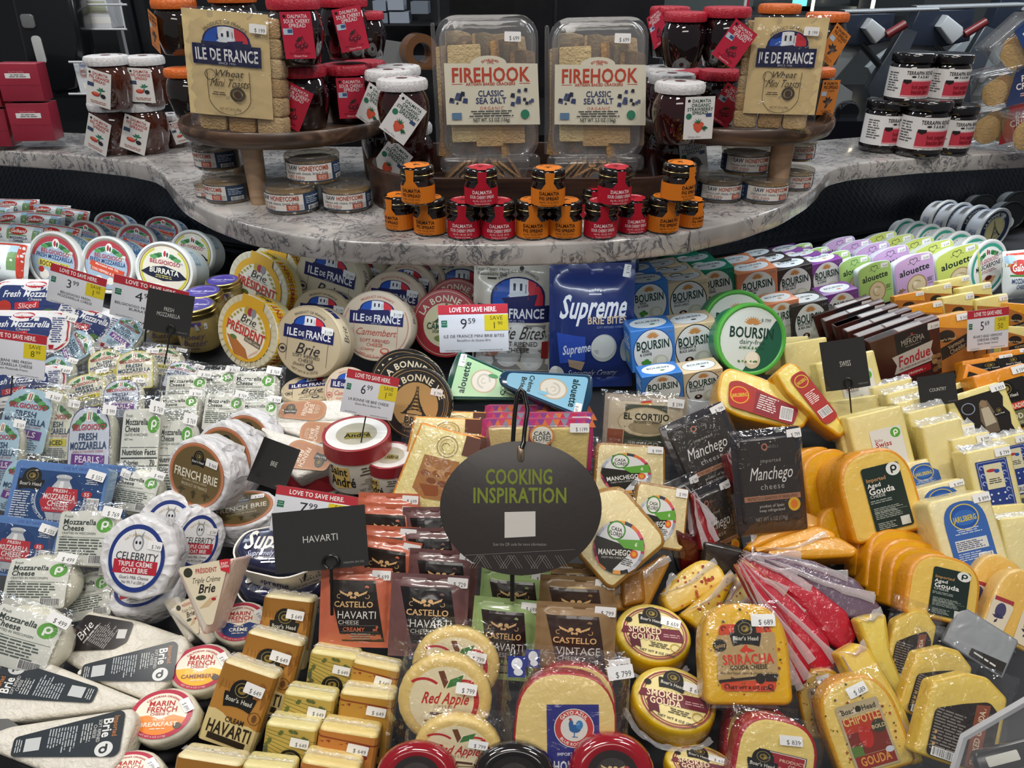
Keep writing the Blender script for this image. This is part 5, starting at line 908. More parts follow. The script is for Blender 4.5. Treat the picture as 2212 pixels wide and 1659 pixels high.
        p.pg(rrect(4.6, 8.2, .35, 3, .6, -.6), '22302c'); p.e(2.1, 2.7, .85, 'dfe0dc'); pee(p, 2.1, 2.7, .85, 'dfe0dc', '22302c'); p.t('Imported', -1.4, 1.9, .5, 'b58a5c', 1, al=-1, mw=2.4); p.t('Aged', -1.4, 1.2, .55, 'd9dad4', 1, al=-1); p.t('Gouda', -1.4, .45, .8, 'e4e5e0', 1, al=-1); p.t('CHEESE', -1.4, -.2, .4, 'd9dad4', 0, al=-1); p.g(-.2, -.9, 2.6, .5, 2, '9aa49c', al=1); p.r(.6, -2.3, 4, .04, '8a948c'); p.g(.6, -2.4, 3.9, 1.5, 7, '9aa49c', al=1); p.g(-.2, -4, 2.2, .9, 4, '9aa49c', al=1); p.r(2, -3.9, 1.1, 1.1, 'c9cdc8'); out.append(p)
    elif k == 'folk':
        for x in (-2.6, 2.6): p.pg(rpoly([(x-1.6, -5), (x+1.6, -5), (x+1.9, -.4), (x-1.9, .2)], .5, 2), 'd9cdb4'); p.e(x, -1.8, .9, '4a4668', 1.2); leaf(p, x, -3, 1.3, '3c3a58'); p.r(x, -.1, 3.2, .6, 'a03a40', 6)
        out += [p, stk(1.6, 3.8, '729', .3, 4, 2.4)]
    f = MB('film_wrap', 'film'); f.grid(lambda u, v: (u*w*.56, v*h*.54-.1, -.45+.9*max(0, (1-abs(u)**5)*(1-abs(v)**5))**.6+.09*nz(u*7, v*7, 0, .9, 6)-(1.5*max(0, v-.45)*u*u)), 20, 22, 'ffffff', 'film')
    if k in ('sri', 'chip', 'red'): out.append(f)
    out.append(flap(w*.8, -h/2-.5, -d*.5, .6, k=3)); return w, h, out
def p_wax(c, dk):
    R, T = 5.2, 3.6; b = MB('cheese', 'wax'); b.lathe([(0, -T), (R*.7, -T), (R*.93, -T+.7), (R, -T/2), (R*.93, -.5), (R*.78, -.02), (R*.66, .0), (R*.58, -.15)], c, 56); b.lathe([(R*.58, -.15), (R*.3, -.2), (0, -.2)], dk, 56)
    p = MB('label_print', 'card'); p.map = lambda x, y, z: (x, y, -.2+z); p.e(0, 0, R*.57, dk, n=40); p.r(2.2, -.6, 1.6, 3.4, '9c3a3c', 10); wings(p, 0, .6, 4, 'c8a878'); p.t('CASTELLO', 0, -.6, .6, 'c8a878', 1); return 2*R, 2*R, [b, p]
def p_slab(w, h, d, face, side=None, m='wrap', r=.35, label=None, price=None, frill=0, wob=.05, sx=0, sy=0, lb=1):
    b = MB('cheese', m); b.prism(rrect(w, h, r, 3), -d, 0, .35, side or face, cap=face, wob=wob, nb=3, puff=.08); out = [b]
    if label:
        p = MB('label_print', 'print'); p.map = lambda x, y, z: (x, y, .12+z); label(p); out.append(p)
    if frill: 
        f = MB('film_frill', 'filmw'); f.grid(lambda u, v: (u*w*.52, h/2-.3+(v+1)*.55*(1+.35*nz(u*w, 1, 0, 1.2, frill)), -.1-d*.5*(v+1)*.5+.3*nz(u*w*1.3, v, 0, 1.2, frill)*(v+1)), 16, 5, 'f4f4ea'); f.grid(lambda u, v: (w/2+.05+.1*nz(v*h, 0, 0, 1, 2), v*h*.48, -d*.5+u*d*.4), 4, 10, 'f4f4ea', 'film'); out.append(f)
    if price: out.append(stk(w/2-1.35, h/2-.9, price, .2, 0, 2.3))
    return w, h, out
def L_swiss(p):
    p.pg(rpoly([(-1.6, 2.6), (3.4, 2.6), (3.4, -4.2), (-1.6, -4.2)], .3, 3), 'dcdcd8'); p.t('Baby', -1.1, .9, .5, 'a83a3c', 0, al=-1); p.t('Swiss', -1.1, .2, .85, 'a83a3c', 1, al=-1, mw=2.6); p.t('CHEESE', -1.1, -.5, .4, '3c3c3c', 0, al=-1); pee(p, 2.4, 1.6, .8); p.g(.2, -2.4, 3, 2, 6, '5c6060', al=1)
def L_jarls(p):
    p.pg(dome(5.6, 9.4, .4, .4), '3d66ae'); p.e(0, 2.4, 1.9, 'd9c24a', 1.9); p.e(0, 2.4, 1.75, '2c56a4', 1.75); p.e(0, 2.3, 1.5, '3a6cb8', 1.1); p.t('JARLSBERG', 0, 2.2, .8, 'd9c23a', 1, mw=3.1); p.g(0, .4, 3.6, .9, 3, 'c3cfe6'); p.r(0, -1.6, 4.2, 1.6, 'd4d6d4'); p.g(0, -1.6, 4, 1.3, 5, '34406a', al=1); p.g(-.3, -3.2, 3.6, 1.2, 4, 'b9c6e2', al=1); p.bar(1.4, -3.7, 1.7, 1.1)
def L_gru(p):
    p.r(0, -.4, 4.6, 9.2, '2c3f86'); p.r(0, -.4, 4.2, 8.8, 'cfd2dc'); p.r(0, -.4, 4.1, 8.7, '2c3f86'); [p.ring(x, y, .2, .34, 'aab4d8', 0, 270) for x in (-1.6, 1.6) for y in (3.2, 2, .8, -.6, -1.8)]
    p.r(0, 1.7, 2.6, 3.8, 'd6cfae'); p.e(-.3, 2.6, .7, 'b03a3c', .25); p.e(.5, 2.4, .4, '2c56a4', .3); p.t('EMMI', -.3, 2.6, .35, 'f0eee8', 1) if 0 else None; p.g(0, 1, 2, .9, 3, '3c3c44'); [p.e(x, y, .16, 'cfd6ea') for x in (-1, 0, 1) for y in (-1, -2)]; p.r(0, -4.0, 3.8, 1.5, 'dcdcd8'); p.t('LE GRUYÈRE', 0, -4, .8, '222a48', 1, mw=3.4)
def L_verm(p): p.pg([(-4, 4.2), (4, 2.2), (4, -5.4), (-4, -5.4)], 'a8682c'); p.e(-.6, 1.6, 1.7, '2a2018', 1.2); p.t("Boar's Head", -.6, 1.0, .5, 'c9b088', 1); p.pg([(-2, -.6), (4, 1.6), (4, -.8), (-2, -3)], '2a211c'); p.t('Vermont', 1, -.2, .9, 'c9b088', 0, .2, rot=20, mw=3.4); p.t('Cheddar', 1.2, -1.2, .9, 'c9b088', 0, .2, rot=20, mw=3.4)
def L_dark(tx, c='1e1c1b', c2='c94a34', sub=''):
    def f(p):
        p.pg(rpoly([(-3.4, 3.6), (3.4, 3.6), (3.4, -4.6), (-3.4, -4.6)], .3, 2), c); crest(p, 0, 1.6, 3.8, '0f0e0e'); p.r(0, -.9, 6, 1.1, c2); p.t(tx, 0, -.9, .75, 'e8dccc', 1, mw=5.4); p.r(0, -2.9, 6.2, 2.4, '6b6a48'); p.t('CHEDDAR', 0, -2.6, .9, 'e0d9c4', 1, mw=5.2); p.g(0, -3.7, 4, .5, 2, 'c4bfa8')
    return f
def L_cave(p):
    p.pg([(-3.6, 4.6), (3.2, 4.6), (3.6, 3), (3.1, 1.4), (3.7, 0), (3.3, -2), (3.7, -5), (-2.6, -5)], '1f1b19'); p.ring(-2, 2.6, .9, 1.05, '8a93a8'); p.pg([(-.2, 3), (1.1, 3.2), (1.6, .6), (1.3, -2.6), (-.3, -3), (-.9, 0)], '6a5c4c'); p.e(.4, 2.7, .55, '8a7358', .7); p.pg([(-.2, 2), (1, 2), (1.3, -1), (-.5, -1.2)], 'b5aa94'); crest(p, 2.2, .6, 1.8, '151312'); p.pg([(-2.8, -2), (.8, -2.6), (1.8, -4), (-2.4, -3.8)], '4a3a2c'); p.t('1877 CAVE', .6, -3.7, .5, 'd4cfc2', 1); p.t('GRUYERE', .8, -4.4, .7, 'd4cfc2', 1, mw=4)
def p_fondue():
    w, h, d = 13, 10.4, 2.6; b = MB('carton', 'card'); o = rpoly([(-w/2-.2, h/2), (w/2, h/2), (w/2-.6, -h/2), (-w/2+1.2, -h/2)], .1, 2); b.prism(o, -d, 0, .08, '4c2722'); p = MB('front_print', 'print'); p.r(1.2, 2.6, 6.4, 4.8, '26262c'); p.e(1.2, 4.1, .2, 'c83a3c'); p.t('MIFROMA', 1.2, 3, 1.15, 'b9b4ac', 0, mw=4.4); p.ring(1.2, 1.4, 2.4, 2.46, 'b9b4ac', 60, 120); p.g(1.2, 2.1, 3.4, .3, 1, '8a857c')
    p.pg([(-3, 1.0), (4.9, 1.6), (4.3, .0), (4.9, -2.1), (-3, -2.4), (-2.3, -.8)], 'c9c2c0'); p.t('Fondue', 1, -.1, 2, 'b22c3c', 1, .15, rot=3, mw=6.2); p.t('100% CHEESE FROM SWITZERLAND', 1, -1.7, .34, '6a3c3c', 1, mw=6, rot=2); p.r(1.0, -3.1, 5.8, 1.3, 'a8202e'); p.t('- ORIGINAL -', 1, -3.1, .45, 'e6d6d4', 1)
    for i in range(9): p.e(5+.5*cos(i*2.1), -2.9+1.3*sin(i*1.3), .55, ('8a6c4a', 'a08158', '75583c')[i % 3], .45)
    t = MB('top_print', 'card'); t.map = lambda x, y, z: (x, h/2-.02+z, y-d/2); t.pg([(-w/2, -d*.46), (w/2, -d*.46), (w/2, d*.46), (-w/2, d*.46)][::1], '2a2a2e'); t.pg([(-w/2+.1, -d*.4), (-1.4, -d*.4), (-1.4, d*.4), (-w/2+.1, d*.4)], 'c2c0bf'); t.pg([(-1, -d*.4), (w/2-3, -d*.1), (w/2-3, d*.4), (-1, d*.4)], 'a9a7a6'); 
    return w, h, [b, p, t, stk(w/2-1.2, h/2-1, '1399', .06, -6, 2.2)]
def p_manch():      # black vacuum pack
    w, h = 11, 14.6; b = MB('cheese', 'foilbag'); b.prism(rrect(w*.84, h*.82, .5, 3, 0, .2), -2.2, 0, .6, '34302f', puff=.1, wob=.05); e = MB('pack_border', 'black'); e.prism(rrect(w, h, .3, 2), -.9, -.7, .05, '26232a', m='foilbag')
    p = MB('label_print', 'print'); p.map = lambda x, y, z: (x, y, .12+z); p.pg(rrect(w*.8, h*.78, .3, 2, 0, .2), '2e2a28'); p.ring(-.6, 4.9, .3, .5, 'b0705c'); p.t('DELI', .9, 4.9, .4, '8a827c', sp=.2); p.t('imported', .2, 3, .55, 'a8a29c', sp=.08); p.t('Manchego', 0, 1.3, 1.9, 'e8e6e2', 0, .25, mw=6.8); p.t('cheese', .2, -.6, .85, 'b5b0aa', sp=.1); p.r(0, -2.2, w*.8, .75, 'a8785c'); p.t('PROTECTED DESIGNATION OF ORIGIN (PDO)', 0, -2.2, .42, '4a3026', 1, mw=7.8); p.t('product of Spain', -.2, -3.3, .42, 'c5c0ba'); p.t('keep refrigerated', -.2, -3.9, .42, 'c5c0ba'); p.e(3.3, -3.4, .95, 'd9b02c'); p.e(3.3, -3.4, .55, 'e07a20', .6); p.t('NET WT 6 OZ (170g)', -.4, -5.1, .55, '9a948e', mw=5)
    f = MB('film_wrap', 'film'); f.grid(lambda u, v: (u*w*.52, v*h*.51, -.65+.95*max(0, (1-abs(u)**7)*(1-abs(v)**7))**.8+.05*nz(u*7, v*7, 0, .9, 6)), 24, 28, 'ffffff', 'film'); return w, h, [b, e, p, f, stk(w/2-1.3, h/2-.9, '799', .1, 4, 2.3)]
def p_casa(kind='wedge'):
    o = rpoly([(-5.6, 5.2), (4.6, 5.6), (6, -1.8), (1.2, -6), (-4.8, -5)], 1.1, 4) if kind == 'wedge' else rpoly([(-5.4, 5), (5.2, 5), (5.6, -5), (-5.6, -5.2)], 1.2, 4)
    b = MB('cheese', 'wrap'); b.prism(o, -3.4, 0, .4, 'a47c48', cap='eedfb0', puff=.1, wob=.06); p = MB('label_print', 'print'); p.map = lambda x, y, z: (x, y, .17+z); r = 3.9; cx, cy = -.7, -.6
    cols = ['b83a5c', 'd9783a', '2a2a30', '9a9aa8', 'd95a6c', 'e8a04a', 'b0b4c0', '7c2c50', '3c4450', 'c9c9d0']
    for i in range(20):
        a = radians(i*18); b2 = radians(i*18+18); p.pg([(cx, cy), (cx+r*cos(a), cy+r*sin(a)), (cx+r*cos(b2), cy+r*sin(b2))], cols[i*7 % 10]); p.z -= .004
    p.z += .01; p.e(cx, cy, r*.86, 'dedfe0'); p.pg([(cx-r*.98, cy-r*.05), (cx-r*.9, cy+r*.35) if 0 else (cx-r*.95, cy+r*.2), (cx+r*.6, cy+r*.1), (cx-r*.1, cy-r*.97), (cx-r*.6, cy-r*.75)], '26241f'); p.pg([(cx-r*.2, cy+r*.25), (cx+r*.85, cy+r*.5), (cx+r*.98, cy+r*.1), (cx+r*.2, cy+r*.02)], '62a63c'); p.t('6', cx+r*.62, cy+r*.27, .6, 'e8efe0', 1)
    p.e(cx-r*.25, cy+r*.58, r*.36, '4f8f3c'); p.e(cx-r*.25, cy+r*.58, r*.3, 'e8e8e4'); p.t('CASA', cx-r*.25, cy+r*.63, .55, '22221f', 1, mw=1.7); p.t('FLORES', cx-r*.25, cy+r*.45, .6, '22221f', 1, mw=2.1); p.t('MANCHEGO', cx-r*.12, cy-r*.22, .85, 'e8e6e0', 1, rot=12, mw=5); p.t("SHEEP'S MILK CHEESE PDO", cx-r*.1, cy-r*.42, .3, 'c9c6be', 0, rot=12, mw=3.8); p.g(cx+r*.42, cy-r*.45, 2, 1.1, 4, '4a4a4a'); p.e(cx+r*.62, cy-r*.1, .6, 'd9582c'); p.e(cx+r*.62, cy-r*.1, .35, 'e8a02c')
    return 11.6, 11.6, [b, p, cover(12, 12, .1, .05, 4), stk(3.6, 4.2, '999', .3, 0, 2.4)]
def p_tapas():
    w, h = 14, 8; b = MB('card_back', 'card'); b.prism(rrect(w, h, .7, 3), -.5, -.3, .03, 'b03068'); p = MB('card_print', 'print'); p.map = lambda x, y, z: (x, y, -.29+z); cols = ['b83a7c', '8a4a94', 'c9506c', 'd97a4a', '8a8ea4', 'c03058']
    for i in range(14):
        x = -w/2+i*1.0; p.pg([(x, h/2-.2), (x+1, h/2-.2), (x+.5, h/2-1.4)], cols[i % 6]); p.pg([(x+.5, h/2-1.4), (x+1, h/2-.2), (x+1.5, h/2-1.4)], cols[(i+2) % 6])
    ch = []
    for x, c in ((-3.6, 'd3bd85'), (4, 'd6c280')): q = MB('cheese', 'cheese'); q.prism(rpoly([(x-2.6, 2.6), (x+2.6, 2.8), (x+2.2, -3.8), (x-1.8, -3.8)], .3, 2), -.2, 1.0, .2, c); ch.append(q)
    p.map = lambda x, y, z: (x, y, 1.15+z); p.e(.6, 1.6, 1.55, 'd98a3a'); p.e(.6, 1.6, 1.3, 'e4e0d4'); p.t('CASA', .6, 1.9, .6, '22221f', 1); p.t('FLORES', .6, 1.2, .7, '22221f', 1, mw=2.3); p.t('The Art of Tapas', .6, .7, .24, '22221f')
    f = MB('clear_tray', 'clear'); f.prism(rrect(w*.92, h*.86, .9, 4, 0, -.4), -.2, 1.3, .5, 'ffffff'); return w, h, [b]+ch+[p, f, stk(w/2-1.7, h/2-1.3, '1199', 1.4, 0, 2.4)]
def p_cort():
    w, h = 13, 10; b = MB('pouch', 'foilbag'); zf = b.bag(w, h, 1.8, 'a89e90', mg=.1, wr=.06, k=8, cb='a09686'); p = MB('pouch_print', 'print'); p.cv = .9; p.map = lambda x, y, z: (x, y, zf(x, y)+z+.02)
    p.r(0, -.3, 11.6, 8.2, 'c5b9a2'); p.r(-4.6, -2.6, 2.4, 3.6, '8c4c34'); p.r(4.4, -3.2, 2.6, 2.4, 'b06038'); p.r(0, -.6, 6.6, 8, '3c4434'); p.e(0, .6, 4.4, 'b5a07c', 2.4); p.e(0, .6, 4.2, 'c9bda0', 2.2); p.e(.3, -.3, 3, '9c8e70', 1.1); p.t('EL CORTIJO', .1, 1.5, 1.1, '26281f', 1, mw=7.2); p.t('PRODUCT OF SPAIN', .1, .6, .45, '3c3c30', 1, mw=4); p.r(0, 3.9, 1.8, .35, 'b5302c', 8); p.r(0, 3.6, 1.8, .25, 'd9a83a', 8); p.t('IBERICO', 0, -3.2, 1.0, 'a49f8c', 1, mw=4.6)
    f = cover(w*1.08, h*1.1, .9, .25, 6, q=1.2); return w, h, [b, p, f, stk(w/2-2, h/2-1, '599', 1.0, -4, 2.6)]
def p_muen(k=0):
    w, h = 10.4, 12; b = MB('cheese', 'wrap'); b.prism(rpoly([(-w/2, -h/2), (w/2, -h/2), (w/2-.3, h/2), (-w/2+1.2, h/2)], .5, 3), -2.4, 0, .3, 'e8961c', cap='efe0a0', wob=.04, puff=.06); p = MB('label_print', 'print'); p.map = lambda x, y, z: (x, y, .1+z)
    p.ring(.6, 3.6, 1.4, 1.5, '8f7a50'); p.ring(.6, 3.6, 1.0, 1.06, '8f7a50'); p.ring(.4, 3.5, .5, .6, '8f7a50', 30, 250); p.r(3.9, 4.4, 2.2, 2.8, '5a2e1e'); p.pg([(-2.2, 1.8), (2.8, 2), (3.1, -3.6), (-.8, -4), (-2.6, -3)], 'a56f3a')
    for i in range(8): p.e(-1.4+i*.55, -.6+.9*sin(i*2.2), .7, ('8f5526', 'b98a54', '7c4420')[i % 3], .4)
    p.pg([(-1.8, -2.2), (.9, -1.9), (1.2, -3.2), (-.6, -3.6)], '8a4a20'); return w, h, [b, p, cover(w*1.05, h*1.04, .14, .05, 9)]
def p_lowpack():      # smoked gouda, dark arch label, loose vacuum film
    w, h = 9.6, 11.4; b = MB('cheese', 'wrap'); b.prism(rpoly([(-w/2, -h/2), (w/2, -h/2+.2), (w/2-.2, h/2-1.6), (1.6, h/2), (-.8, h/2-.3), (-w/2+.3, h/2-2.6)], .5, 4), -2.6, 0, .35, 'dfbe60', cap='ead07c', wob=.1, puff=.1); p = MB('label_print', 'print'); p.map = lambda x, y, z: (x, y, .2+z)
    p.pg(rpoly([(-3.6, -5.2), (3.9, -5.2), (3.9, 1.8), (2.4, 3), (-.5, 1.8), (-3.6, .2)], .6, 4), '2a2422'); p.pg([(1.0, -5.1), (2.6, -5.1), (2.6, 2.6), (1.0, 2.2)], '8a4a30'); p.t('SMOKED GOUDA', 1.8, -1.5, .7, 'dcc8b0', 1, rot=90, mw=6.4); p.g(-1.4, -2, 4, 5, 14, '8a827a', al=1); [p.e(-3, -2.4-i*.7, .18, 'c9a060') for i in range(3)]; p.bar(-1.4, -4.6, 3, .9)
    f = MB('film_wrap', 'film'); f.grid(lambda u, v: (u*w*.6, v*h*.58+.3, -.6+1.1*max(0, (1-abs(u)**5)*(1-abs(v)**5))**.6+.2*nz(u*7, v*7, 0, .8, 2)), 24, 26, 'ffffff', 'film'); return w, h, [b, p, f]
# ------------------------------------------------------------------ jars and counter goods (z up, base at the origin)
def cyl(R, s=None): return lambda x, y, z: ((R+z)*sin(x/R), -(R+z)*cos(x/R), y)
def p_mini(k):
    c = 'd97a1e' if k == 'f' else 'b5142e'; R = 2.15; j = MB('jar', 'jam'); j.lathe([(0, 0), (1.9, 0), (2.1, .25), (2.15, .7), (2.15, 2.5), (1.8, 3.0), (1.75, 3.3)], '1e0c0a', 32); l = MB('lid', 'gloss'); l.lathe([(1.7, 3.2), (2.1, 3.2), (2.15, 3.3), (2.15, 3.75), (2.05, 3.85), (2.12, 3.95), (2.12, 4.5), (1.9, 4.72), (1.3, 4.75), (0, 4.75)], '17120f', 32)
    g = MB('lid_band', 'metal'); g.lathe([(2.16, 3.76), (2.2, 3.8), (2.16, 3.84)], 'a8925c', 32)
    p = MB('label_print', 'print'); p.map = cyl(R+.02); p.cv = .5; p.r(0, 1.35, 10.5, 2.1, c); ct = '2e1206' if k == 'f' else 'f0d8dc'
    p.t('DALMATIA', 0, 1.95, .46, ct, 1, mw=2.6); p.t('FIG SPREAD' if k == 'f' else 'SOUR CHERRY SPREAD', 0, 1.35, .42, ct, 1, mw=2.6 if k == 'f' else 3.3); p.t('Net Wt. 1.05 OZ. (30 G.)', 0, .86, .26, ct, 0, mw=2.5); p.t('Product of Croatia', 0, .5, .22, ct, 0, mw=2)
    p.pg([(-.62, 4.5), (.62, 4.5), (.5, 3.2), (1.1, 2.35), (-1.1, 2.35), (-.5, 3.2)], c)
    t = MB('seal', 'print'); t.map = lambda x, y, z: (x, y, 4.75+z); t.pg([(x*1, y) for x, y in circ(1.62, 26)], c); t.r(0, -1.6, 1.25, 1.0, c); t.at('FIG SPREAD' if k == 'f' else 'SOUR CHERRY', 0, 0, 1.25, .34, '2e1206' if k == 'f' else 'f0d8dc', 90, 1); leaf(t, 0, -.1, .7, '2e1206' if k == 'f' else '5c0a1a')
    return 2*R, 4.75, [j, l, g, p, t]
def p_cjar(k, tag='c', ta=0, tx=0, notag=0):
    R = 4.2; H = 9.4; lc = {'c': 'b01e34', 'f': 'd46a28', 's': 'd8d8da', 'o': 'd6d6d8'}[k]; jc = {'c': '16060a', 'f': '1c120e', 's': '2c0a0c', 'o': '4a2418'}[k]
    j = MB('jar', 'jam'); j.lathe([(0, 0), (2.9, 0), (3.15, .25), (3.5, 1.5), (4.0, 3.4), (4.2, 5.0), (4.05, 6.2), (3.6, 7.3), (3.3, 7.7), (3.3, 8)], jc, 28, fl=0)
    l = MB('cloth_lid', 'cloth'); l.lathe([(3.35, 7.75), (3.85, 7.8), (3.95, 8.2), (3.95, 8.9), (3.75, 9.3), (3.2, 9.42), (0, 9.4)], lc, 88, fl=.022, flk=22)
    e = MB('elastic', 'black'); e.lathe([(3.4, 7.62), (3.55, 7.7), (3.4, 7.78)], '141414', 32); out = [j, l, e]
    if k in 'so': t = MB('lid_print', 'print'); t.map = lambda x, y, z: (x, y, 9.42+z); t.at({'s': 'ORGANIC STRAWBERRY', 'o': 'FIG ORANGE SPREAD'}[k], 0, 0, 2.6, .5, '8a3a38', 90, 1); t.e(0, 0, .9, '5a3432'); out.append(t)
    if notag: return 2*R, H, out
    g = MB('hang_tag', 'card'); W, HH = (4.6, 6.4); a = radians(ta)
    bg = {'c': 'c02440', 'f': 'd98334', 's': 'e6e6e6', 'o': 'e2e0dd'}[k]; fg = {'c': 'f2dce0', 'f': '3a1e10', 's': '2a5240', 'o': 'b03c30'}[k]
    def mp(x, y, z): # pivots about the hole at the top left corner
        X = x+W/2-.6; Y_ = y-HH/2+.6; rx = X*cos(a)-Y_*sin(a); ry = X*sin(a)+Y_*cos(a); return (rx-1.1+tx, -4.28-z, 7.0+ry)
    g.map = mp
    vs = [mp(x, y, zz) for zz in (-.03, .03) for x, y in rrect(W, HH)]; g.add(vs, [(3, 2, 1, 0), (4, 5, 6, 7), (0, 1, 5, 4), (1, 2, 6, 5), (2, 3, 7, 6), (3, 0, 4, 7)], bg, 'card', False); g.z = .04
    g.e(-W/2+.6, HH/2-.6, .22, '141414'); g.t('DALMATIA', .25, HH/2-.6, .5, fg, 1, mw=2.9)
    if k == 's': g.t('ORGANIC', .2, HH/2-1.25, .52, fg, 1, mw=3); g.t('STRAWBERRY', .1, HH/2-1.85, .52, fg, 1, mw=4); g.t('SPREAD', .1, HH/2-2.4, .5, fg, 1); g.e(-1.6, .3, .45, '2f7a5c'); g.r(1.5, .45, .9, .55, '39507a'); strawb(g, 0, -1.3, 1.7); g.t('Gluten Free', -.6, -HH/2+.4, .3, '5a5a5a', 0, .2)
    elif k == 'c': g.t('SOUR CHERRY', .1, HH/2-1.25, .56, fg, 1, mw=3.9); g.t('SPREAD', .1, HH/2-1.85, .52, fg, 1); g.r(-1.4, .55, 1.4, .85, 'bcd0e0'); g.r(-1.1, .6, .7, .5, '3a5a8c'); cherries(g, .3, -1, 1.9); g.t('Pitted in', 0, -HH/2+1.15, .27, '5c0a1a'); g.t('the Pannonian Valley', 0, -HH/2+.8, .27, '5c0a1a', mw=3.2); g.t('Gluten Free', 0, -HH/2+.4, .3, 'f2dce0')
    elif k == 'f': g.t('FIG SPREAD', .1, HH/2-1.3, .6, fg, 1, mw=3.8); g.t('Original', .3, HH/2-1.9, .4, fg, 0, .2); g.r(-1.4, .7, 1.3, .8, 'bcd0e0'); leaf(g, 0, -.9, 1.7, '3a3230'); leaf(g, .2, -1.1, 1.0, '6a6460'); g.t('Hand Selected Figs', 0, -HH/2+.8, .28, fg, mw=3); g.t('Gluten Free', 0, -HH/2+.4, .28, fg)
    else: g.t('FIG ORANGE', .1, HH/2-1.25, .58, fg, 1, mw=3.8); g.t('SPREAD', .1, HH/2-1.9, .5, fg, 1); g.r(-1.5, .5, 1.2, .7, '3a4c66'); leaf(g, .5, -.4, 1.1, '2c7a5c'); g.e(-.5, -1.1, .8, 'b53a30', .4); g.e(-.5, -.95, .6, 'd96a50', .22); g.e(.9, -1.2, .5, '2a2a30', .4); g.g(0, -HH/2+.7, 3.2, .6, 2, 'b0706a')
    g.f = [f[::1] for f in g.f]; out.append(g); return 2*R, H, out
def p_honey():
    R, H = 4.6, 4.6; b = MB('tub', 'clear'); b.lathe([(0, .02), (R-.55, 0), (R-.35, .2), (R-.1, H-.9), (R, H-.8), (R+.05, H-.35), (R-.1, H-.05), (R-.35, H), (R-.6, H-.25), (R-1.6, H-.22), (R-1.8, H-.12), (0, H-.12)], 'f4f0e8', 40); h = MB('honeycomb', 'jam'); h.lathe([(0, .12), (R-.65, .12), (R-.35, H-1.1), (0, H-1.0)], 'a08454', 36, m='jam')
    p = MB('label_print', 'print'); p.map = cyl(R-.12); p.cv = .7; p.r(0, 2.05, 15.6, 2.9, '2c3f5a'); p.r(-.6, 2.1, 9.4, 2.6, 'dedbd6'); p.t('RAW', -2.9, 2.85, .78, '2b3c58', 1, mw=2); p.t('HONEYCOMB', .9, 2.85, .78, 'a8452c', 1, mw=5); p.t('Delicious with cheese, bread, fruits', -.6, 2.05, .5, '3a4050', 0, .15, mw=7.6); p.t('100% Edible', -2.4, 1.4, .52, 'a8452c', 0, mw=3.4); p.g(-2.4, .95, 3.4, .3, 1, '6a6a70'); p.r(2.2, 1.35, 2.0, .95, 'b5523c'); p.g(2.2, 1.35, 1.8, .7, 3, 'ecd4c8'); p.r(3.6, 1.35, .75, .8, 'b9b9b9')
    p.t('A Natural Sweetener', 6, 2.9, .36, 'c9d4e4', 1, mw=3); p.g(6, 2.2, 3, .9, 3, 'a8b6cc', al=1); p.bar(6.1, 1.1, 2.2, .6); p.e(-3.9, 2.85, .28, 'c9c2b4'); [p.e(-6.6, 1.2+i*.8, .28, '8aa0bc') for i in range(3)]
    return 2*R, H, [b, h, p]
def p_pepper():
    R, H = 4.0, 9.6; j = MB('jar', 'jam'); j.lathe([(0, 0), (R-.5, 0), (R-.1, .3), (R-.05, 1.2), (R-.2, 1.4), (R-.1, 7), (R-.5, 7.6), (R-.6, 7.9)], '150d0d', 36); l = MB('lid', 'gloss'); l.lathe([(R-.5, 7.8), (R-.05, 7.8), (R, 8), (R, 9.1), (R-.2, 9.4), (R-.5, 9.5), (0, 9.5)], '141214', 36)
    p = MB('label_print', 'print'); p.map = cyl(R-.08); p.cv = .7; p.r(0, 4.2, 15, 5.4, 'e0dfdf'); p.t('TERRAPIN RIDGE', .6, 6.1, .68, '2c2c30', 1, mw=5.4); p.t('FARMS', 1.2, 5.4, .45, '2c2c30', 1, sp=.2); p.e(-.7, 5.4, .4, '2c2c30', .18); p.r(.6, 3.3, 6.2, 2.9, 'c03a4c'); p.r(.6, 4.65, 6.2, .16, 'e0a8ac'); p.r(.6, 2.0, 6.2, .2, 'e0a8ac'); p.t('hot pepper', 1, 3.7, .75, '7c1420', 1, mw=3.6); p.t('bacon jam', 1, 2.8, .75, '7c1420', 1, mw=3.4); p.pg([(-2.4, 4.9), (-1, 4.9), (-1, 4.4), (-1.7, 4.1), (-2.4, 4.4)], '201c1e'); p.t('NET WT. 10.5 OZ (297g)', .8, 1.7, .26, '4a4a4c'); p.g(-4.4, 4.4, 2.6, 3.6, 8, '5a5a5c', al=1)
    return 2*R, H, [j, l, p]
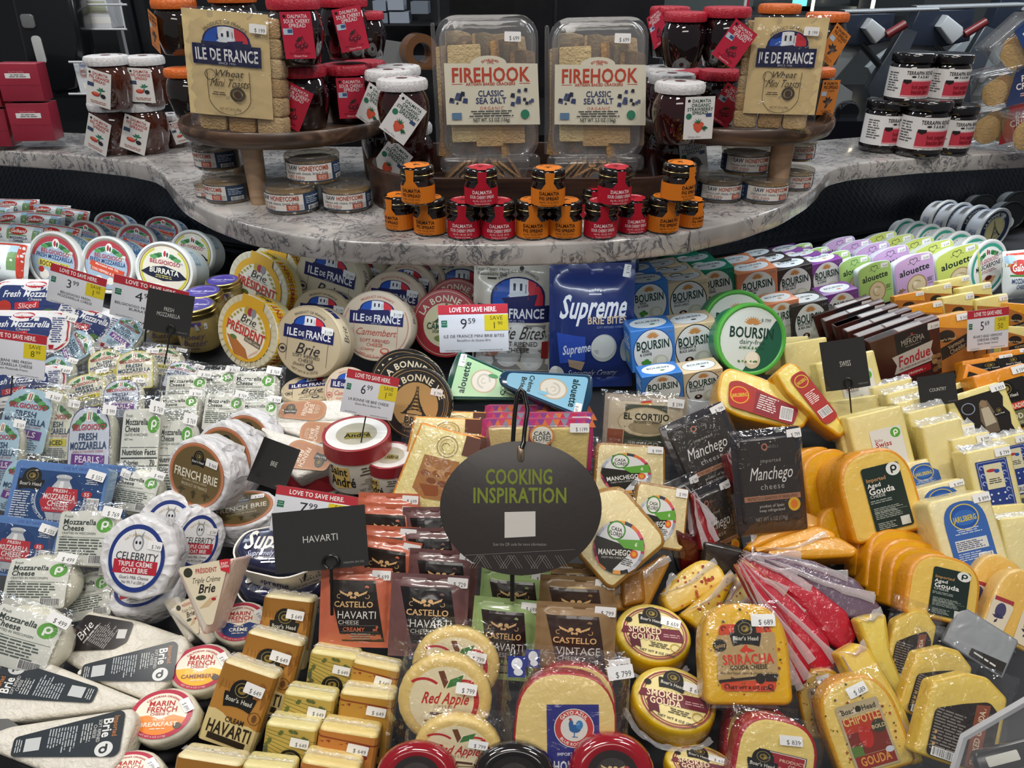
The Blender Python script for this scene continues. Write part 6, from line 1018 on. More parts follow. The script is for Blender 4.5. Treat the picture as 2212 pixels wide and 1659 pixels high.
def p_clam():    # upright cracker clamshell, face frame
    w, h = 12.6, 17.4; s = MB('clamshell', 'clear'); o = rrect(w, h, 2.6, 6)
    for a, z0, z1, b2 in ((1, -.35, -.1, .05), (.93, -.1, 1.2, .4)): s.prism([(x*a, y*(a+.015 if a < 1 else 1)) for x, y in o], z0, z1, b2, 'ffffff')
    s.prism([(x*.93, y*.945) for x, y in o], -3.4, -.35, .8, 'ffffff')
    for i in range(24): y = -h*.3+i*h*.6/24; s.box(-w/2+.12, -w/2+.42, y, y+.18, 0, .12, 'ffffff') if not 7 < i < 16 else None
    q = MB('hinge_lip', 'clear'); q.prism(rrect(w*1.02, 2.0, .6, 3, 0, -h/2-.2), -2.6, .7, .4, 'ffffff'); q.prism(rrect(.5, h*.9, .2, 2, -w/2-.25, 0), -1.6, .2, .1, 'ffffff')
    out = [s, q]; R = random.Random(3)
    for i in range(18):
        x = -4.6+i*.54; y = -.6+R.uniform(-.7, .7); c = MB('cracker', 'cracker'); a = radians(R.uniform(-7, 7)); ww, hh = 3.6, 13.2+R.uniform(-1.6, 1)
        T = Matrix.Translation((x, y, -.7-R.random()*1.3)) @ Matrix.Rotation(a, 4, 'Z') @ Matrix.Rotation(radians(R.uniform(12, 38)*(1 if i % 3 else -1)), 4, 'Y'); pts = [(-ww/2, -hh/2), (ww/2, -hh/2+.2), (ww/2-.1, hh/2-.2), (0, hh/2+.1), (-ww/2, hh/2-.1)]
        c.prism(rpoly(pts, .2, 2), -.14, .14, .06, ('c9a873', 'b98f58', 'd3b784', 'c29b62')[i % 4], wob=.06, k=i, T=T); out.append(c)
    for x, y, ww, hh, c in ((-3, -4.2, 3.6, 4, 'd5c08e'), (0, -5, 3.4, 3.6, 'c9a873'), (3, -4, 3, 5, 'cba877'), (-2.8, 2.4, 4.2, 6, 'd2ba88')):
        q2 = MB('cracker', 'cracker'); q2.prism(rpoly([(x-ww/2, y-hh/2), (x+ww/2, y-hh/2), (x+ww/2-.2, y+hh/2), (x-ww/2, y+hh/2-.2)], .2, 2), .1, .4, .08, c, wob=.08, k=int(x)); out.append(q2)
    p = MB('label_print', 'card'); p.map = lambda x, y, z: (x, y, 1.24+z-.03*max(0, abs(x)-5)**2*3); p.cv = 1.4; W = w*.86
    n = 10; dm = [(2.2*cos(pi*i/n), 3.1+.9*sin(pi*i/n)) for i in range(n+1)]
    p.pg([(-W/2, -4.0), (W/2+.9, -4.2), (W/2+.6, 3.0), (2.2, 3.1)][:3]+dm+[(-W/2, 3.2)], 'd4d0bd')
    p.at('ESTABLISHED', .2, 1.2, 2.3, .26, 'b5422c', 90, 1); p.t('1992', .2, 3.2, .3, 'b5422c', 1); p.t('FIREHOOK', .2, 1.85, 1.7, 'b5422c', 1, mw=9.6); p.r(-3.9, .75, 1.3, .07, 'b5422c'); p.r(4.4, .75, 1.3, .07, 'b5422c'); p.t('ARTISAN BAKED CRACKERS', .2, .75, .34, 'b5422c', 1, mw=6.6); p.t('CLASSIC', .2, -.35, .72, '34406a', 1, mw=3.2); p.t('SEA SALT', .2, -1.2, .72, '34406a', 1, mw=3.8); p.t('ORGANIC', .3, -2.1, .4, 'b5422c', 0, sp=.15)
    for s2 in (-1, 1):
        for i in range(12): x = .2+s2*(2.6+2.6*R.random()); y = -.8+R.uniform(-1.0, 1.0); q3 = .14+.2*R.random(); p.pg([(x-q3, y-q3*.6), (x+q3*.9, y-q3), (x+q3, y+q3*.8), (x-q3*.5, y+q3)], ('34406a', '4a5272', '22283c')[i % 3])
    p.g(.2, -2.75, 5.6, .85, 3, '34383c'); p.t('NET WT. 5.5 OZ (156g)', .2, -3.5, .42, '26282c', 1, mw=4.6); p.r(-4.1, -3, 1.2, .8, '5a7a9a'); p.e(4.4, -2.9, .55, '2f7a5c'); out += [p, stk(3, 6.1, '699', 1.3, -2, 2)]
    return w, h, out
def p_toast(sd=1):      # pouch of mini toasts, face frame
    w, h = 11.4, 15.4; b = MB('bag', 'film'); out = []
    f = MB('front_panel', 'foilbag'); f.grid(lambda u, v: (-.6*sd+u*w*.44, 1.2+v*h*.42, .3+.09*nz(u*w, v*h, 0, .7, 2)-.3*u**6), 18, 20, 'dcc490', 'foilbag'); f.grid(lambda u, v: (-.6*sd-u*w*.44, 1.2+v*h*.42, .26+.09*nz(-u*w, v*h, 0, .7, 2)-.3*u**6), 10, 12, 'c5b088', 'foilbag'); out.append(f)
    p = MB('panel_print', 'print'); p.map = lambda x, y, z: (x-.5*sd, y+1.1, .42+z+.09*nz(x-.5*sd, y+1.1, 0, .7, 2)); p.cv = 1.2; tricolor(p, 0, 1.9, 5.6, 3.0); p.r(0, 1.3, 8.0, 2.5, '1e2248'); p.r(0, 2.6, 5.8, .5, '1e2248'); p.t('ILE DE FRANCE', 0, 1.35, 1.5, 'e0e0e4', 1, mw=7.4, wx=.8); p.t('SINCE 1936', 0, .3, .3, 'c0c0cc'); p.at('PRODUCT OF FRANCE', 0, 2, 3.3, .4, '2a2c3c', 90)
    p.t('Wheat', 0, -.9, .9, '3c342c', 0, .3); p.t('Mini Toasts', 0, -2.1, 1.1, '3c342c', 0, .35, mw=4.6); p.ring(-2.1, -1.2, .6, .68, '4a4238')
    for x in (-2.5, 2.5): p.r(x, -2.4, .07, 3.6, '4a4238')
    p.ring(0, -3.6, 2.55, 2.62, '4a4238', 195, 345); p.ring(1, -3.5, .6, .9, '4a4238', 0, 360); p.e(1, -3.5, .45, '4a3a2c'); p.g(-1.2, -3.5, 1.8, .5, 2, '4a4238'); p.t('NET WT 2.8 oz (80g)', 0, -5.4, .32, '3c342c', mw=2.6); out.append(p)
    R = random.Random(4)
    for r_ in range(6):
        for c in range(3):
            q = MB('toast', 'toast'); x = -3.5+c*3.5; z = -.5-r_*1.0 if 0 else -.3; q.prism(rrect(3.3, 2.5, .5, 3, x+.45*sd, -h/2+1.5+r_*2.45), -3.0, -.25, .25, ('c9ab7c', 'bb986a', 'd0b488')[(c+r_) % 3], wob=.07, k=c+r_*3); out.append(q)
    b.grid(lambda u, v: (u*w*.52, v*h*.52, -.8+1.3*max(0, (1-abs(u)**6)*(1-abs(v)**8))**.6+.16*nz(u*w, v*h, 0, .8, 4)), 22, 26, 'ffffff', 'film'); out.append(b); out.append(stk(3.4, 5.9, '199', .7, -2, 2)); return w, h, out
def p_crisp(c):
    w, h, d = 11, 6.4, 8; s = MB('tub', 'clear'); s.prism([(x*.94, y) for x, y in rrect(w, h, 1.8, 5)], -d, -.2, 1.2, 'ffffff'); l = MB('lid', 'clear'); l.prism(rrect(w*1.04, .9, .4, 3, 0, h/2), -d, .2, .3, 'ffffff'); out = [s, l]
    for i in range(5): q = MB('crisp', 'cracker'); q.prism(circ(2.3, 20, -2.8+i*1.5, -.5+.5*sin(i*2), 2.3), -1.6-i*.5, -1.1-i*.5, .12, ('c9a464', 'bd9150')[i % 2], wob=.07, k=i); out.append(q)
    p = MB('label_print', 'card'); p.map = lambda x, y, z: (x, y, -.12+z); p.pg([(.6, h/2), (w/2-.6, h/2), (w/2-.2, -h/2+.3), (-1.4, -h/2)], c); p.t('PARM', 2.6, 1.3, 1.1, 'e6dcd8', 1, mw=3.4) if 0 else p.t('PA', 2.2, 1.2, 1.1, 'e6dcd8', 1); p.t('CRISPS', 2.4, -.1, 1.1, 'e6dcd8', 1, mw=4); p.g(2, -1.6, 2.6, .7, 2, 'e0b0a8'); out.append(p); return w, h, out
def p_redbox():
    w, h, d = 9.4, 8.4, 7; b = MB('carton', 'card'); b.box(-w/2, w/2, -h/2, h/2, -d, 0, '98283c', b=.1); p = MB('front_print', 'print'); p.t('best if used by', -.2, 2.4, .5, 'd98a96', 0, mw=3.4); p.r(-.1, 1.5, 5.6, 1.1, 'dedede'); p.g(-.1, 1.5, 4, .8, 2, '4a4a4a'); p.r(0, -.6, w-.4, .05, '6c1828'); p.r(-2.8, -.9, .05, .6, '6c1828'); p.r(2.8, -.9, .05, .6, '6c1828'); return w, h, [b, p]
def p_sign(price, cents, save, sc, lines):
    w, h = 12, 8.4; b = MB('sign_card', 'gloss'); b.prism(rrect(w, h, .25, 3), -.15, 0, .03, 'dcdee6'); p = MB('sign_print', 'print'); p.r(0, h/2-.85, w, 1.7, 'b5303c'); p.t('LOVE TO SAVE HERE.', 0, h/2-.85, .85, 'f2eeee', 1, mw=w*.68, wx=.8); p.r(-w*.42, .9, 1, 1.2, '1f6a50'); p.t('made', -w*.42, 1.2, .22, 'e8f0ea'); p.t('without', -w*.42, .8, .22, 'e8f0ea')
    if price: p.t(price, -w*.14, .9, 1.9, '2a2c34'); p.t(cents, -w*.14+.72, 1.35, 1, '2a2c34', al=-1)
    p.r(w*.33, .95, w*.34, 2.8, 'd9c62c'); p.t('SAVE', w*.33, 1.8, .75, '4a4420'); p.t(save, w*.3, .5, 1.2, '4a4420'); p.t(sc, w*.3+.55, .85, .65, '4a4420', al=-1)
    for i, l in enumerate(lines): p.t(l, 0, -1.3-.75*i, .55 if i == 0 or len(l) < 18 else .42, '3c3e48', 0, mw=w*.9)
    p.g(-w*.3, -h/2+.4, w*.25, .22, 1, '8a8c94'); p.g(w*.25, -h/2+.4, w*.42, .22, 1, '8a8c94')
    s = MB('sign_stem', 'black'); s.tube([(0, -h/2+1, -.25), (0, -h/2-3, -.3), (.2, -h/2-8, -.6)], .16, '141414'); return w, h, [b, p, s]
def p_dark(txt, bend=0, ring=1, sx=0):
    w, h = 12, 9.4; ls = txt.split('|'); m = lambda x, y, z: (x, y, z-bend*x*x/20); b = MB('sign_card', 'gloss')
    b.grid(lambda u, v: m(u*w/2, v*h/2, 0), 14, 2, '30302f', 'gloss'); b.grid(lambda u, v: m(-u*w/2, v*h/2, -.1), 14, 2, '30302f', 'gloss'); p = MB('sign_print', 'print'); p.map = lambda x, y, z: m(x, y, z)
    for i, l in enumerate(ls): p.t(l, 0, .2+(len(ls)-1)*.6-i*1.25, 1.1 if len(ls) == 1 else .95, 'c4c3bf', 0, mw=w*.5, wx=.75)
    p.t('MS0290 (04-23)', w*.34, -h*.42, .3, '8a8986'); out = [b, p]
    if ring:
        s = MB('sign_stem', 'black'); s.tube([(sx+1.0*sin(t), -h/2+1.1-1.0*cos(t), .35+.1*sin(t)) for t in [i*pi/8 for i in range(16)]], .22, '101010'); s.tube([(sx, -h/2+.1, .35), (sx-.1, -h/2-2.5, .3), (sx-.4, -h/2-7, 0)], .22, '101010'); out.append(s)
    return w, h, out
def p_cook():
    w, h = 21, 17.2; b = MB('sign_board', 'card'); b.prism(circ(w/2, 80, 0, 0, h/2), -.2, 0, .05, '35302e'); p = MB('sign_print', 'print'); p.t('COOKING', -.2, 4.1, 2.0, '74822e', 1, wx=.8, mw=8.8); p.t('INSPIRATION', -.1, 1.7, 2.0, '74822e', 1, wx=.8, mw=12.3); p.pg([(-2.1, -.5), (1.9, -.4), (1.9, -3.6), (-2.1, -3.8)], 'c9c5c0'); p.t('Scan the QR code for more information.', -.1, -4.6, .42, '8d8883', mw=7)
    p.pg([(-7.2, -6.05), (7, -5.3), (7, -5.26), (-7.2, -6.0)], '7d7874')
    for i in range(6):
        x = -5.6+i*2.0
        for k in range(3):
            a = x+k*.35; p.pg([(a, -6), (a+.05, -6), (a+1.15 if i % 2 else a-1.05, -7.7), (a+1.1 if i % 2 else a-1.1, -7.7)], '8a8580')
            if i % 2 == 0: p.pg([(a, -6), (a+.05, -6), (a+1.15, -7.7), (a+1.1, -7.7)], '8a8580')
    g = MB('grommet', 'metal'); g.prism(rrect(.9, 2.1, .44, 4, 0, 7), -.1, .22, .12, 'b09a84')
    s = MB('sign_hook', 'black'); s.tube([(-1.1, 6.2, -.5), (-1.0, 9, -.5), (-.8, 12, -.5), (-.45, 14.6, -.5), (-.05, 15.4, -.5), (.45, 14.9, -.5), (.75, 13.4, -.45), (.9, 12.6, -.4), (.5, 10, -.2), (.35, 8.4, .2), (.1, 7.7, .45)], .3, '121212', n=10); s.tube([(-1.1, 6.2, -.5), (-1.1, -12, -.6)], .3, '121212', n=10); return w, h, [b, p, g, s]
def p_plate(R):
    b = MB('tray', 'acacia'); b.lathe([(0, 0), (R*.9, 0), (R*.97, .4), (R, 1.4), (R, 2.2), (R*.985, 2.5), (R*.96, 2.3), (R*.95, 1.4), (R*.93, 1.0), (0, 1.0)], 'ffffff', 64); return b
# ------------------------------------------------------------------ free shapes traced on their own plane
def poly(pts, T, side, face, name, cat, label, el=60, yaw=0, near=0, group=None, m='wrap', r=.4, wob=.05, prints=(), streak=0, puff=.08, Y=None, fleck=0):
    cx = sum(p[0] for p in pts)/len(pts); cy = sum(p[1] for p in pts)/len(pts); M, ww, hh = frame(cx, cy, 100, 100, 0, el, yaw, near, Y)
    Mi = M.inverted(); n = Vector((M[0][2], M[1][2], M[2][2])); p0 = M.translation
    L2 = [(Mi @ hit(x, y, p0, n))*100 for x, y in pts]; o = root(name, cat, label, group); o.matrix_world = M
    b = MB('cheese', m); ol = rpoly([(v.x, v.y) for v in L2], r, 3); b.prism(ol, -T, 0, min(.4, T*.3), side, cap=face, wob=wob, puff=puff, nb=3, k=int(cx) % 7); add_part('cheese', b.mesh(), o)
    if fleck:
        R = random.Random(3); g = MB('pepper_flecks', 'cheese'); X = [v[0] for v in ol]; Yy = [v[1] for v in ol]; k = 0
        gx = sum(X)/len(X); gy = sum(Yy)/len(Yy)
        for i in range(fleck):
            a = R.randrange(len(ol)); t_ = .15+.7*R.random(); x = gx+(ol[a][0]-gx)*t_; y = gy+(ol[a][1]-gy)*t_; s_ = .08+.16*R.random(); g.z = puff*(1-t_*t_)+.05
            g.pg([(x+s_*cos(q)*(.6+R.random()*.8), y+s_*sin(q)*(.6+R.random()*.8)) for q in (0, 1.2, 2.4, 3.7, 5)], R.choice(['a83a20', '8c2c18', 'b0522c']))
        e = add_part('pepper_flecks', g.mesh(), o); e['kind'] = 'stuff'
    for fn, x, y, w, h, rt in prints:
        pr = proto('L'+fn.__name__, lambda f=fn: f()); M2, w2, h2 = frame(x, y, w, h, rt, el, yaw, 0, Y); 
        c = hit(x, y, p0+n*(.0012+puff*.01), n); up = Mi.to_3x3() @ M2.to_3x3() @ Vector((0, 1, 0)); a = atan2(up.y, up.x)-pi/2; lc = Mi @ c
        # size on this plane
        rr = radians(rt); Tt = hit(x+h/2*sin(rr), y-h/2*cos(rr), p0, n); Bb = hit(x-h/2*sin(rr), y+h/2*cos(rr), p0, n); Rr = hit(x+w/2*cos(rr), y+w/2*sin(rr), p0, n); Ll = hit(x-w/2*cos(rr), y-w/2*sin(rr), p0, n)
        u = (Tt-Bb)
        if w > h: rv = (Rr-Ll); wl = rv.length*100; rv.normalize(); u2 = n.cross(rv); uh = abs(u.dot(u2))*100; u = u2
        else: uh = u.length*100; u.normalize(); rv = u.cross(n).normalized(); wl = abs((Rr-Ll).dot(rv))*100
        ul = Mi.to_3x3() @ u; a = atan2(ul.y, ul.x)-pi/2
        for nm, me, sub, lab in pr[2]:
            q = add_part(nm, me, o, lab); q.matrix_local = Matrix.Translation(lc) @ Matrix.Rotation(a, 4, 'Z') @ Matrix.Diagonal((wl/pr[0], uh/pr[1], 1, 1))
    if streak:
        s = MB('film_streaks', 'filmw'); R = random.Random(int(cx))
        xs = [v[0] for v in ol]; ys = [v[1] for v in ol]; 
        for i in range(streak):
            A = Vector(L2[0][:2]); k = R.randint(1, len(L2)-1); B = Vector(L2[k][:2])*.75+Vector(L2[k-1][:2])*.25; P = []
            for j in range(9):
                t = j/8; q = A.lerp(B, t); P.append((q.x+.25*sin(t*5+i), q.y+.25*cos(t*6+i), .1+puff*.6+.18*sin(t*pi)))
            b0 = len(s.v); V = []
            for j, (x, y, z) in enumerate(P):
                d = B-A; nx, ny = -d.y, d.x; l = max(.01, d.length); ww = (.06+.5*(j/8)**1.5)*(.6+.7*abs(nz(x, y, i, 1.2, i))); V += [(x-nx/l*ww, y-ny/l*ww, z-.04), (x, y, z+.09), (x+nx/l*ww, y+ny/l*ww, z-.02)]
            s.add(V, [(3*j, 3*j+1, 3*j+4, 3*j+3) for j in range(8)]+[(3*j+1, 3*j+2, 3*j+5, 3*j+4) for j in range(8)], 'f4dce4' if streak > 2 else 'f2f0e8', 'filmw')
        add_part('film_streaks', s.mesh(), o)
    return o
def LB_wedge(dark='1f2a33', txt='Brie', c2='b0703c'):
    p = MB('label_print', 'print'); p.z = 0; p.pg(rpoly([(-6, 1.3), (-6, -1.2), (5.4, -3.1), (6, -2.6), (6, 2.6), (5.4, 3.1)], .5, 3), dark)
    p.e(4.2, -1.9, 1.0, 'dcdedd'); pee(p, 4.2, -1.9, 1.0, 'dcdedd', dark, 180) ; p.t('Imported', 5.2, 1, .6, c2, 1, rot=-90, mw=2.8); p.t('Brie', 4.3, .9, 1.1, 'e8e8e6', 1, rot=-90, mw=2.6); p.t('SOFT RIPENED', 3.4, .6, .4, 'dcdcda', 0, rot=-90, mw=3); p.t('CHEESE', 2.9, .6, .4, 'dcdcda', 0, rot=-90, mw=2); p.g(2, .3, 3, 1.2, 4, 'b9bcbd', -90, 1); p.g(-.6, 0, 3.4, 3.2, 10, 'aab0b4', -90, 1); p.ring(0, 0, 0, .001, dark); p.r(-3.8, 0, 1.7, 1.7, 'c5c9ca'); p.g(-5.3, 0, 2.2, .8, 3, 'b9bcbd', -90)
    return 12, 6.2, [p]
def LBW(): return LB_wedge()
def LBD():
    p = MB('label_print', 'gloss'); p.z = 0; p.pg(rpoly([(-5.4, -3), (-2.4, 3.2), (5.6, 1.8), (5.4, -1.4), (3.6, -2.6)], .6, 3), '241f20'); p.ring(-3.6, .3, .25, .45, 'a8533c'); p.t('Brie', -1.9, .3, 1.5, 'ece8e4', 0, .35, rot=65, mw=3); p.g(1.3, 0, 4, 3.6, 11, '9a9694', 65, 1); p.r(4.2, -.1, 1.4, 1.5, 'cfcfcd', 0); p.g(-.7, -.1, 3.4, .5, 1, 'b9b5b2', 65); return 11, 6.4, [p]
def LFB():
    p = MB('label_print', 'card'); p.z = 0; p.pg(rpoly([(-4.5, -1.6), (-4, 1.7), (3, 2.4), (4.8, 1.2), (4.6, -1.4), (3, -2.4)], .9, 4), 'b0784c'); p.pg(rpoly([(-4.1, -1.3), (-3.7, 1.4), (2.8, 2), (4.3, 1), (4.1, -1.2), (2.8, -2)], .8, 4), 'a86e44'); crest(p, -2.2, .2, 2.5); p.t('FRENCH', .7, .3, .95, 'e4cdb8', 1, rot=80, mw=3.2); p.t('BRIE', 1.8, .3, .95, 'e4cdb8', 1, rot=80, mw=2.2); p.g(3, .1, 2.4, 1, 4, 'd4b89c', 80); return 9.4, 4.8, [p]
def LTC():
    p = MB('label_print', 'print'); p.z = 0; p.pg(rpoly([(-4.6, 4.4), (4.4, 5), (.7, -5.4), (-.4, -5.4)], .4, 2), 'e4d8bc'); p.e(-3, 3.4, .8, '3a3a30'); p.t('PRÉSIDENT', .2, 3.5, .8, 'b23a3c', 1, mw=3.8); p.t('Triple Crème', 0, 2.0, .95, '2c2a2a', 0, .3, mw=5); p.t('Brie', 0, .6, 1.5, '2c2a2a', 1, .3, mw=3); p.e(-1, -.9, .9, '3c4634', .4); p.pg([(-1.4, -2.6), (.6, -1), (1.9, -.8), (.2, -2.4)], 'd0b48c'); p.e(1.2, -1.3, .4, 'a82c3c', .25); p.pg([(3.6, 5), (4.6, 4.9), (4.2, 2.6), (2.8, 3.2), (2.6, 4.9)], 'c8303a'); p.t('EASY', 3.5, 4.3, .4, 'f4e8e4', 1); p.t('OPEN', 3.5, 3.8, .4, 'f4e8e4', 1); return 9.4, 10.6, [p]
def LJR():
    p = MB('label_print', 'print'); p.z = 0; p.pg(rpoly([(-5.5, 2), (-4, 2.6), (5.5, .4), (5, -2.6), (-5, -2)], .9, 4), 'a8302c'); p.e(-3.6, .2, 1.7, 'c9281e', 1.5); p.ring(-3.6, .2, 1.3, 1.42, 'd9c23a'); p.t('JARLSBERG', -3.6, .2, .6, 'd9c23a', 1, rot=20, mw=2.4); p.pg([(-1.2, 1.6), (5.3, .2), (4.9, -2.5), (-1.2, -2)], '8a2430'); p.g(.8, -.2, 3, 2.6, 7, 'e4dcd8', -6, 1); p.bar(3.7, -1, 1.7, 1.9); return 11, 5.2, [p]
def LVJ():
    p = MB('label_print', 'print'); p.z = 0; p.pg(rpoly([(-1.5, 5.5), (1.5, 5.5), (1.5, -5.5), (-1.5, -5.5)], 1.2, 4), 'a8302c'); p.ring(0, 3.7, 1.1, 1.25, 'd9c23a'); p.t('JARLSBERG', 0, 3.7, .6, 'd9c23a', 1, mw=1.9); p.g(0, .2, 2.2, 2.4, 7, 'ece4e0', 0, 1); p.bar(0, -3.3, 2, 1.4); return 3, 11, [p]
def LCA():
    p = p_casa()[2][1]; p.v = [(x+.7, y+.6, z-.16) for x, y, z in p.v]; return 7.8, 7.8, [p]
# ------------------------------------------------------------------ product table: key -> builder, args, name, category
D = dict(
 bocc=(p_tub, ('bocc',), 'cheese_tub', 'tub'), chili=(p_tub, ('chili',), 'cheese_tub', 'tub'), burr=(p_tub, ('burr',), 'cheese_tub', 'tub'), masc=(p_tub, ('masc',), 'cheese_tub', 'tub'), bleu=(p_tub, ('bleu',), 'cheese_tub', 'tub'), dark=(p_tub, ('dark',), 'cheese_tub', 'tub'), df=(p_tub, ('df',), 'cheese_tub', 'tub'),
 pres=(p_round, ('pres',), 'brie_box', 'cheese box'), idf=(p_round, ('idf',), 'brie_box', 'cheese box'), idfL=(p_round, ('idfL',), 'brie_box', 'cheese box'), cam=(p_round, ('cam',), 'camembert_box', 'cheese box'), lbvR=(p_round, ('lbvR',), 'camembert_box', 'cheese box'), lbvB=(p_round, ('lbvB',), 'brie_box', 'cheese box'),
 fb=(p_wheel, ('fb',), 'wrapped_brie', 'cheese'), celeb=(p_wheel, ('celeb',), 'wrapped_goat_brie', 'cheese'), mcr=(p_marin, ('CRÈME',), 'petite_cheese', 'cheese'), mca=(p_marin, ('CAMEMBERT',), 'petite_cheese', 'cheese'), mbr=(p_marin, ('BREAKFAST',), 'petite_cheese', 'cheese'),
 sup=(p_supreme, (), 'brie_loaf', 'cheese'), idfbag=(p_idfbag, (), 'brie_bites_pouch', 'pouch'), supbag=(p_supbag, (), 'brie_bites_pouch', 'pouch'), cg=(p_creme, ('b4dcae', '1d4a40', 'Crème'), 'spreadable_brie_tub', 'tub'), cb=(p_creme, ('8fc8e4', '1c3f5a', 'Crème'), 'spreadable_brie_tub', 'tub'),
 po=(p_pouch, ('c4694e', '26201d'), 'havarti_pouch', 'pouch'), pbr=(p_pouch, ('6d4c4c', '1b1718', 'HAVARTI', 'DILL', '729'), 'havarti_pouch', 'pouch'), pg=(p_pouch, ('93ac70', '2a1f1e', 'HAVARTI', 'HERBS', '699'), 'havarti_pouch', 'pouch'), pt=(p_pouch, ('8f7350', '3a2a24', 'VINTAGE', 'AGED', '799'), 'havarti_pouch', 'pouch'), ptk=(p_pouch, ('8f7350', '3a2a24', 'VINTAGE', 'AGED', '799', 1), 'havarti_pouch', 'pouch'),
 galb=(p_galb, (), 'mozzarella_bag', 'bag'), galb2=(p_galb, (2,), 'mozzarella_bag', 'bag'), gtray=(p_galbtray, (), 'sliced_mozzarella_tray', 'cheese'), pearl=(p_blog, ('pearl',), 'mozzarella_pouch', 'pouch'), bpearl=(p_blog, ('blue',), 'mozzarella_pouch', 'pouch'), log=(p_blog, ('log',), 'mozzarella_pouch', 'pouch'), slic=(p_blog, ('slic',), 'mozzarella_pouch', 'pouch'),
 pmf=(p_pmozz, ('flat',), 'fresh_mozzarella_pouch', 'pouch'), pmt=(p_pmozz, ('tall',), 'fresh_mozzarella_pouch', 'pouch'), pmb=(p_pmozz, ('ball',), 'fresh_mozzarella_ball', 'cheese'), blue=(p_bluemozz, (), 'mozzarella_pack', 'cheese'),
 hc=(p_block, ('cream',), 'havarti_block', 'cheese'), hd=(p_block, ('dill',), 'havarti_block', 'cheese'), hj=(p_block, ('jal',), 'havarti_block', 'cheese'), hh=(p_block, ('hot',), 'havarti_block', 'cheese'),
 apple=(p_apple, (), 'cheese_round', 'cheese'), gayo=(p_gayo, (), 'gouda_slab', 'cheese'), smo=(p_smoked, (), 'smoked_gouda_round', 'cheese'), sri=(p_dslab, ('sri',), 'gouda_slab', 'cheese'), chip=(p_dslab, ('chip',), 'gouda_slab', 'cheese'), rgo=(p_dslab, ('red',), 'gouda_slab', 'cheese'), aged=(p_dslab, ('aged',), 'aged_gouda_slab', 'cheese'), agedp=(p_dslab, ('agedp',), 'aged_gouda_slab', 'cheese'), folk=(p_dslab, ('folk',), 'gouda_slab', 'cheese'),
 wr=(p_wax, ('8e0f1e', '2c2624'), 'wax_cheese_wheel', 'cheese'), wb=(p_wax, ('17120f', '211d1b'), 'wax_cheese_wheel', 'cheese'),
 box_b=(p_box, ('blue',), 'soft_cheese_carton', 'carton'), box_c=(p_box, ('cream',), 'soft_cheese_carton', 'carton'), box_g=(p_box, ('green',), 'soft_cheese_carton', 'carton'), box_o=(p_box, ('orange',), 'soft_cheese_carton', 'carton'), box_k=(p_box, ('black',), 'soft_cheese_carton', 'carton'), box_p=(p_box, ('purple',), 'soft_cheese_carton', 'carton'),
 dipg=(p_dip, ('a4c872', '5a7a3c', ''), 'dip_tub', 'tub'), dipp=(p_dip, ('c6a3cf', '8c6a3c', ''), 'dip_tub', 'tub'), dipl=(p_dip, ('c8d46a', '5a7a3c', ''), 'dip_tub', 'tub'),
 fon=(p_fondue, (), 'fondue_carton', 'carton'), man=(p_manch, (), 'manchego_pack', 'cheese'), casa=(p_casa, (), 'manchego_wedge', 'cheese'), casa2=(p_casa, ('sq',), 'manchego_wedge', 'cheese'), tap=(p_tapas, (), 'tapas_cheese_tray', 'cheese tray'), cort=(p_cort, (), 'iberico_pouch', 'pouch'), mu=(p_muen, (), 'muenster_slab', 'cheese'), low=(p_lowpack, (), 'smoked_gouda_wedge', 'cheese'),
 swl=(lambda: p_slab(9, 11, 3.2, 'ecdfa6', 'e6d690', label=L_swiss), (), 'swiss_block', 'cheese'), swp=(lambda: p_slab(9, 11, 3.2, 'ecdfa6', 'e6d690', wob=.1), (), 'swiss_block', 'cheese'), swf=(lambda: p_slab(6.6, 11.5, 3.2, 'ece0ac', 'e6d898', frill=3), (), 'gruyere_block', 'cheese'), jar=(lambda: p_slab(8.4, 11, 5.2, 'efe4b8', 'e8daa2', label=L_jarls, price='899', wob=.09, r=1), (), 'holed_cheese_block', 'cheese'),
 gru=(lambda: p_slab(6.6, 12, 4, 'ece0ac', 'e6d898', label=L_gru, price='799', frill=5), (), 'gruyere_block', 'cheese'), ver=(lambda: p_slab(8.6, 11.4, 3, 'e8a040', 'e59c3c', label=L_verm, price='569'), (), 'cheddar_block', 'cheese'), verw=(lambda: p_slab(8.6, 11.4, 3, 'ecdf9c', 'e8d98c', label=L_verm, price='569'), (), 'cheddar_block', 'cheese'),
 sha=(lambda: p_slab(8.6, 11.4, 4, 'e89424', 'e08c20', label=L_dark('HORSERADISH'), price='599'), (), 'cheddar_block', 'cheese'), cave=(lambda: p_slab(9.4, 11.4, 3.4, 'ecdf9e', 'e6d68c', label=L_cave, price='859', r=1.2, wob=.08), (), 'gruyere_wedge', 'cheese'),
 sil=(lambda: p_slab(11, 7, 1.6, '8c9094', '7c8084', m='foilbag', wob=.22, label=lambda p: (p.pg([(-1, -3.2), (5, -3.2), (5, -1), (-1, -2)], '2a2826'), p.g(1.6, -2.4, 4, .6, 1, 'c9c9c4'))), (), 'foil_cheese_pack', 'cheese'),
 mini_f=(p_mini, ('f',), 'jam_jar', 'jar'), mini_c=(p_mini, ('c',), 'jam_jar', 'jar'))
def q(k, cx, cy, w, h, rot, el, yaw, label, near=0, group=None, **kw):
    fn, a, nm, cat = D[k]; return put(k, fn, a, nm, cat, label, cx, cy, w, h, rot, el, yaw, near, group, **kw)
def jar(k, key, fn, args, cx, by, w, z, label, name='jam_jar', cat='jar', yaw=0, group=None, lean=0, hs=1): return stand(key, fn, args, name, cat, label, cx, by, w, z, yaw, group, hs, lean)
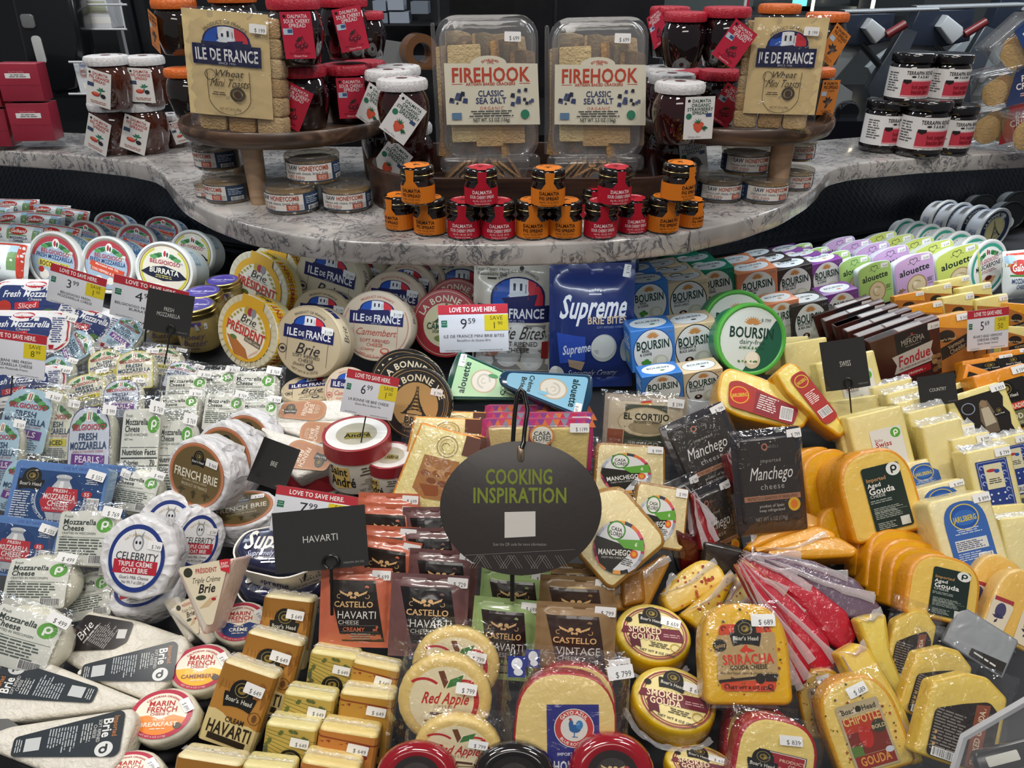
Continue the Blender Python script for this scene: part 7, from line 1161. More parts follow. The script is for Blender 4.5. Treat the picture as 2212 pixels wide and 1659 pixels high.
# ------------------------------------------------------------------ on the counter
ZJ = ZC
def mini(k, cx, by, w, lab, yaw=0, up=0): nm = 'mini_'+k; return stand(nm, p_mini, (k,), 'mini_jam_jar', 'jar', lab, cx, by, w, ZJ+up, yaw, 'mini jam jars along the counter edge')
OR, RD = 'tiny orange-labelled fig jar ', 'tiny red-labelled cherry jar '
for k, cx, by, w, yaw, lab in (('f', 867, 502, 66, -35, OR+'at the left end of the bottom row'), ('f', 931, 513, 70, -14, OR+'second from the left in the bottom row'), ('c', 1004, 521, 72, -4, RD+'third from the left in the bottom row'), ('c', 1077, 522, 72, 4, RD+'fourth from the left in the bottom row'), ('f', 1150, 521, 72, 0, OR+'fifth from the left in the bottom row'), ('f', 1220, 520, 71, -4, OR+'sixth from the left in the bottom row'), ('c', 1295, 520, 70, 6, RD+'seventh from the left in the bottom row'), ('c', 1363, 509, 66, 10, RD+'eighth from the left in the bottom row'), ('f', 1429, 508, 68, 14, OR+'ninth from the left in the bottom row'), ('f', 1489, 496, 54, 30, OR+'at the right end of the bottom row'), ('c', 1281, 478, 60, 0, RD+'mostly hidden behind the seventh bottom jar')): mini(k, cx, by, w, lab, yaw)
for k, cx, by, w, yaw, lab in (('f', 905, 446, 72, -20, OR+'leftmost of the upper row'), ('c', 1040, 449, 71, 6, RD+'left of centre in the upper row'), ('f', 1183, 452, 72, 2, OR+'in the middle of the upper row'), ('c', 1325, 448, 71, 14, RD+'right of centre in the upper row'), ('f', 1461, 439, 71, 36, OR+'rightmost of the upper row')): mini(k, cx, by, w, lab, yaw, .047)
def wood(px0, px1, y0, Yc, R, z, zb, lab, legs):
    t = root('cake_stand', 'stand', lab); t.location = (px0, Yc, z); b = p_plate(R*100); add_part('tray', b.mesh(), t)
    for i, (lx, ly, r) in enumerate(legs):
        g = MB('leg', 'palewood'); g.lathe([(0, -(z-ZC)*100), (r*.85, -(z-ZC)*100), (r, 0), (0, 0)], 'ffffff', 20); o = add_part('leg', g.mesh(), t); o.location = (lx-px0, ly-Yc, 0)
wood(-.345, 0, 0, 1.235, .158, 1.276, 0, 'round dark wooden stand at left carrying toasts and cherry jars', [(-.375, 1.135, 1.55), (-.24, 1.335, 1.5), (-.46, 1.32, 1.5)])
wood(.34, 0, 0, 1.255, .155, 1.276, 0, 'round dark wooden stand at right carrying toasts and fig jars', [(.40, 1.165, 1.7), (.46, 1.33, 1.5), (.25, 1.34, 1.5)])
ST = 1.286
def honey(cx, by, w, up, yaw, lab): return stand('honey', p_honey, (), 'honeycomb_tub', 'tub', lab, cx, by, w, ZJ+up, yaw, 'honeycomb tubs under the stands')
HT = 'clear honeycomb tub '
HU = .036
for a in ((637, 467, 116, 0, -14, HT+'at lower left of the three beside the left stand leg'), (753, 463, 106, 0, 8, HT+'at lower right of the three under the left stand'), (681, 402, 116, HU, 4, HT+'on top of the two under the left stand'), (500, 443, 102, 0, -40, HT+'just left of the front leg of the left stand'), (456, 430, 60, 0, -30, HT+'at the back left under the left stand'), (478, 372, 104, HU, -40, HT+'tucked high below the left stand rim'), (1550, 441, 98, 0, 4, HT+'at lower left of the three under the right stand'), (1646, 444, 100, 0, 6, HT+'at lower right under the right stand'), (1605, 382, 104, HU, 4, HT+'stacked on the two under the right stand'), (1708, 415, 84, 0, 0, HT+'right of the pale leg of the right stand'), (1714, 352, 82, HU, 0, HT+'stacked highest right of the pale leg')): honey(*a)
def cj(k, cx, by, w, z, ta, lab, yaw=0, notag=0, group=None, tx=0, lean=0): return stand('cj%s%s%s%s' % (k, ta, tx, notag), p_cjar, (k, 'c', ta, tx, notag), 'spread_jar', 'jar', lab, cx, by, w, z, yaw, group, 1, lean)
G = 'cherry spread jars on the stands'; Cc = 'cherry spread jar with red cloth lid '
cj('c', 665, 286, 112, ST, -28, Cc+'and slanted tag, bottom of the left stand', 0, group=G); cj('c', 757, 272, 104, ST, 0, Cc+'and straight tag, bottom right of the left stand', 12, group=G); cj('c', 796, 250, 92, ST, 14, Cc+'at the right edge of the left stand', 20, group=G)
cj('c', 650, 146, 116, ST+.092, 1, Cc+'and straight tag, top left of the left stand', 0, group=G, tx=.6); cj('c', 752, 132, 108, ST+.092, 9, Cc+'with tag tilting right, top of the left stand', 10, group=G); cj('c', 798, 128, 80, ST+.092, 0, Cc+'top back right on the left stand', 10, 1, group=G)
cj('c', 1543, 277, 98, ST, -30, Cc+'and slanted tag, bottom row of the right stand', 0, group=G, tx=1.6); cj('c', 1474, 268, 92, ST, 0, Cc+'behind the strawberry jars, bottom of the right stand', -20, 1, group=G); cj('c', 1431, 266, 80, ST, 0, Cc+'at the far left of the right stand', -20, 1, group=G)
cj('c', 1556, 150, 104, ST+.092, -32, Cc+'and slanted tag, top row of the right stand', 0, group=G, tx=1.8); cj('c', 1470, 150, 96, ST+.092, 0, Cc+'but no tag, on the right stand', -10, 1, group=G); cj('c', 1438, 128, 88, ST+.092, 30, Cc+'top back left of the right stand', -60, group=G)
G = 'fig spread jars on the stands'; Fc = 'fig spread jar with orange cloth lid '
cj('f', 420, 262, 90, ST, 0, Fc+'low at left on the left stand', -60, 1, group=G); cj('f', 396, 122, 96, ST+.092, -16, Fc+'and orange tag, top left of the left stand', -52, group=G); cj('f', 520, 118, 104, ST+.092, 0, Fc+'behind the toasts on the left stand', 0, 1, group=G)
cj('f', 1668, 128, 92, ST+.092, 0, Fc+'behind the toasts on the right stand', 0, 1, group=G); cj('f', 1768, 146, 92, ST+.092, -32, Fc+'and slanted tag, top right of the right stand', 22, group=G); cj('f', 1740, 262, 90, ST, -3, Fc+'and straight tag, low on the right stand', 26, group=G)
G = 'strawberry spread jars beside the cracker tubs'; Sc = 'strawberry spread jar with white cloth lid '
BT = ZC+.012
cj('s', 888, 404, 108, BT, -40, Sc+'and tag, under another at left', -14, group=G); cj('s', 877, 314, 112, BT+.082, -38, Sc+'and slanted tag, on top at left', 4, group=G, tx=1.4); cj('s', 848, 285, 104, BT+.082, -30, Sc+'second back in the left upper row', -20, group=G); cj('s', 868, 268, 98, BT+.082, 0, Sc+'third back in the left upper row', 0, 1, group=G); cj('s', 838, 372, 100, BT, 0, Sc+'lower back at left', -30, 1, group=G)
cj('s', 1442, 404, 106, BT, 12, Sc+'and tag, under another at right', 10, group=G, tx=1.2); cj('s', 1456, 318, 110, BT+.082, 2, Sc+'and straight tag, on top at right', 0, group=G, tx=1.9); cj('s', 1440, 290, 102, BT+.082, 0, Sc+'second back in the right upper row', 0, 1, group=G); cj('s', 1424, 268, 96, BT+.082, 0, Sc+'third back in the right upper row', 0, 1, group=G); cj('s', 1404, 378, 100, BT, 0, Sc+'lower back at right', 0, 1, group=G)
G = 'fig orange spread jars at the left'; Oc = 'brown fig orange spread jar with white lid and tag, '
cj('o', 266, 340, 96, ZC, -26, Oc+'lower left of the four', -14, group=G); cj('o', 330, 338, 94, ZC, -22, Oc+'lower right of the four', 0, group=G); cj('o', 256, 241, 94, ZC+.085, -16, Oc+'upper left of the four', -6, group=G); cj('o', 332, 234, 88, ZC+.085, -3, Oc+'upper right of the four', 0, group=G); cj('o', 384, 322, 60, ZC, 10, Oc+'half hidden behind the left stand', 30, group=G)
G = 'pepper jam jars at the right'; Pc = 'black-lidded pepper bacon jam jar, '
for cx, by, w, up, yaw, lab in ((1896, 333, 88, 0, 14, 'lower left of the five'), (1977, 344, 96, 0, -2, 'front middle of the lower row'), (2042, 338, 84, 0, 8, 'lower right of the five'), (1950, 232, 88, .086, -4, 'upper left of the five'), (2030, 232, 86, .086, 6, 'upper right of the five')): stand('pep', p_pepper, (), 'jam_jar', 'jar', Pc+lab, cx, by, w, ZC+up, yaw, G)
# wooden tray that holds the cracker tubs
ot = MB('shell', 'darkwood'); cxm = .0445*0+.03; o = []; hw, hd = 24.5, 12.2
st = [(hw-hd+hd*cos(t), hd*sin(t)) for t in [(-pi/2+pi*i/16) for i in range(17)]]+[(-hw+hd+hd*cos(t), hd*sin(t)) for t in [(pi/2+pi*i/16) for i in range(17)]]
t = root('wooden_tray', 'tray', 'long round-ended dark wooden tray holding cracker tubs and strawberry jars'); t.location = (.032, 1.178, ZC)
n = len(st); vs = [(x, y, 0) for x, y in st]+[(x*1.02, y*1.03, 5.6) for x, y in st]+[(x*.985, y*.965, 5.6) for x, y in st]+[(x*.965, y*.94, 1.1) for x, y in st]; fs = [(k*n+i, k*n+(i+1) % n, (k+1)*n+(i+1) % n, (k+1)*n+i) for k in range(3) for i in range(n)]; ot.add(vs, fs+[tuple(range(3*n, 4*n))], 'ffffff'); add_part('shell', ot.mesh(), t)
for cx, cy, w, h, rot, yw, Yq, lab in ((1055, 190, 218, 318, -1.5, 6, 1.15, 'left upright clear clamshell tub of square crackers with cream label'), (1290, 192, 212, 312, 1.5, -6, 1.15, 'right upright clear clamshell tub of square crackers with cream label')): put('clam', p_clam, (), 'cracker_tub', 'tub', lab, cx, cy, w, h, rot, 8, yw, 0, 'cracker tubs in the wooden tray', Y=Yq)
def p_lay():
    w, h = 13, 4.2; s = MB('clamshell', 'clear'); s.prism(rpoly([(-w/2, h/2), (w/2, h/2), (w/2-.9, -h/2), (-w/2+.9, -h/2)], .7, 3), -9, 0, .5, 'ffffff'); out = [s]; R = random.Random(9)
    for i in range(11): c = MB('cracker', 'cracker'); T = Matrix.Translation((-4.6+i*.9, -.1, -1.2-.3*(i % 3))) @ Matrix.Rotation(radians(R.uniform(-60, -25)*(1 if i > 5 else -1)), 4, 'Z'); c.prism(rrect(4.4, .3, .1, 1), -4, 0, .08, ('a27a4c', '8f6a42', 'b58c5a')[i % 3], T=T); out.append(c)
    return w, h, out
put('lay', p_lay, (), 'cracker_tub', 'tub', 'clear cracker tub lying under the left upright one', 1052, 372, 190, 56, 0, 0, 4, 0, 'cracker tubs in the wooden tray', Y=1.11); put('lay', p_lay, (), 'cracker_tub', 'tub', 'clear cracker tub lying under the right upright one', 1288, 374, 186, 54, 0, 0, -4, 0, 'cracker tubs in the wooden tray', Y=1.11)
put('toast', p_toast, (), 'toast_bag', 'bag', 'clear bag of wheat toasts with cream panel on the left stand', 505, 158, 206, 268, -4, 4, -4, 0, 'bags of mini toasts', Y=1.135); put('toast2', p_toast, (-1,), 'toast_bag', 'bag', 'clear bag of wheat toasts with cream panel on the right stand', 1684, 160, 178, 248, 8, 4, -14, 0, 'bags of mini toasts', Y=1.118)
G = 'red cartons stacked at the left end'
for cx, cy, lab in ((66, 264, 'lower right of the stack'), (-28, 276, 'lower left of the stack'), (42, 178, 'upper right of the stack'), (-50, 190, 'upper left of the stack')): put('redbox', p_redbox, (), 'red_carton', 'carton', 'plain crimson carton with white date patch, '+lab, cx, cy, 88, 84, -14, 2, 12, 0, G, Y=1.50)
for cx, cy, w, h, c, lab in ((2176, 268, 150, 84, 'a0242c', 'clear tub of cheese crisps with red label, lowest'), (2190, 188, 140, 80, '26345c', 'clear tub of cheese crisps with navy label, middle of stack'), (2212, 100, 120, 84, '26447c', 'clear tub of cheese crisps with blue label, tilted on top'), (2240, 285, 100, 84, 'a0242c', 'clear tub of cheese crisps cut by the right frame edge')): put('crisp'+c, p_crisp, (c,), 'crisp_tub', 'tub', lab, cx, cy, w, h, 0 if cy > 120 else -40, 4, -10, 0 if cx < 2220 else .08, 'cheese crisp tubs at the right end', Y=1.5)
# ------------------------------------------------------------------ signs in the case
def sign(key, args, cx, cy, w, h, rot, el, yaw, near, lab): return put('S'+key, p_sign, args, 'price_sign', 'sign', lab, cx, cy, w, h, rot, el, yaw, near)
sign('a', ('3', '99', '1', '00', ['BELGIOIOSO FRESH', 'MOZZARELLA CHEESE']), 165, 626, 124, 82, 9, 12, 0, .16, 'white price sign reading 3.99 before the marinated mozzarella tub')
sign('b', ('4', '99', '1', '00', ['BELGIOIOSO FRESH MOZZARELLA', 'BURRATA CHEESE']), 322, 655, 165, 88, 8, 14, 0, .16, 'white price sign reading 4.99 partly behind the mozzarella sign')
sign('c', ('', '', '8', '99', ['GALBANI 1882 FRESH', 'MOZZARELLA CHEESE', 'Queso Mozzarella Fresco']), 28, 764, 142, 96, 4, 22, 0, .17, 'white sale sign saving 8.99 cut by the left frame edge')
sign('d', ('9', '59', '1', '90', ['ILE DE FRANCE MINI BRIE BITES', 'Bocaditos de Queso Brie']), 1023, 709, 150, 103, -2, 18, 0, .16, 'white price sign reading 9.59 before the brie bites pouch')
sign('e', ('6', '99', '1', '00', ['LA BONNE VIE BRIE CHEESE', 'Queso Brie La Bonne Vie']), 799, 853, 114, 94, 11, 24, 8, .14, 'white price sign reading 6.99 beside the black brie box')
sign('f', ('7', '99', '1', '00', ['SUPREME BRIE', '']), 678, 1110, 178, 100, 10, 34, 0, .10, 'white price sign half hidden behind the havarti sign')
sign('g', ('5', '69', '50', '', ["BOAR'S HEAD VERMONT", 'CHEDDAR CHEESE', 'Queso Cheddar Vermont']), 2134, 711, 89, 87, 1, 16, 0, .14, 'white price sign reading 5.69 among the cheddar blocks')
def dark(key, txt, bend, cx, cy, w, h, rot, el, yaw, near, lab, ring=1, sx=0): return put('K'+key, p_dark, (txt, bend, ring, sx), 'name_sign', 'sign', lab, cx, cy, w, h, rot, el, yaw, near)
dark('a', 'FRESH|MOZZARELLA', .3, 364, 676, 102, 90, 8, 14, 10, .2, 'charcoal sign reading FRESH MOZZARELLA', 1, 1.2); dark('b', 'BRIE', -.3, 591, 1004, 84, 100, 22, 26, 34, .13, 'small charcoal sign reading BRIE seen at an angle', 0)
dark('c', 'HAVARTI', 0, 692, 1165, 202, 132, -4, 34, 2, .14, 'large charcoal sign reading HAVARTI', 1, 1.2); dark('d', 'SWISS', .4, 1826, 787, 98, 108, -8, 22, -16, .16, 'charcoal sign reading SWISS', 1, 0); dark('e', 'COUNTRY', .2, 2026, 842, 82, 66, -8, 24, -10, .12, 'small charcoal sign half buried behind the pale blocks', 0)
put('cook', p_cook, (), 'cooking_sign', 'sign', 'big oval charcoal sign reading COOKING INSPIRATION on a black hook', 1125, 1098, 350, 290, 0, 30, 0, .2)
# ------------------------------------------------------------------ left of the case
G = 'mozzarella bags at the far left'; Gl = 'white mozzarella bag with red and green print, '
for i, (k, cx, cy, w, h, rot, lab) in enumerate([('galb', 40, 452, 90, 44, 2, 'back row at left'), ('galb2', 112, 462, 80, 40, 4, 'back row in the middle'), ('galb', 162, 472, 60, 40, 10, 'back row at right'), ('galb2', -10, 470, 80, 50, 0, 'second row cut by the frame'), ('galb', 38, 482, 84, 50, -4, 'second row at left'), ('galb2', 98, 486, 84, 50, 6, 'second row in the middle'), ('galb', 8, 508, 86, 54, 3, 'third row at left'), ('galb2', 62, 512, 84, 54, 8, 'third row in the middle'), ('galb', 132, 512, 84, 50, 10, 'third row at right'), ('galb', 8, 568, 110, 92, 5, 'nearest, beside the bocconcini tub')]): q(k, cx, cy, w, h, rot, 30, 0, Gl+lab, 0, G)
G = 'mozzarella tubs in the back left'
for k, cx, cy, w, h, lab in (('chili', 240, 486, 78, 56, 'white-rimmed mozzarella tub, back row left'), ('chili', 350, 496, 78, 56, 'white-rimmed mozzarella tub, back row right'), ('bocc', 182, 512, 84, 72, 'white-rimmed mozzarella tub behind the bocconcini tub'), ('chili', 292, 520, 86, 74, 'white-rimmed red and blue tub behind the chili mozzarella tub'), ('burr', 412, 548, 96, 104, 'white-rimmed burrata tub at the right of its row'), ('bocc', 115, 562, 118, 124, 'white-rimmed tub labelled bocconcini'), ('chili', 230, 572, 116, 124, 'white-rimmed tub labelled marinated with chili peppers'), ('burr', 353, 584, 128, 124, 'white-rimmed tub labelled burrata')): q(k, cx, cy, w, h, 5, 20, -16, lab, .0, G, ts=.85)
G = 'jars of honey butter'
for cx, by, w, z, lab in ((441, 764, 92, .905, 'gold-lidded butter jar with purple top nearest the mozzarella sign'), (372, 746, 88, .905, 'gold-lidded butter jar behind the mozzarella sign'), (457, 724, 82, .912, 'gold-lidded butter jar with purple top in the middle row'), (497, 690, 74, .915, 'gold-lidded butter jar with purple top at the back')): stand('butter', p_butter, (), 'butter_jar', 'jar', lab, cx, by, w, z, 0, G)
G = 'sliced mozzarella trays'
q('gtray', 48, 836, 190, 84, 4, 44, 0, 'blue and red sliced mozzarella tray under the sale sign', 0, G); q('gtray', 190, 700, 150, 90, 24, 40, 0, 'blue and red sliced mozzarella tray half under the others', 0, G); q('gtray', 52, 716, 200, 92, 8, 40, 0, 'blue and red sliced mozzarella tray, second from top', .06, G); q('gtray', 78, 652, 195, 98, 8, 40, 0, 'blue and red sliced mozzarella tray on top of the pile', .09, G)
G = 'mozzarella pouches, logs and pearls'
MZ = [('bpearl', 270, 722, 76, 90, 38, 'pale blue mozzarella pouch lying near the butter jars'), ('bpearl', 158, 752, 76, 100, 62, 'pale blue mozzarella pouch right of the sale sign'), ('bpearl', 118, 812, 80, 100, 18, 'pale blue mozzarella pouch below the sale sign'),
 ('log', 228, 792, 92, 84, -4, 'clear mozzarella pouch with yellow-edged label, upper left of the pile'), ('log', 292, 800, 100, 96, 2, 'clear mozzarella pouch with yellow-edged label in the middle of the pile'), ('log', 352, 780, 90, 70, 14, 'clear mozzarella pouch with yellow-edged label, upper right'), ('pearl', 392, 812, 84, 70, 18, 'clear pearls pouch right of the yellow-edged pouches'), ('log', 186, 846, 110, 84, -8, 'clear mozzarella pouch with yellow-edged label above the pearls'), ('pearl', 262, 862, 96, 96, 4, 'clear pearls pouch with violet label edge behind the tall one'), ('log', 96, 868, 110, 70, 6, 'clear yellow-edged mozzarella pouch at the left below the sign')]
for k, cx, cy, w, h, rot, lab in MZ: q(k, cx, cy, w, h, rot, 44, 0, lab, 0, G)
for k, cx, cy, w, h, rot, lab in [('pmf', 402, 846, 110, 90, 6, 'clear fresh mozzarella pouch with green dot, left of the back row'), ('pmf', 462, 834, 112, 86, 6, 'clear fresh mozzarella pouch with green dot, middle of the back row'), ('pmf', 548, 846, 116, 110, 6, 'clear fresh mozzarella pouch with green dot beside the butter brie'), ('pmf', 386, 888, 104, 90, 4, 'clear fresh mozzarella pouch with green dot, second row left'), ('pmf', 482, 892, 104, 100, 8, 'clear fresh mozzarella pouch with green dot, second row right'), ('pmf', 560, 900, 96, 90, 4, 'clear fresh mozzarella pouch showing its nutrition panel')]: q(k, cx, cy, w, h, rot, 44, 0, lab, 0, G)
for k, cx, cy, w, h, rot, lab, nr in [('bpearl', 2, 975, 96, 160, 8, 'pale blue pearls pouch cut by the left frame edge', .0), ('slic', 122, 930, 96, 150, 5, 'clear sliced mozzarella pouch between two pearls pouches', .0), ('bpearl', 58, 908, 128, 160, 14, 'pale blue pearls pouch with violet banner', .03), ('pmt', 378, 985, 96, 190, 4, 'tall clear mozzarella pouch touching the french brie', 0), ('pmt', 304, 968, 104, 210, 4, 'tall clear mozzarella pouch with nutrition panel', .02), ('pearl', 194, 960, 112, 190, 3, 'tall clear pearls pouch with violet-edged label', .03), ('bpearl', 52, 1052, 120, 140, 18, 'pale blue pearls pouch under the blue mozzarella pack', 0)]: q(k, cx, cy, w, h, rot, 38, 0, lab, nr, G)
G = 'blue mozzarella packs'; q('blue', 222, 1062, 110, 120, 12, 42, 0, 'flat blue mozzarella pack behind the front one', 0, G); q('blue', 122, 1070, 200, 140, 13, 42, 0, 'flat blue mozzarella pack with milk churn, whole face showing', .05, G); q('blue', 22, 1180, 190, 130, 15, 42, 0, 'flat blue mozzarella pack cut by the left frame edge', .04, G)
G = 'fresh mozzarella balls'; q('pmb', 290, 1062, 120, 110, 16, 44, 0, 'clear mozzarella ball pouch behind the wrapped goat brie', .0, G); q('pmf', 185, 1164, 152, 150, 9, 42, 0, 'clear mozzarella pouch with green dot over the blue packs', .06, G); q('pmb', 190, 1290, 120, 120, 0, 50, 0, 'bare white mozzarella ball seen below the pouch', -.02, G); q('pmb', 78, 1260, 168, 140, 12, 48, 0, 'clear mozzarella ball pouch with green dot above the lowest one', .03, G); q('pmb', 42, 1382, 190, 170, 24, 48, 0, 'largest mozzarella ball pouch at the lower left', .03, G)
# paper wrapped wheels
G = 'wrapped goat brie wheels'; q('celeb', 308, 1268, 170, 110, 4, 74, 0, 'white wrapped wheel lying under the front goat brie', -.02, G); q('celeb', 428, 1170, 120, 150, 10, 20, 34, 'white wrapped wheel turned away at the right of the goat bries', 0, G); q('celeb', 366, 1142, 150, 160, 8, 30, 6, 'white wrapped goat brie with blue ring, second back', .0, G); q('celeb', 296, 1206, 172, 190, 8, 34, 0, 'white wrapped goat brie with blue ring, in front', .07, G)
G = 'wrapped french brie wheels'; q('fb', 522, 1100, 160, 84, 0, 80, 0, 'white wrapped french brie lying flat at the bottom', -.01, G); q('fb', 530, 958, 130, 140, 10, 24, -20, 'white wrapped french brie, rearmost standing', 0, G, ts=.6); q('fb', 482, 992, 140, 160, 8, 24, -24, 'white wrapped french brie, middle standing one', .03, G, ts=.6); q('fb', 425, 1026, 140, 160, 8, 24, -24, 'white wrapped french brie, nearest with gold-brown label', .08, G, ts=.85)
# brie wedges at the lower left
W_ = 'e3ded3'
poly([(112, 1412), (190, 1318), (300, 1340), (402, 1376), (300, 1420), (176, 1448)], 3, 'dcd6c8', W_, 'brie_wedge', 'cheese', 'white brie wedge with small black label, rearmost of four', 66, 0, -.02, 'brie wedges at the lower left', 'rind', prints=((LBD, 206, 1368, 150, 84, 0),))
poly([(160, 1452), (396, 1370), (410, 1392), (366, 1470), (322, 1512), (300, 1506)], 3, 'dcd6c8', W_, 'brie_wedge', 'cheese', 'white brie wedge with black label pointing left, third from the front', 66, 0, 0, 'brie wedges at the lower left', 'rind', prints=((LBW, 278, 1440, 206, 84, -8),))
poly([(-60, 1570), (-50, 1480), (64, 1420), (90, 1424), (308, 1512), (290, 1526)], 3, 'dcd6c8', W_, 'brie_wedge', 'cheese', 'white brie wedge with black label pointing right, second from the front', 66, 0, 0, 'brie wedges at the lower left', 'rind', prints=((LBW, 98, 1482, 218, 88, 190),))
poly([(-70, 1602), (20, 1568), (284, 1528), (296, 1550), (262, 1640), (222, 1690), (180, 1700)], 3, 'dcd6c8', W_, 'brie_wedge', 'cheese', 'white brie wedge with black label, nearest the case edge', 66, 0, .01, 'brie wedges at the lower left', 'rind', prints=((LBW, 146, 1598, 240, 98, -8),))
def wedge(pts, lab, px, el=58, near=0, pr=LFB): return poly(pts, 3.2, 'dedbd2', 'e6e3dc', 'brie_wedge', 'cheese', lab, el, 0, near, 'brown labelled brie wedges', 'rind', prints=((pr,)+px,) if px else ())
wedge([(574, 916), (604, 868), (735, 862), (770, 886), (760, 906)], 'long white brie wedge with brown label, rear of three', (652, 886, 104, 46, 0)); wedge([(550, 912), (740, 906), (790, 950), (722, 966)], 'long white brie wedge with brown label, middle of three', (690, 934, 84, 52, 178)); wedge([(562, 922), (714, 962), (722, 1000), (640, 1034), (606, 1000)], 'long white brie wedge with brown label beside the BRIE sign', (668, 986, 106, 66, 192), near=.02)
G = 'triple creme brie wedges'
poly([(346, 1296), (384, 1286), (420, 1380), (404, 1392)], 3.5, 'e4e0d6', 'dfd6c4', 'brie_wedge', 'cheese', 'small wrapped triple creme wedge half hidden at left', 50, 0, -.02, G)
poly([(362, 1318), (408, 1290), (470, 1380), (448, 1396)], 3.5, 'e4e0d6', 'e0d6c2', 'brie_wedge', 'cheese', 'small wrapped triple creme wedge lying left of the upright one', 50, 20, 0, G, prints=((LTC, 412, 1330, 60, 80, -20),))
poly([(380, 1230), (508, 1206), (446, 1372), (436, 1372)], 3.8, 'e0c8bc', 'e8e2d4', 'brie_wedge', 'cheese', 'upright triangular triple creme brie wedge with cream label', 34, -12, .07, G, prints=((LTC, 446, 1278, 116, 140, -4),))
G = 'petite wrapped cheeses'; q('mbr', 276, 1668, 142, 104, 14, 70, 0, 'petite round cheese cut by the bottom edge with red ring label', .0, G); q('mbr', 348, 1544, 148, 126, 14, 70, 0, 'petite round cheese with orange breakfast label', 0, G); q('mca', 433, 1442, 136, 112, 12, 68, 0, 'petite round cheese with yellow camembert label', 0, G); q('mcr', 518, 1344, 120, 96, 10, 66, 0, 'petite round cheese with blue creme label', 0, G)
G = 'brie loaves in white trays'; q('sup', 606, 1256, 206, 112, 12, 74, 0, 'lower blue wrapped brie loaf in a white tray', -.01, G); q('sup', 606, 1182, 214, 118, 12, 74, 0, 'upper blue wrapped brie loaf in a white tray behind the HAVARTI sign', .05, G)
G = 'round tubs of rich brie'
for cx, by, w, z, yaw, lab in ((850, 1080, 104, .885, 0, 'red-lidded round brie box behind the standing one'), (706, 1128, 142, .83, 0, 'red-lidded round brie box behind the price sign'), (785, 1068, 141, .892, 14, 'red-lidded white round brie box with glass window on top')): stand('andre', p_andre, (), 'round_brie_box', 'cheese box', lab, cx, by, w, z, yaw, G)
# round boxes
G = 'yellow double creme brie boxes'
for cx, cy, w, lab in ((640, 562, 96, 'fifth back'), (618, 576, 104, 'fourth back'), (592, 592, 112, 'third back'), (556, 618, 134, 'second in the row')): q('pres', cx, cy, w, w*1.06, 10, 18, -36, 'yellow double creme brie box, '+lab, 0, G, ts=.75)
q('pres', 533, 715, 136, 154, 14, 24, -36, 'yellow double creme brie box in front with whole lid showing', .07, G)
G = 'cream coloured brie boxes'; q('idfL', 820, 610, 120, 130, 6, 14, -14, 'large cream brie box third back behind the camemberts', -.03, G, ts=.6); q('idfL', 770, 606, 138, 146, 8, 14, -14, 'large cream brie box second back', 0, G, ts=.6); q('idfL', 710, 610, 150, 156, 8, 14, -24, 'large cream brie box standing in front of its row', .04, G, ts=.75)
q('idf', 694, 686, 130, 126, 6, 22, -24, 'cream brie box behind the nearest small one', .04, G); q('idf', 672, 838, 130, 60, 2, 84, 0, 'cream brie box lying flat under the small one', -.01, G); q('idf', 665, 738, 146, 156, 6, 22, -24, 'small cream brie box with whole lid showing', .09, G)
G = 'cream and red camembert boxes'
for cx, cy, w, lab in ((900, 610, 120, 'fourth back'), (878, 628, 126, 'third back'), (850, 656, 138, 'second back')): q('cam', cx, cy, w, w*1.02, 6, 20, -14, 'cream camembert box with red script, '+lab, .0, G, ts=.7)
q('cam', 750, 842, 100, 100, 8, 36, -8, 'cream camembert box behind the 6.99 sign', .02, G); q('cam', 812, 704, 156, 154, 4, 24, -10, 'cream camembert box with red script, in front', .09, G)
G = 'red camembert boxes'; q('lbvR', 985, 664, 130, 126, 4, 18, -4, 'red round camembert box behind another', -.02, G); q('lbvR', 962, 698, 146, 150, 4, 22, -4, 'red round camembert box behind the 9.59 sign', .04, G)
G = 'black brie boxes'; q('lbvB', 872, 826, 146, 144, 6, 24, -10, 'black round brie box, rear of three', .0, G); q('lbvB', 884, 840, 150, 150, 6, 24, -10, 'black round brie box, middle of three', .02, G); q('lbvB', 898, 872, 152, 158, 8, 28, -8, 'black round brie box with tower drawing, in front', .06, G)
# pouches
G = 'brie bites pouches'
q('idfbag', 990, 640, 130, 170, 2, 8, 0, 'cream brie bites pouch standing at the back left', -.08, G); q('idfbag', 1150, 655, 170, 210, 2, 8, 0, 'cream brie bites pouch behind the front one', -.03, G); q('idfbag', 1108, 682, 172, 236, 2, 14, 0, 'cream brie bites pouch with tricolour panel in front', .04, G); q('supbag', 1322, 640, 110, 190, 2, 8, 0, 'navy brie bites pouch standing behind', -.04, G); q('supbag', 1278, 702, 182, 268, 1, 14, 4, 'navy brie bites pouch with white script in front', .06, G)
q('cg', 1062, 828, 190, 112, 14, 46, 0, 'green wedge-shaped tub of spreadable brie', .06, 'wedge shaped brie tubs'); q('cb', 1176, 836, 208, 98, -172+5, 46, 0, 'blue wedge-shaped tub of spreadable brie', .09, 'wedge shaped brie tubs')
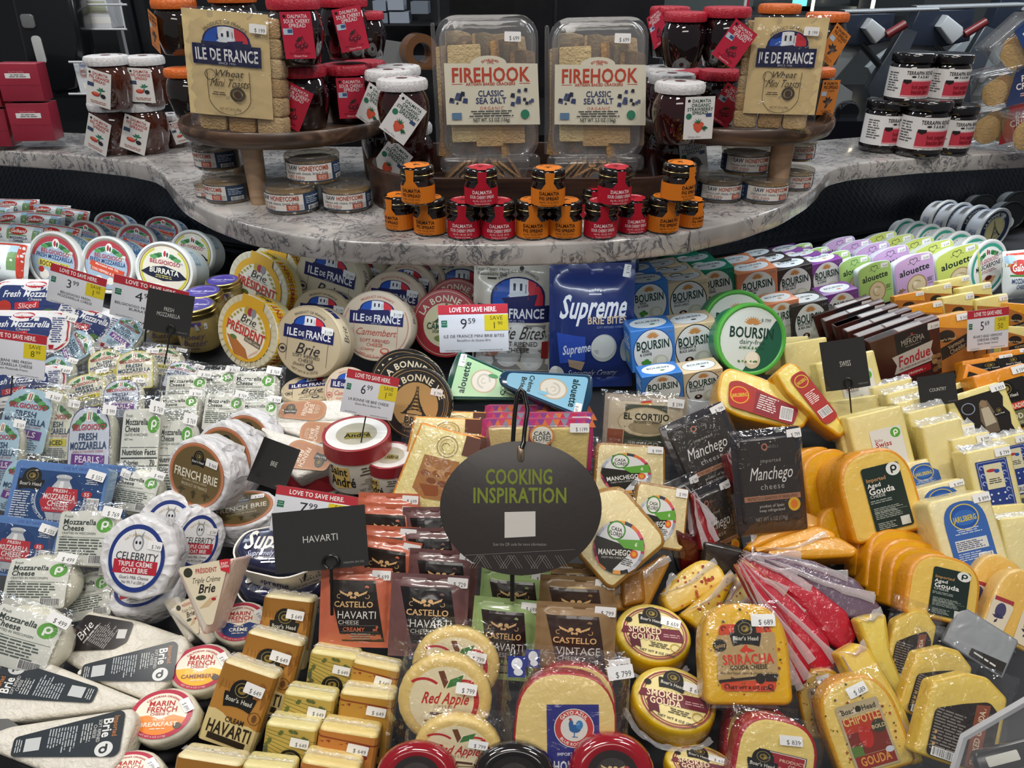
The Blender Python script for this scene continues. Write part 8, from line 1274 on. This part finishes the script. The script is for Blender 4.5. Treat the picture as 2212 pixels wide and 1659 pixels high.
# boxed soft cheese
G = 'soft cheese cartons in rows'; BN = {'b': 'blue basil', 'c': 'cream rosemary', 'g': 'green garlic', 'o': 'orange onion', 'k': 'black truffle', 'p': 'purple shallot'}
for k, pts in dict(b=[(1380, 622, 76, 70), (1403, 652, 84, 80)], c=[(1434, 612, 78, 70), (1461, 628, 83, 76), (1487, 648, 89, 82)], g=[(1474, 584, 74, 64), (1508, 600, 78, 70), (1545, 622, 86, 78)], o=[(1598, 604, 78, 70), (1637, 624, 87, 78)], k=[(1644, 584, 68, 62), (1676, 598, 72, 66), (1718, 614, 78, 74)], p=[(1706, 572, 62, 58), (1742, 584, 66, 62), (1787, 600, 70, 70)]).items():
    n = len(pts)
    for i, (cx, cy, w, h) in enumerate(pts): q('box_'+k, cx, cy, w, h, -3, 4, 4, '%s soft cheese carton, %s of the upper rows' % (BN[k], ['front', 'second back', 'third back'][n-1-i]), 0, G)
for k, cx, cy, w, h, lab in (('b', 1432, 842, 88, 66, 'lying at the bottom under the blue one'), ('c', 1520, 834, 86, 66, 'lying at the bottom under the cream one'), ('b', 1411, 755, 96, 90, 'front of the lower left pair'), ('c', 1502, 746, 98, 92, 'right of the front blue one'), ('o', 1690, 692, 76, 80, 'right of the green-rimmed tubs'), ('k', 1752, 696, 80, 84, 'between the orange and purple lower ones'), ('p', 1819, 668, 74, 74, 'above the fondue cartons')): q('box_'+k, cx, cy, w, h, -3, 6, 4, '%s soft cheese carton, %s' % (BN[k], lab), .03 if cy > 700 else .01, G)
q('df', 1592, 700, 146, 148, 4, 18, -4+4, 'green-rimmed dairy free tub behind its twin', .04, 'green rimmed tubs'); q('df', 1624, 733, 152, 160, 6, 22, 4, 'green-rimmed dairy free tub with whole lid showing', .11, 'green rimmed tubs')
G = 'dip tubs with coloured sleeves'; ORD = ['front', 'second', 'third', 'fourth', 'fifth']
for k, nm, x0, y0, w0, h0, st in (('dipg', 'green', 1892, 614, 74, 92, [(0, 0), (-43, -17), (-84, -33), (-127, -46), (-162, -60)]), ('dipp', 'lilac', 1977, 600, 87, 96, [(0, 0), (-50, -21), (-89, -35), (-127, -46), (-160, -58)]), ('dipl', 'lime', 2071, 584, 98, 98, [(0, 0), (-52, -15), (-92, -27), (-133, -39), (-168, -51)])):
    for i in range(4, -1, -1): dx, dy = st[i]; s = 1-.055*i; q(k, x0+dx, y0+dy+h0*(1-s)*.5, w0*s, h0*s, -6, 6, 8, '%s sleeved dip tub, %s from the front of its row' % (nm, ORD[i]) if i else '%s sleeved dip tub at the front of its row' % nm, 0, G, ts=.62)
G = 'mascarpone tubs'
for i, (dx, dy) in reversed(list(enumerate([(0, 0), (-33, -12), (-66, -24), (-98, -35), (-128, -45), (-155, -54), (-180, -62)]))): s = 1-.045*i; q('masc', 2136+dx, 578+dy, 84*s, 118*s, 0, 10, 22, 'white-rimmed mascarpone tub, %s in its row' % ['nearest', 'second', 'third', 'fourth', 'fifth', 'sixth', 'rearmost'][i], 0, G, ts=.42)
G = 'white tubs with navy lids'
for i, (dx, dy) in reversed(list(enumerate([(0, 0), (-43, -10), (-77, -18), (-108, -26)]))): s = 1-.05*i; q('bleu', 2150+dx, 496+dy, 74*s, 80*s, 0, 8, 30, 'white-rimmed tub with navy tower label, %s in its row' % ['nearest', 'second', 'third', 'rearmost'][i], 0, G, ts=.6)
for cx, cy, w, h, lab in ((2200, 442, 60, 56, 'rear right'), (2125, 446, 58, 50, 'rear left'), (2186, 466, 62, 60, 'front')): q('dark', cx, cy, w, h, 0, 10, 6, 'black-rimmed tub at the far right, '+lab, 0, 'black rimmed tubs')
G = 'fondue cartons in a row'
for i in range(5, -1, -1): q('fon', 1962-27*i, 771-12.2*i, 152*(1-.035*i), 116*(1-.035*i), -8, 4, 6, 'dark red fondue carton, %s' % ['whole front showing', 'second in the row', 'third in the row', 'fourth in the row', 'fifth in the row', 'rearmost in the row'][i], .04-.012*i, G, ts=.75)
# ------------------------------------------------------------------ middle and front
G = 'tapas cheese trays'; q('tap', 1160, 924, 226, 100, 0, 26, 0, 'magenta tapas cheese tray, rear of three', 0, G); q('tap', 1166, 942, 232, 104, 0, 26, 0, 'magenta tapas cheese tray, middle of three', .02, G); q('tap', 1160, 962, 238, 118, 0, 26, 0, 'magenta tapas cheese tray in front, round orange badge showing', .05, G)
G = 'orange edged cheese slabs'; q('mu', 980, 948, 150, 120, 2, 34, 0, 'orange-edged cheese slab, rearmost', 0, G); q('mu', 956, 966, 172, 130, 3, 34, 0, 'orange-edged cheese slab, second from the back', .02, G); q('mu', 972, 996, 150, 130, 10, 34, 0, 'orange-edged cheese slab, third from the back', .03, G); q('mu', 942, 1018, 160, 190, 16, 36, 0, 'orange-edged cheese slab in front with brown landscape print', .06, G)
q('cort', 1392, 918, 178, 130, 4, 24, 0, 'grey-green iberico cheese pouch with oval label', .02); q('sil', 1500, 912, 120, 100, 6, 34, 0, 'dull foil cheese pack right of the iberico pouch', 0)
G = 'manchego wedges'; q('casa2', 1362, 1016, 164, 130, 3, 32, 0, 'manchego slab with round label at the back left', .02, G); q('casa2', 1426, 1116, 126, 158, 8, 36, 0, 'manchego slab glossy with film, right of the front wedge', .05, G); poly([(1286, 1056), (1345, 1048), (1434, 1150), (1438, 1178), (1326, 1274), (1308, 1268), (1240, 1190)], 3.2, 'a47c48', 'eedfb0', 'manchego_wedge', 'cheese', 'manchego wedge in front with round green and black label', 40, 0, .10, G, r=1, prints=((LCA, 1337, 1182, 112, 116, 14),))
poly([(1318, 1290), (1360, 1245), (1440, 1195), (1450, 1215), (1400, 1320), (1330, 1320)], 4, 'a87840', 'b58a50', 'manchego_stack', 'cheese', 'brown ridged rind of manchego standing on edge under the wedges', 50, 20, 0, m='wrap', streak=2)
poly([(1338, 1250), (1390, 1225), (1396, 1300), (1345, 1312)], 3, '9c6c38', 'a87a44', 'manchego_stack', 'cheese', 'brown manchego rind left of the other rind', 50, 0, .01, m='wrap')
G = 'black manchego packs'; q('man', 1486, 1130, 90, 190, -14, 20, 20, 'black manchego pack standing edgeways at left', -.02, G); q('man', 1546, 1146, 110, 190, -14, 20, 20, 'black manchego pack standing edgeways in the middle', -.01, G)
q('man', 1532, 984, 150, 196, -24, 34, 0, 'black manchego pack tilted to the left', .03, G); q('man', 1665, 1040, 152, 226, -5, 28, 4, 'black manchego pack upright in front', .08, G)
G = 'red striped cured wedges'
for pts, lab in (([(1478, 1054), (1510, 1090), (1530, 1146), (1490, 1160)], 'red striped wedge left of the upright manchego pack'), ([(1494, 1060), (1556, 1152), (1552, 1180), (1514, 1190)], 'red striped wedge in the middle of three'), ([(1570, 978), (1590, 976), (1600, 1060), (1584, 1040)], 'red striped wedge showing beside the upright pack')):
    poly(pts, 2.4, '701a20', '8c2a30', 'cured_wedge', 'cheese', lab, 40, 10, .04, G, streak=4)
poly([(1462, 1150), (1515, 1176), (1512, 1250), (1468, 1238)], 4, '4c1216', '551519', 'cured_wedge', 'cheese', 'dark red side of a cured wedge below the striped ones', 10, 0, .0, G); poly([(1520, 1170), (1610, 1190), (1575, 1268), (1520, 1246)], 3, '2a2422', '302a28', 'manchego_pack', 'cheese', 'dark back of a black pack below the striped wedges', 30, 0, .01, 'black manchego packs', 'foilbag')
# havarti pouches
GO, OP = 'havarti pouches', 'orange havarti pouch with black label, '
for cx, cy, w, h, rot, lab in ((838, 1140, 132, 150, 2, 'rearmost of five'), (836, 1164, 134, 152, 3, 'second from the back'), (832, 1212, 134, 152, 3, 'third from the back'), (830, 1242, 142, 160, 9, 'leaning, just behind the front one')): q('po', cx, cy, w, h, rot, 30, 0, OP+lab, 0, GO)
for cx, cy, w, h, rot, lab in ((935, 1170, 130, 150, 0, 'rearmost of four'), (935, 1215, 140, 150, 0, 'third from the front'), (955, 1268, 150, 160, 4, 'just behind the front one')): q('pbr', cx, cy, w, h, rot, 30, 0, 'brown havarti pouch with black label, '+lab, 0, GO)
q('ptk', 1240, 1292, 148, 150, 3, 28, 0, 'tan vintage cheese pouch, rear of three', 0, GO); q('pg', 1110, 1310, 150, 160, 4, 30, 0, 'pale green havarti pouch behind the front one', 0, GO); q('ptk', 1245, 1328, 164, 168, 3, 28, 0, 'tan vintage cheese pouch, middle of three', .02, GO)
q('po', 768, 1312, 154, 172, 2, 32, 0, OP+'whole front showing', .05, GO); q('pbr', 926, 1330, 168, 180, 3, 32, 0, 'brown havarti pouch in front with whole black label', .05, GO); q('pg', 1088, 1380, 142, 176, 5, 30, 0, 'pale green havarti pouch in front', .03, GO); q('pt', 1242, 1388, 174, 172, 3, 28, 0, 'tan vintage cheese pouch in front', .05, GO)
# blocks
G = 'printed havarti blocks'
for k, cx, cy, w, h, rot, lab in (('hc', 612, 1366, 106, 156, 8, 'golden cream havarti block, rearmost'), ('hc', 572, 1456, 122, 168, 15, 'golden cream havarti block, middle one'), ('hc', 512, 1528, 120, 184, 19, 'golden cream havarti block with lettering, in front'), ('hd', 712, 1480, 104, 140, 9, 'green vine printed block, rearmost'), ('hj', 800, 1502, 102, 138, 12, 'yellow-brown block, rearmost of the right column'), ('hd', 657, 1572, 110, 146, 9, 'green vine printed block, middle one'), ('hj', 785, 1572, 118, 150, 7, 'yellow-brown block with a clear price sticker in the right column'), ('hd', 620, 1640, 112, 150, 8, 'green vine printed block, nearest'), ('hh', 742, 1652, 128, 150, 9, 'orange-red printed block between the others'), ('hc', 436, 1722, 142, 170, 10, 'golden havarti block cut by the bottom edge at left'), ('hd', 570, 1730, 110, 150, 6, 'pale green havarti block cut by the bottom edge'), ('hh', 700, 1728, 128, 160, 10, 'orange-red havarti block cut by the bottom edge')): q(k, cx, cy, w, h, rot, 27 if k != 'hc' else 33, 0, lab, 0, G)
G = 'smooth round cheeses in film'; q('apple', 984, 1440, 190, 172, 6, 36, 0, 'pale round cheese with apple label, rearmost', .03, G); q('apple', 960, 1514, 204, 200, 3, 34, 0, 'pale round cheese with apple label, fully showing', .06, G); q('apple', 988, 1624, 190, 150, 5, 30, 0, 'pale round cheese with apple label, lowest', .05, G)
G = 'red edged gouda slabs'; q('gayo', 1238, 1530, 186, 190, 4, 36, 0, 'red-edged gouda slab in film, rear one', .02, G); q('gayo', 1222, 1566, 222, 226, 3, 36, 0, 'red-edged gouda slab with blue rooster label in front', .06, G)
G = 'wax coated wheels'; q('wr', 898, 1678, 180, 152, 0, 44, 0, 'glossy red wax wheel at the bottom left of three', .05, G); q('wb', 1110, 1680, 184, 156, 0, 44, 0, 'glossy black wax wheel between two red ones', .05, G); q('wr', 1324, 1674, 190, 180, 0, 44, 0, 'glossy red wax wheel at the bottom right of three', .05, G)
G = 'smoked gouda rounds'; q('smo', 1411, 1366, 168, 128, 8, 79, 0, 'smoked gouda round, upper of three', .02, G); q('smo', 1456, 1508, 190, 138, 12, 80, 0, 'smoked gouda round, middle of three', .03, G); q('smo', 1516, 1652, 164, 90, 6, 80, 0, 'smoked gouda round, lowest and cut by the edge', .0, G)
# pepper cheeses
Yl = 'd9b25a'
poly([(1425, 1290), (1470, 1232), (1520, 1204), (1560, 1222), (1575, 1262), (1500, 1300), (1450, 1330)], 4, 'dcb85c', 'e8cc80', 'pepper_cheese', 'cheese', 'rounded yellow cheese with red pepper flecks beside the manchego', 50, 0, .02, 'pepper cheeses', r=1.5, streak=2, puff=.3, fleck=26)
poly([(1470, 1330), (1585, 1232), (1590, 1250), (1560, 1310), (1520, 1370)], 3, 'dcb04c', 'e8c25c', 'pepper_cheese', 'cheese', 'yellow pepper cheese wedge pointing up right', 48, 0, .03, 'pepper cheeses', streak=1, fleck=18)
poly([(1560, 1310), (1600, 1232), (1625, 1250), (1645, 1310)], 3, 'e2cc84', 'ead79a', 'pepper_cheese', 'cheese', 'pale fluted cheese wedge next to the red wedges', 48, 0, .03, 'pepper cheeses', streak=3, fleck=12)
q('sri', 1612, 1414, 190, 222, -4, 44, 0, 'spicy gouda slab with red and tan label', .09)
# wax wedges in film fanned out
G = 'red wax cheese wedges'
def bar(p1, lab, side, face, el=46, yaw=-10, near=.02, st=4, T=2.6): return poly(p1, T, side, face, 'wax_wedge', 'cheese', lab, el, yaw, near, G, 'wrap', .3, .05, (), st, .25)
bar([(1604, 1196), (1640, 1190), (1760, 1210), (1850, 1250), (1905, 1310), (1890, 1352), (1820, 1330), (1720, 1250)], 'dark purple wrapped cheese wedge above the red ones', '5a4858', '665668', 50, 0, .045, 7)
bar([(1600, 1204), (1660, 1208), (1750, 1256), (1830, 1320), (1852, 1372), (1836, 1420), (1790, 1390), (1700, 1290)], 'red wax wedge, furthest right of the fan', 'a8122a', 'b3182f', 46, -6, .03)
bar([(1598, 1208), (1622, 1216), (1700, 1280), (1752, 1350), (1766, 1400), (1740, 1380), (1660, 1290)], 'golden cut face of a red wax wedge with black label', 'b8782c', 'c48a3c', 46, -6, .05, 1, 1)
bar([(1596, 1212), (1640, 1232), (1720, 1300), (1790, 1380), (1806, 1440), (1790, 1468), (1740, 1440), (1690, 1350)], 'red wax wedge, middle of the fan', 'a8122a', 'b81a32', 44, -6, .05)
bar([(1592, 1216), (1612, 1226), (1670, 1300), (1730, 1390), (1756, 1440), (1742, 1480), (1716, 1484), (1680, 1400), (1640, 1310)], 'red wax wedge, nearest the spicy gouda', 'a8122a', 'b81a32', 42, -6, .07)
G = 'smooth orange gouda wedges'
def ob(pts, lab, near): poly(pts, 3.4, 'd9983c', 'e8b062', 'gouda_wedge', 'cheese', lab, 58, 0, near, G, 'wrap', .9, .06, (), 1, .2)
ob([(1610, 1180), (1640, 1148), (1740, 1102), (1776, 1118), (1786, 1136), (1700, 1160), (1620, 1190)], 'smooth orange gouda wedge, upper of three', 0); ob([(1622, 1190), (1680, 1160), (1770, 1132), (1812, 1150), (1806, 1180), (1700, 1192)], 'smooth orange gouda wedge, middle of three', .02); ob([(1650, 1196), (1720, 1168), (1810, 1156), (1856, 1184), (1850, 1202), (1740, 1208)], 'smooth orange gouda wedge, lower of three', .035)
# big red label cheeses
poly([(1548, 850), (1556, 806), (1576, 792), (1640, 812), (1700, 836), (1746, 860), (1756, 886), (1738, 926), (1690, 922), (1600, 902), (1556, 880)], 5, 'dfa63a', 'efda84', 'holed_cheese_wedge', 'cheese', 'large yellow cheese wedge with red label lying below the green tubs', 48, 0, .09, r=1, puff=.3, prints=((LJR, 1648, 868, 160, 66, 14),))
poly([(1672, 806), (1700, 782), (1722, 784), (1800, 880), (1832, 930), (1816, 946), (1780, 920), (1700, 850)], 4, 'dfa63a', 'f0dc80', 'holed_cheese_wedge', 'cheese', 'narrow yellow cheese wedge with upright red label', 44, 0, .11, r=.6, prints=((LVJ, 1758, 858, 36, 130, -38),))
G = 'swiss cheese blocks'
q('swp', 1700, 768, 100, 80, -4, 30, 0, 'plain swiss block left of the SWISS sign at the back', 0, G); q('swp', 1746, 790, 96, 110, -8, 24, 0, 'plain swiss block just left of the SWISS sign', .02, G); q('swl', 1842, 838, 130, 140, -14, 30, 0, 'swiss block with white label behind the SWISS sign', .03, G); q('swp', 1850, 905, 100, 90, -8, 26, 0, 'plain swiss block above the labelled one', .01, G); q('swp', 1880, 958, 118, 140, -14, 30, 0, 'plain swiss block directly behind the labelled one', .04, G); q('swl', 1906, 962, 124, 150, -14, 30, 0, 'swiss block with white label standing above the aged gouda', .06, G)
G = 'tall pale blocks with frilled film'
for i, (cx, cy, w, h) in enumerate([(1938, 880, 90, 110), (1968, 905, 84, 130), (1992, 930, 84, 140), (2018, 955, 84, 150), (2050, 990, 88, 160)]): q('swf', cx, cy, w, h, -13, 28, 0, 'tall pale block with frilled film, %s' % ['rearmost of five', 'fourth from the front', 'third from the front', 'second from the front', 'frontmost of five'][i], .0+.012*i, G)
q('cave', 2085, 890, 120, 130, -20, 36, 0, 'pale gruyere wedge mostly hidden behind the dark-labelled one', .0, 'dark labelled gruyere'); q('cave', 2130, 906, 134, 142, -22, 38, 0, 'gruyere wedge with ragged dark label', .05, 'dark labelled gruyere')
G = 'gruyere blocks with blue labels'; q('gru', 2080, 985, 80, 130, -13, 30, 0, 'blue-labelled gruyere block, rearmost', .02, G); q('gru', 2112, 1012, 86, 146, -13, 30, 0, 'blue-labelled gruyere block, middle one', .04, G); q('gru', 2196, 1010, 80, 140, -13, 30, 0, 'blue-labelled gruyere block at the right frame edge', .03, G); q('gru', 2152, 1052, 98, 172, -13, 32, 0, 'blue-labelled gruyere block, frontmost', .06, G)
G = 'pale blocks with oval blue labels'; q('jar', 2000, 1042, 100, 100, -16, 36, 0, 'pale block with blue arched label, rearmost', .01, G); q('jar', 2040, 1098, 120, 110, -18, 36, 0, 'pale block with blue arched label, middle one', .04, G); q('jar', 2092, 1152, 138, 168, -16, 36, 0, 'pale block with blue arched label, frontmost', .08, G)
q('swp', 2180, 1150, 90, 120, -10, 36, 0, 'plain pale block at the right edge below the gruyere', .03, 'plain pale blocks at the right edge'); q('swf', 2215, 1180, 90, 130, -10, 36, 0, 'plain pale block in loose film cut by the right edge', .05, 'plain pale blocks at the right edge')
G = 'aged gouda slabs'
q('agedp', 1772, 1040, 110, 150, -14, 34, 14, 'aged gouda slab at the far left of the upper group', .0, G); q('agedp', 1800, 1050, 120, 160, -14, 34, 14, 'aged gouda slab, second of the upper group', .01, G); q('agedp', 1866, 1070, 150, 184, -14, 34, 6, 'aged gouda slab, two behind the labelled one', .03, G); q('agedp', 1882, 1068, 156, 188, -14, 34, 6, 'aged gouda slab directly behind the labelled one', .05, G); q('aged', 1902, 1066, 164, 196, -15, 34, 4, 'aged gouda slab with dark green label, upper group', .09, G)
q('agedp', 1830, 1150, 110, 120, -16, 40, 10, 'aged gouda slab low behind the labelled upper one', 0, G)
for i, (cx, cy) in enumerate([(1928, 1192), (1950, 1215), (1975, 1236), (1998, 1254)]): q('agedp', cx, cy, 150, 140, 4, 36, 10, 'aged gouda slab, %s of the lower group' % ['rearmost', 'second', 'third', 'fourth'][i], .01*i, G)
q('aged', 2040, 1272, 160, 142, 8, 36, 4, 'aged gouda slab with dark green label, lower group', .07, G)
q('folk', 2150, 1275, 120, 150, 22, 38, 0, 'gouda with blue flower pattern, left of two', .03, 'flower patterned gouda'); q('folk', 2200, 1312, 120, 160, 22, 38, 0, 'gouda with blue flower pattern at the right edge', .05, 'flower patterned gouda')
# cheddar corner
G = 'cheddar blocks at the right'
for k, cx, cy, w, h, rot, lab, nr in (('ver', 1968, 668, 66, 70, -8, 'orange cheddar block, rearmost at left', 0), ('verw', 2028, 656, 66, 80, -8, 'pale cheddar block behind the orange row', 0), ('verw', 2066, 640, 70, 80, -8, 'pale cheddar block, rearmost right', 0), ('ver', 2004, 700, 76, 90, -8, 'orange cheddar block, second in its row', .01), ('verw', 2076, 686, 70, 100, -8, 'pale cheddar block, middle of the pale row', .01), ('verw', 2112, 660, 72, 90, -8, 'pale cheddar block with black label, upper right', .01), ('verw', 2148, 690, 72, 100, -8, 'pale cheddar block right behind the 5.69 sign', .01), ('ver', 2052, 742, 98, 124, -8, 'orange cheddar block with script label beside fondue', .04), ('verw', 2090, 745, 96, 116, -8, 'pale cheddar block behind the 5.69 sign', .02), ('ver', 2198, 700, 60, 90, 8, 'orange marbled block at the right frame edge', .02), ('verw', 2196, 745, 70, 80, 6, 'pale speckled block right of the 5.69 sign', .02), ('sha', 2140, 800, 110, 60, -14, 'orange cheddar with black band lying below the sign', .03), ('sha', 2190, 790, 90, 70, -14, 'orange cheddar with picture label at the right edge', .04), ('sha', 2112, 835, 70, 80, 14, 'orange cheddar block behind the gruyere wedge', .03), ('sha', 2182, 868, 116, 150, -20, 'orange horseradish cheddar block with dark label', .06)): q(k, cx, cy, w, h, rot, 22 if cy < 760 else 36, 0, lab, nr, G)
q('galb', 2200, 592, 70, 104, 0, 20, 0, 'beige grated cheese bag at the right edge', 0)
# lower right corner
poly([(1850, 1340), (1880, 1330), (1915, 1325), (1925, 1400), (1962, 1500), (1940, 1520), (1880, 1420)], 2, 'dfbe60', 'ead47c', 'smoked_gouda_wedge', 'cheese', 'thin yellow wedge standing between red wax and labelled wedges', 40, 0, .02, 'smoked gouda wedges', streak=2)
q('low', 1968, 1400, 96, 170, 12, 38, 0, 'smoked gouda wedge in loose film, rearmost labelled', .02, 'smoked gouda wedges')
poly([(1812, 1415), (1855, 1390), (1880, 1400), (1960, 1540), (2000, 1650), (1970, 1655), (1880, 1560)], 2.4, 'dfbe60', 'ead07c', 'smoked_gouda_wedge', 'cheese', 'long yellow wedge seen edge on right of the chipotle gouda', 42, 0, .05, 'smoked gouda wedges', streak=3)
q('sil', 2070, 1345, 150, 84, 14, 54, 0, 'grey foil cheese pack, upper of two', .02, 'grey foil packs'); q('sil', 2120, 1384, 150, 90, 24, 54, 0, 'grey foil cheese pack, lower of two', .03, 'grey foil packs')
q('low', 2026, 1478, 134, 170, 16, 40, 0, 'smoked gouda wedge in loose film, middle one', .06, 'smoked gouda wedges'); q('low', 2082, 1556, 180, 210, 12, 40, 0, 'smoked gouda wedge in loose film, largest in front', .11, 'smoked gouda wedges')
q('chip', 1782, 1520, 110, 150, -12, 34, -14, 'orange netted gouda slab behind the chipotle one', .0, 'spiced gouda slabs'); q('chip', 1866, 1568, 166, 222, -20, 40, -6, 'gouda slab with chipotle label', .08, 'spiced gouda slabs')
q('rgo', 1640, 1592, 150, 130, 6, 36, 0, 'red wax gouda slab behind the front one', .0, 'red wax gouda slabs'); q('rgo', 1676, 1640, 184, 178, 9, 38, 0, 'red wax gouda slab with blue and red label in front', .05, 'red wax gouda slabs')
# acrylic guard, black holder and tag at the right
def quadplate(pts, near, T, c, m, name, cat, label, extra=None):
    P = [onheap(x, y)-ray(x, y).normalized()*near for x, y in pts]
    return P
P = [(2052, 1690), (2082, 1592), (2240, 1500), (2300, 1700)]; cx, cy = 2160, 1600; M, _, _ = frame(cx, cy, 100, 100, 0, 30, -40, .22); Mi = M.inverted(); nn = Vector((M[0][2], M[1][2], M[2][2])); L2 = [(Mi @ hit(x, y, M.translation, nn))*100 for x, y in P]
t = root('acrylic_guard', 'guard', 'clear acrylic guard panel with bright edges at the lower right corner'); t.matrix_world = M; g = MB('panel', 'clear'); g.prism([(v.x, v.y) for v in L2], -.3, 0, .05, 'ffffff'); add_part('panel', g.mesh(), t)
e = MB('edge', 'frost'); e.tube([tuple(v) for v in L2[:3]], .28, 'c9ced4', 'frost', 4); add_part('edge', e.mesh(), t)
t = root('tag_holder', 'holder', 'black tag holder with a white strip below the acrylic guard'); M, w, h = frame(2180, 1635, 140, 60, -24, 50, -10, .12); t.matrix_world = M; b = MB('holder', 'black'); b.prism(rrect(w, h, .6, 3), -1, 0, .2, '17171a'); add_part('holder', b.mesh(), t); b = MB('paper_strip', 'paper'); b.prism(rrect(w*.5, h*.4, .1, 2, -w*.1, 0), 0, .05, .02, 'c9c9c0'); add_part('paper_strip', b.mesh(), t)
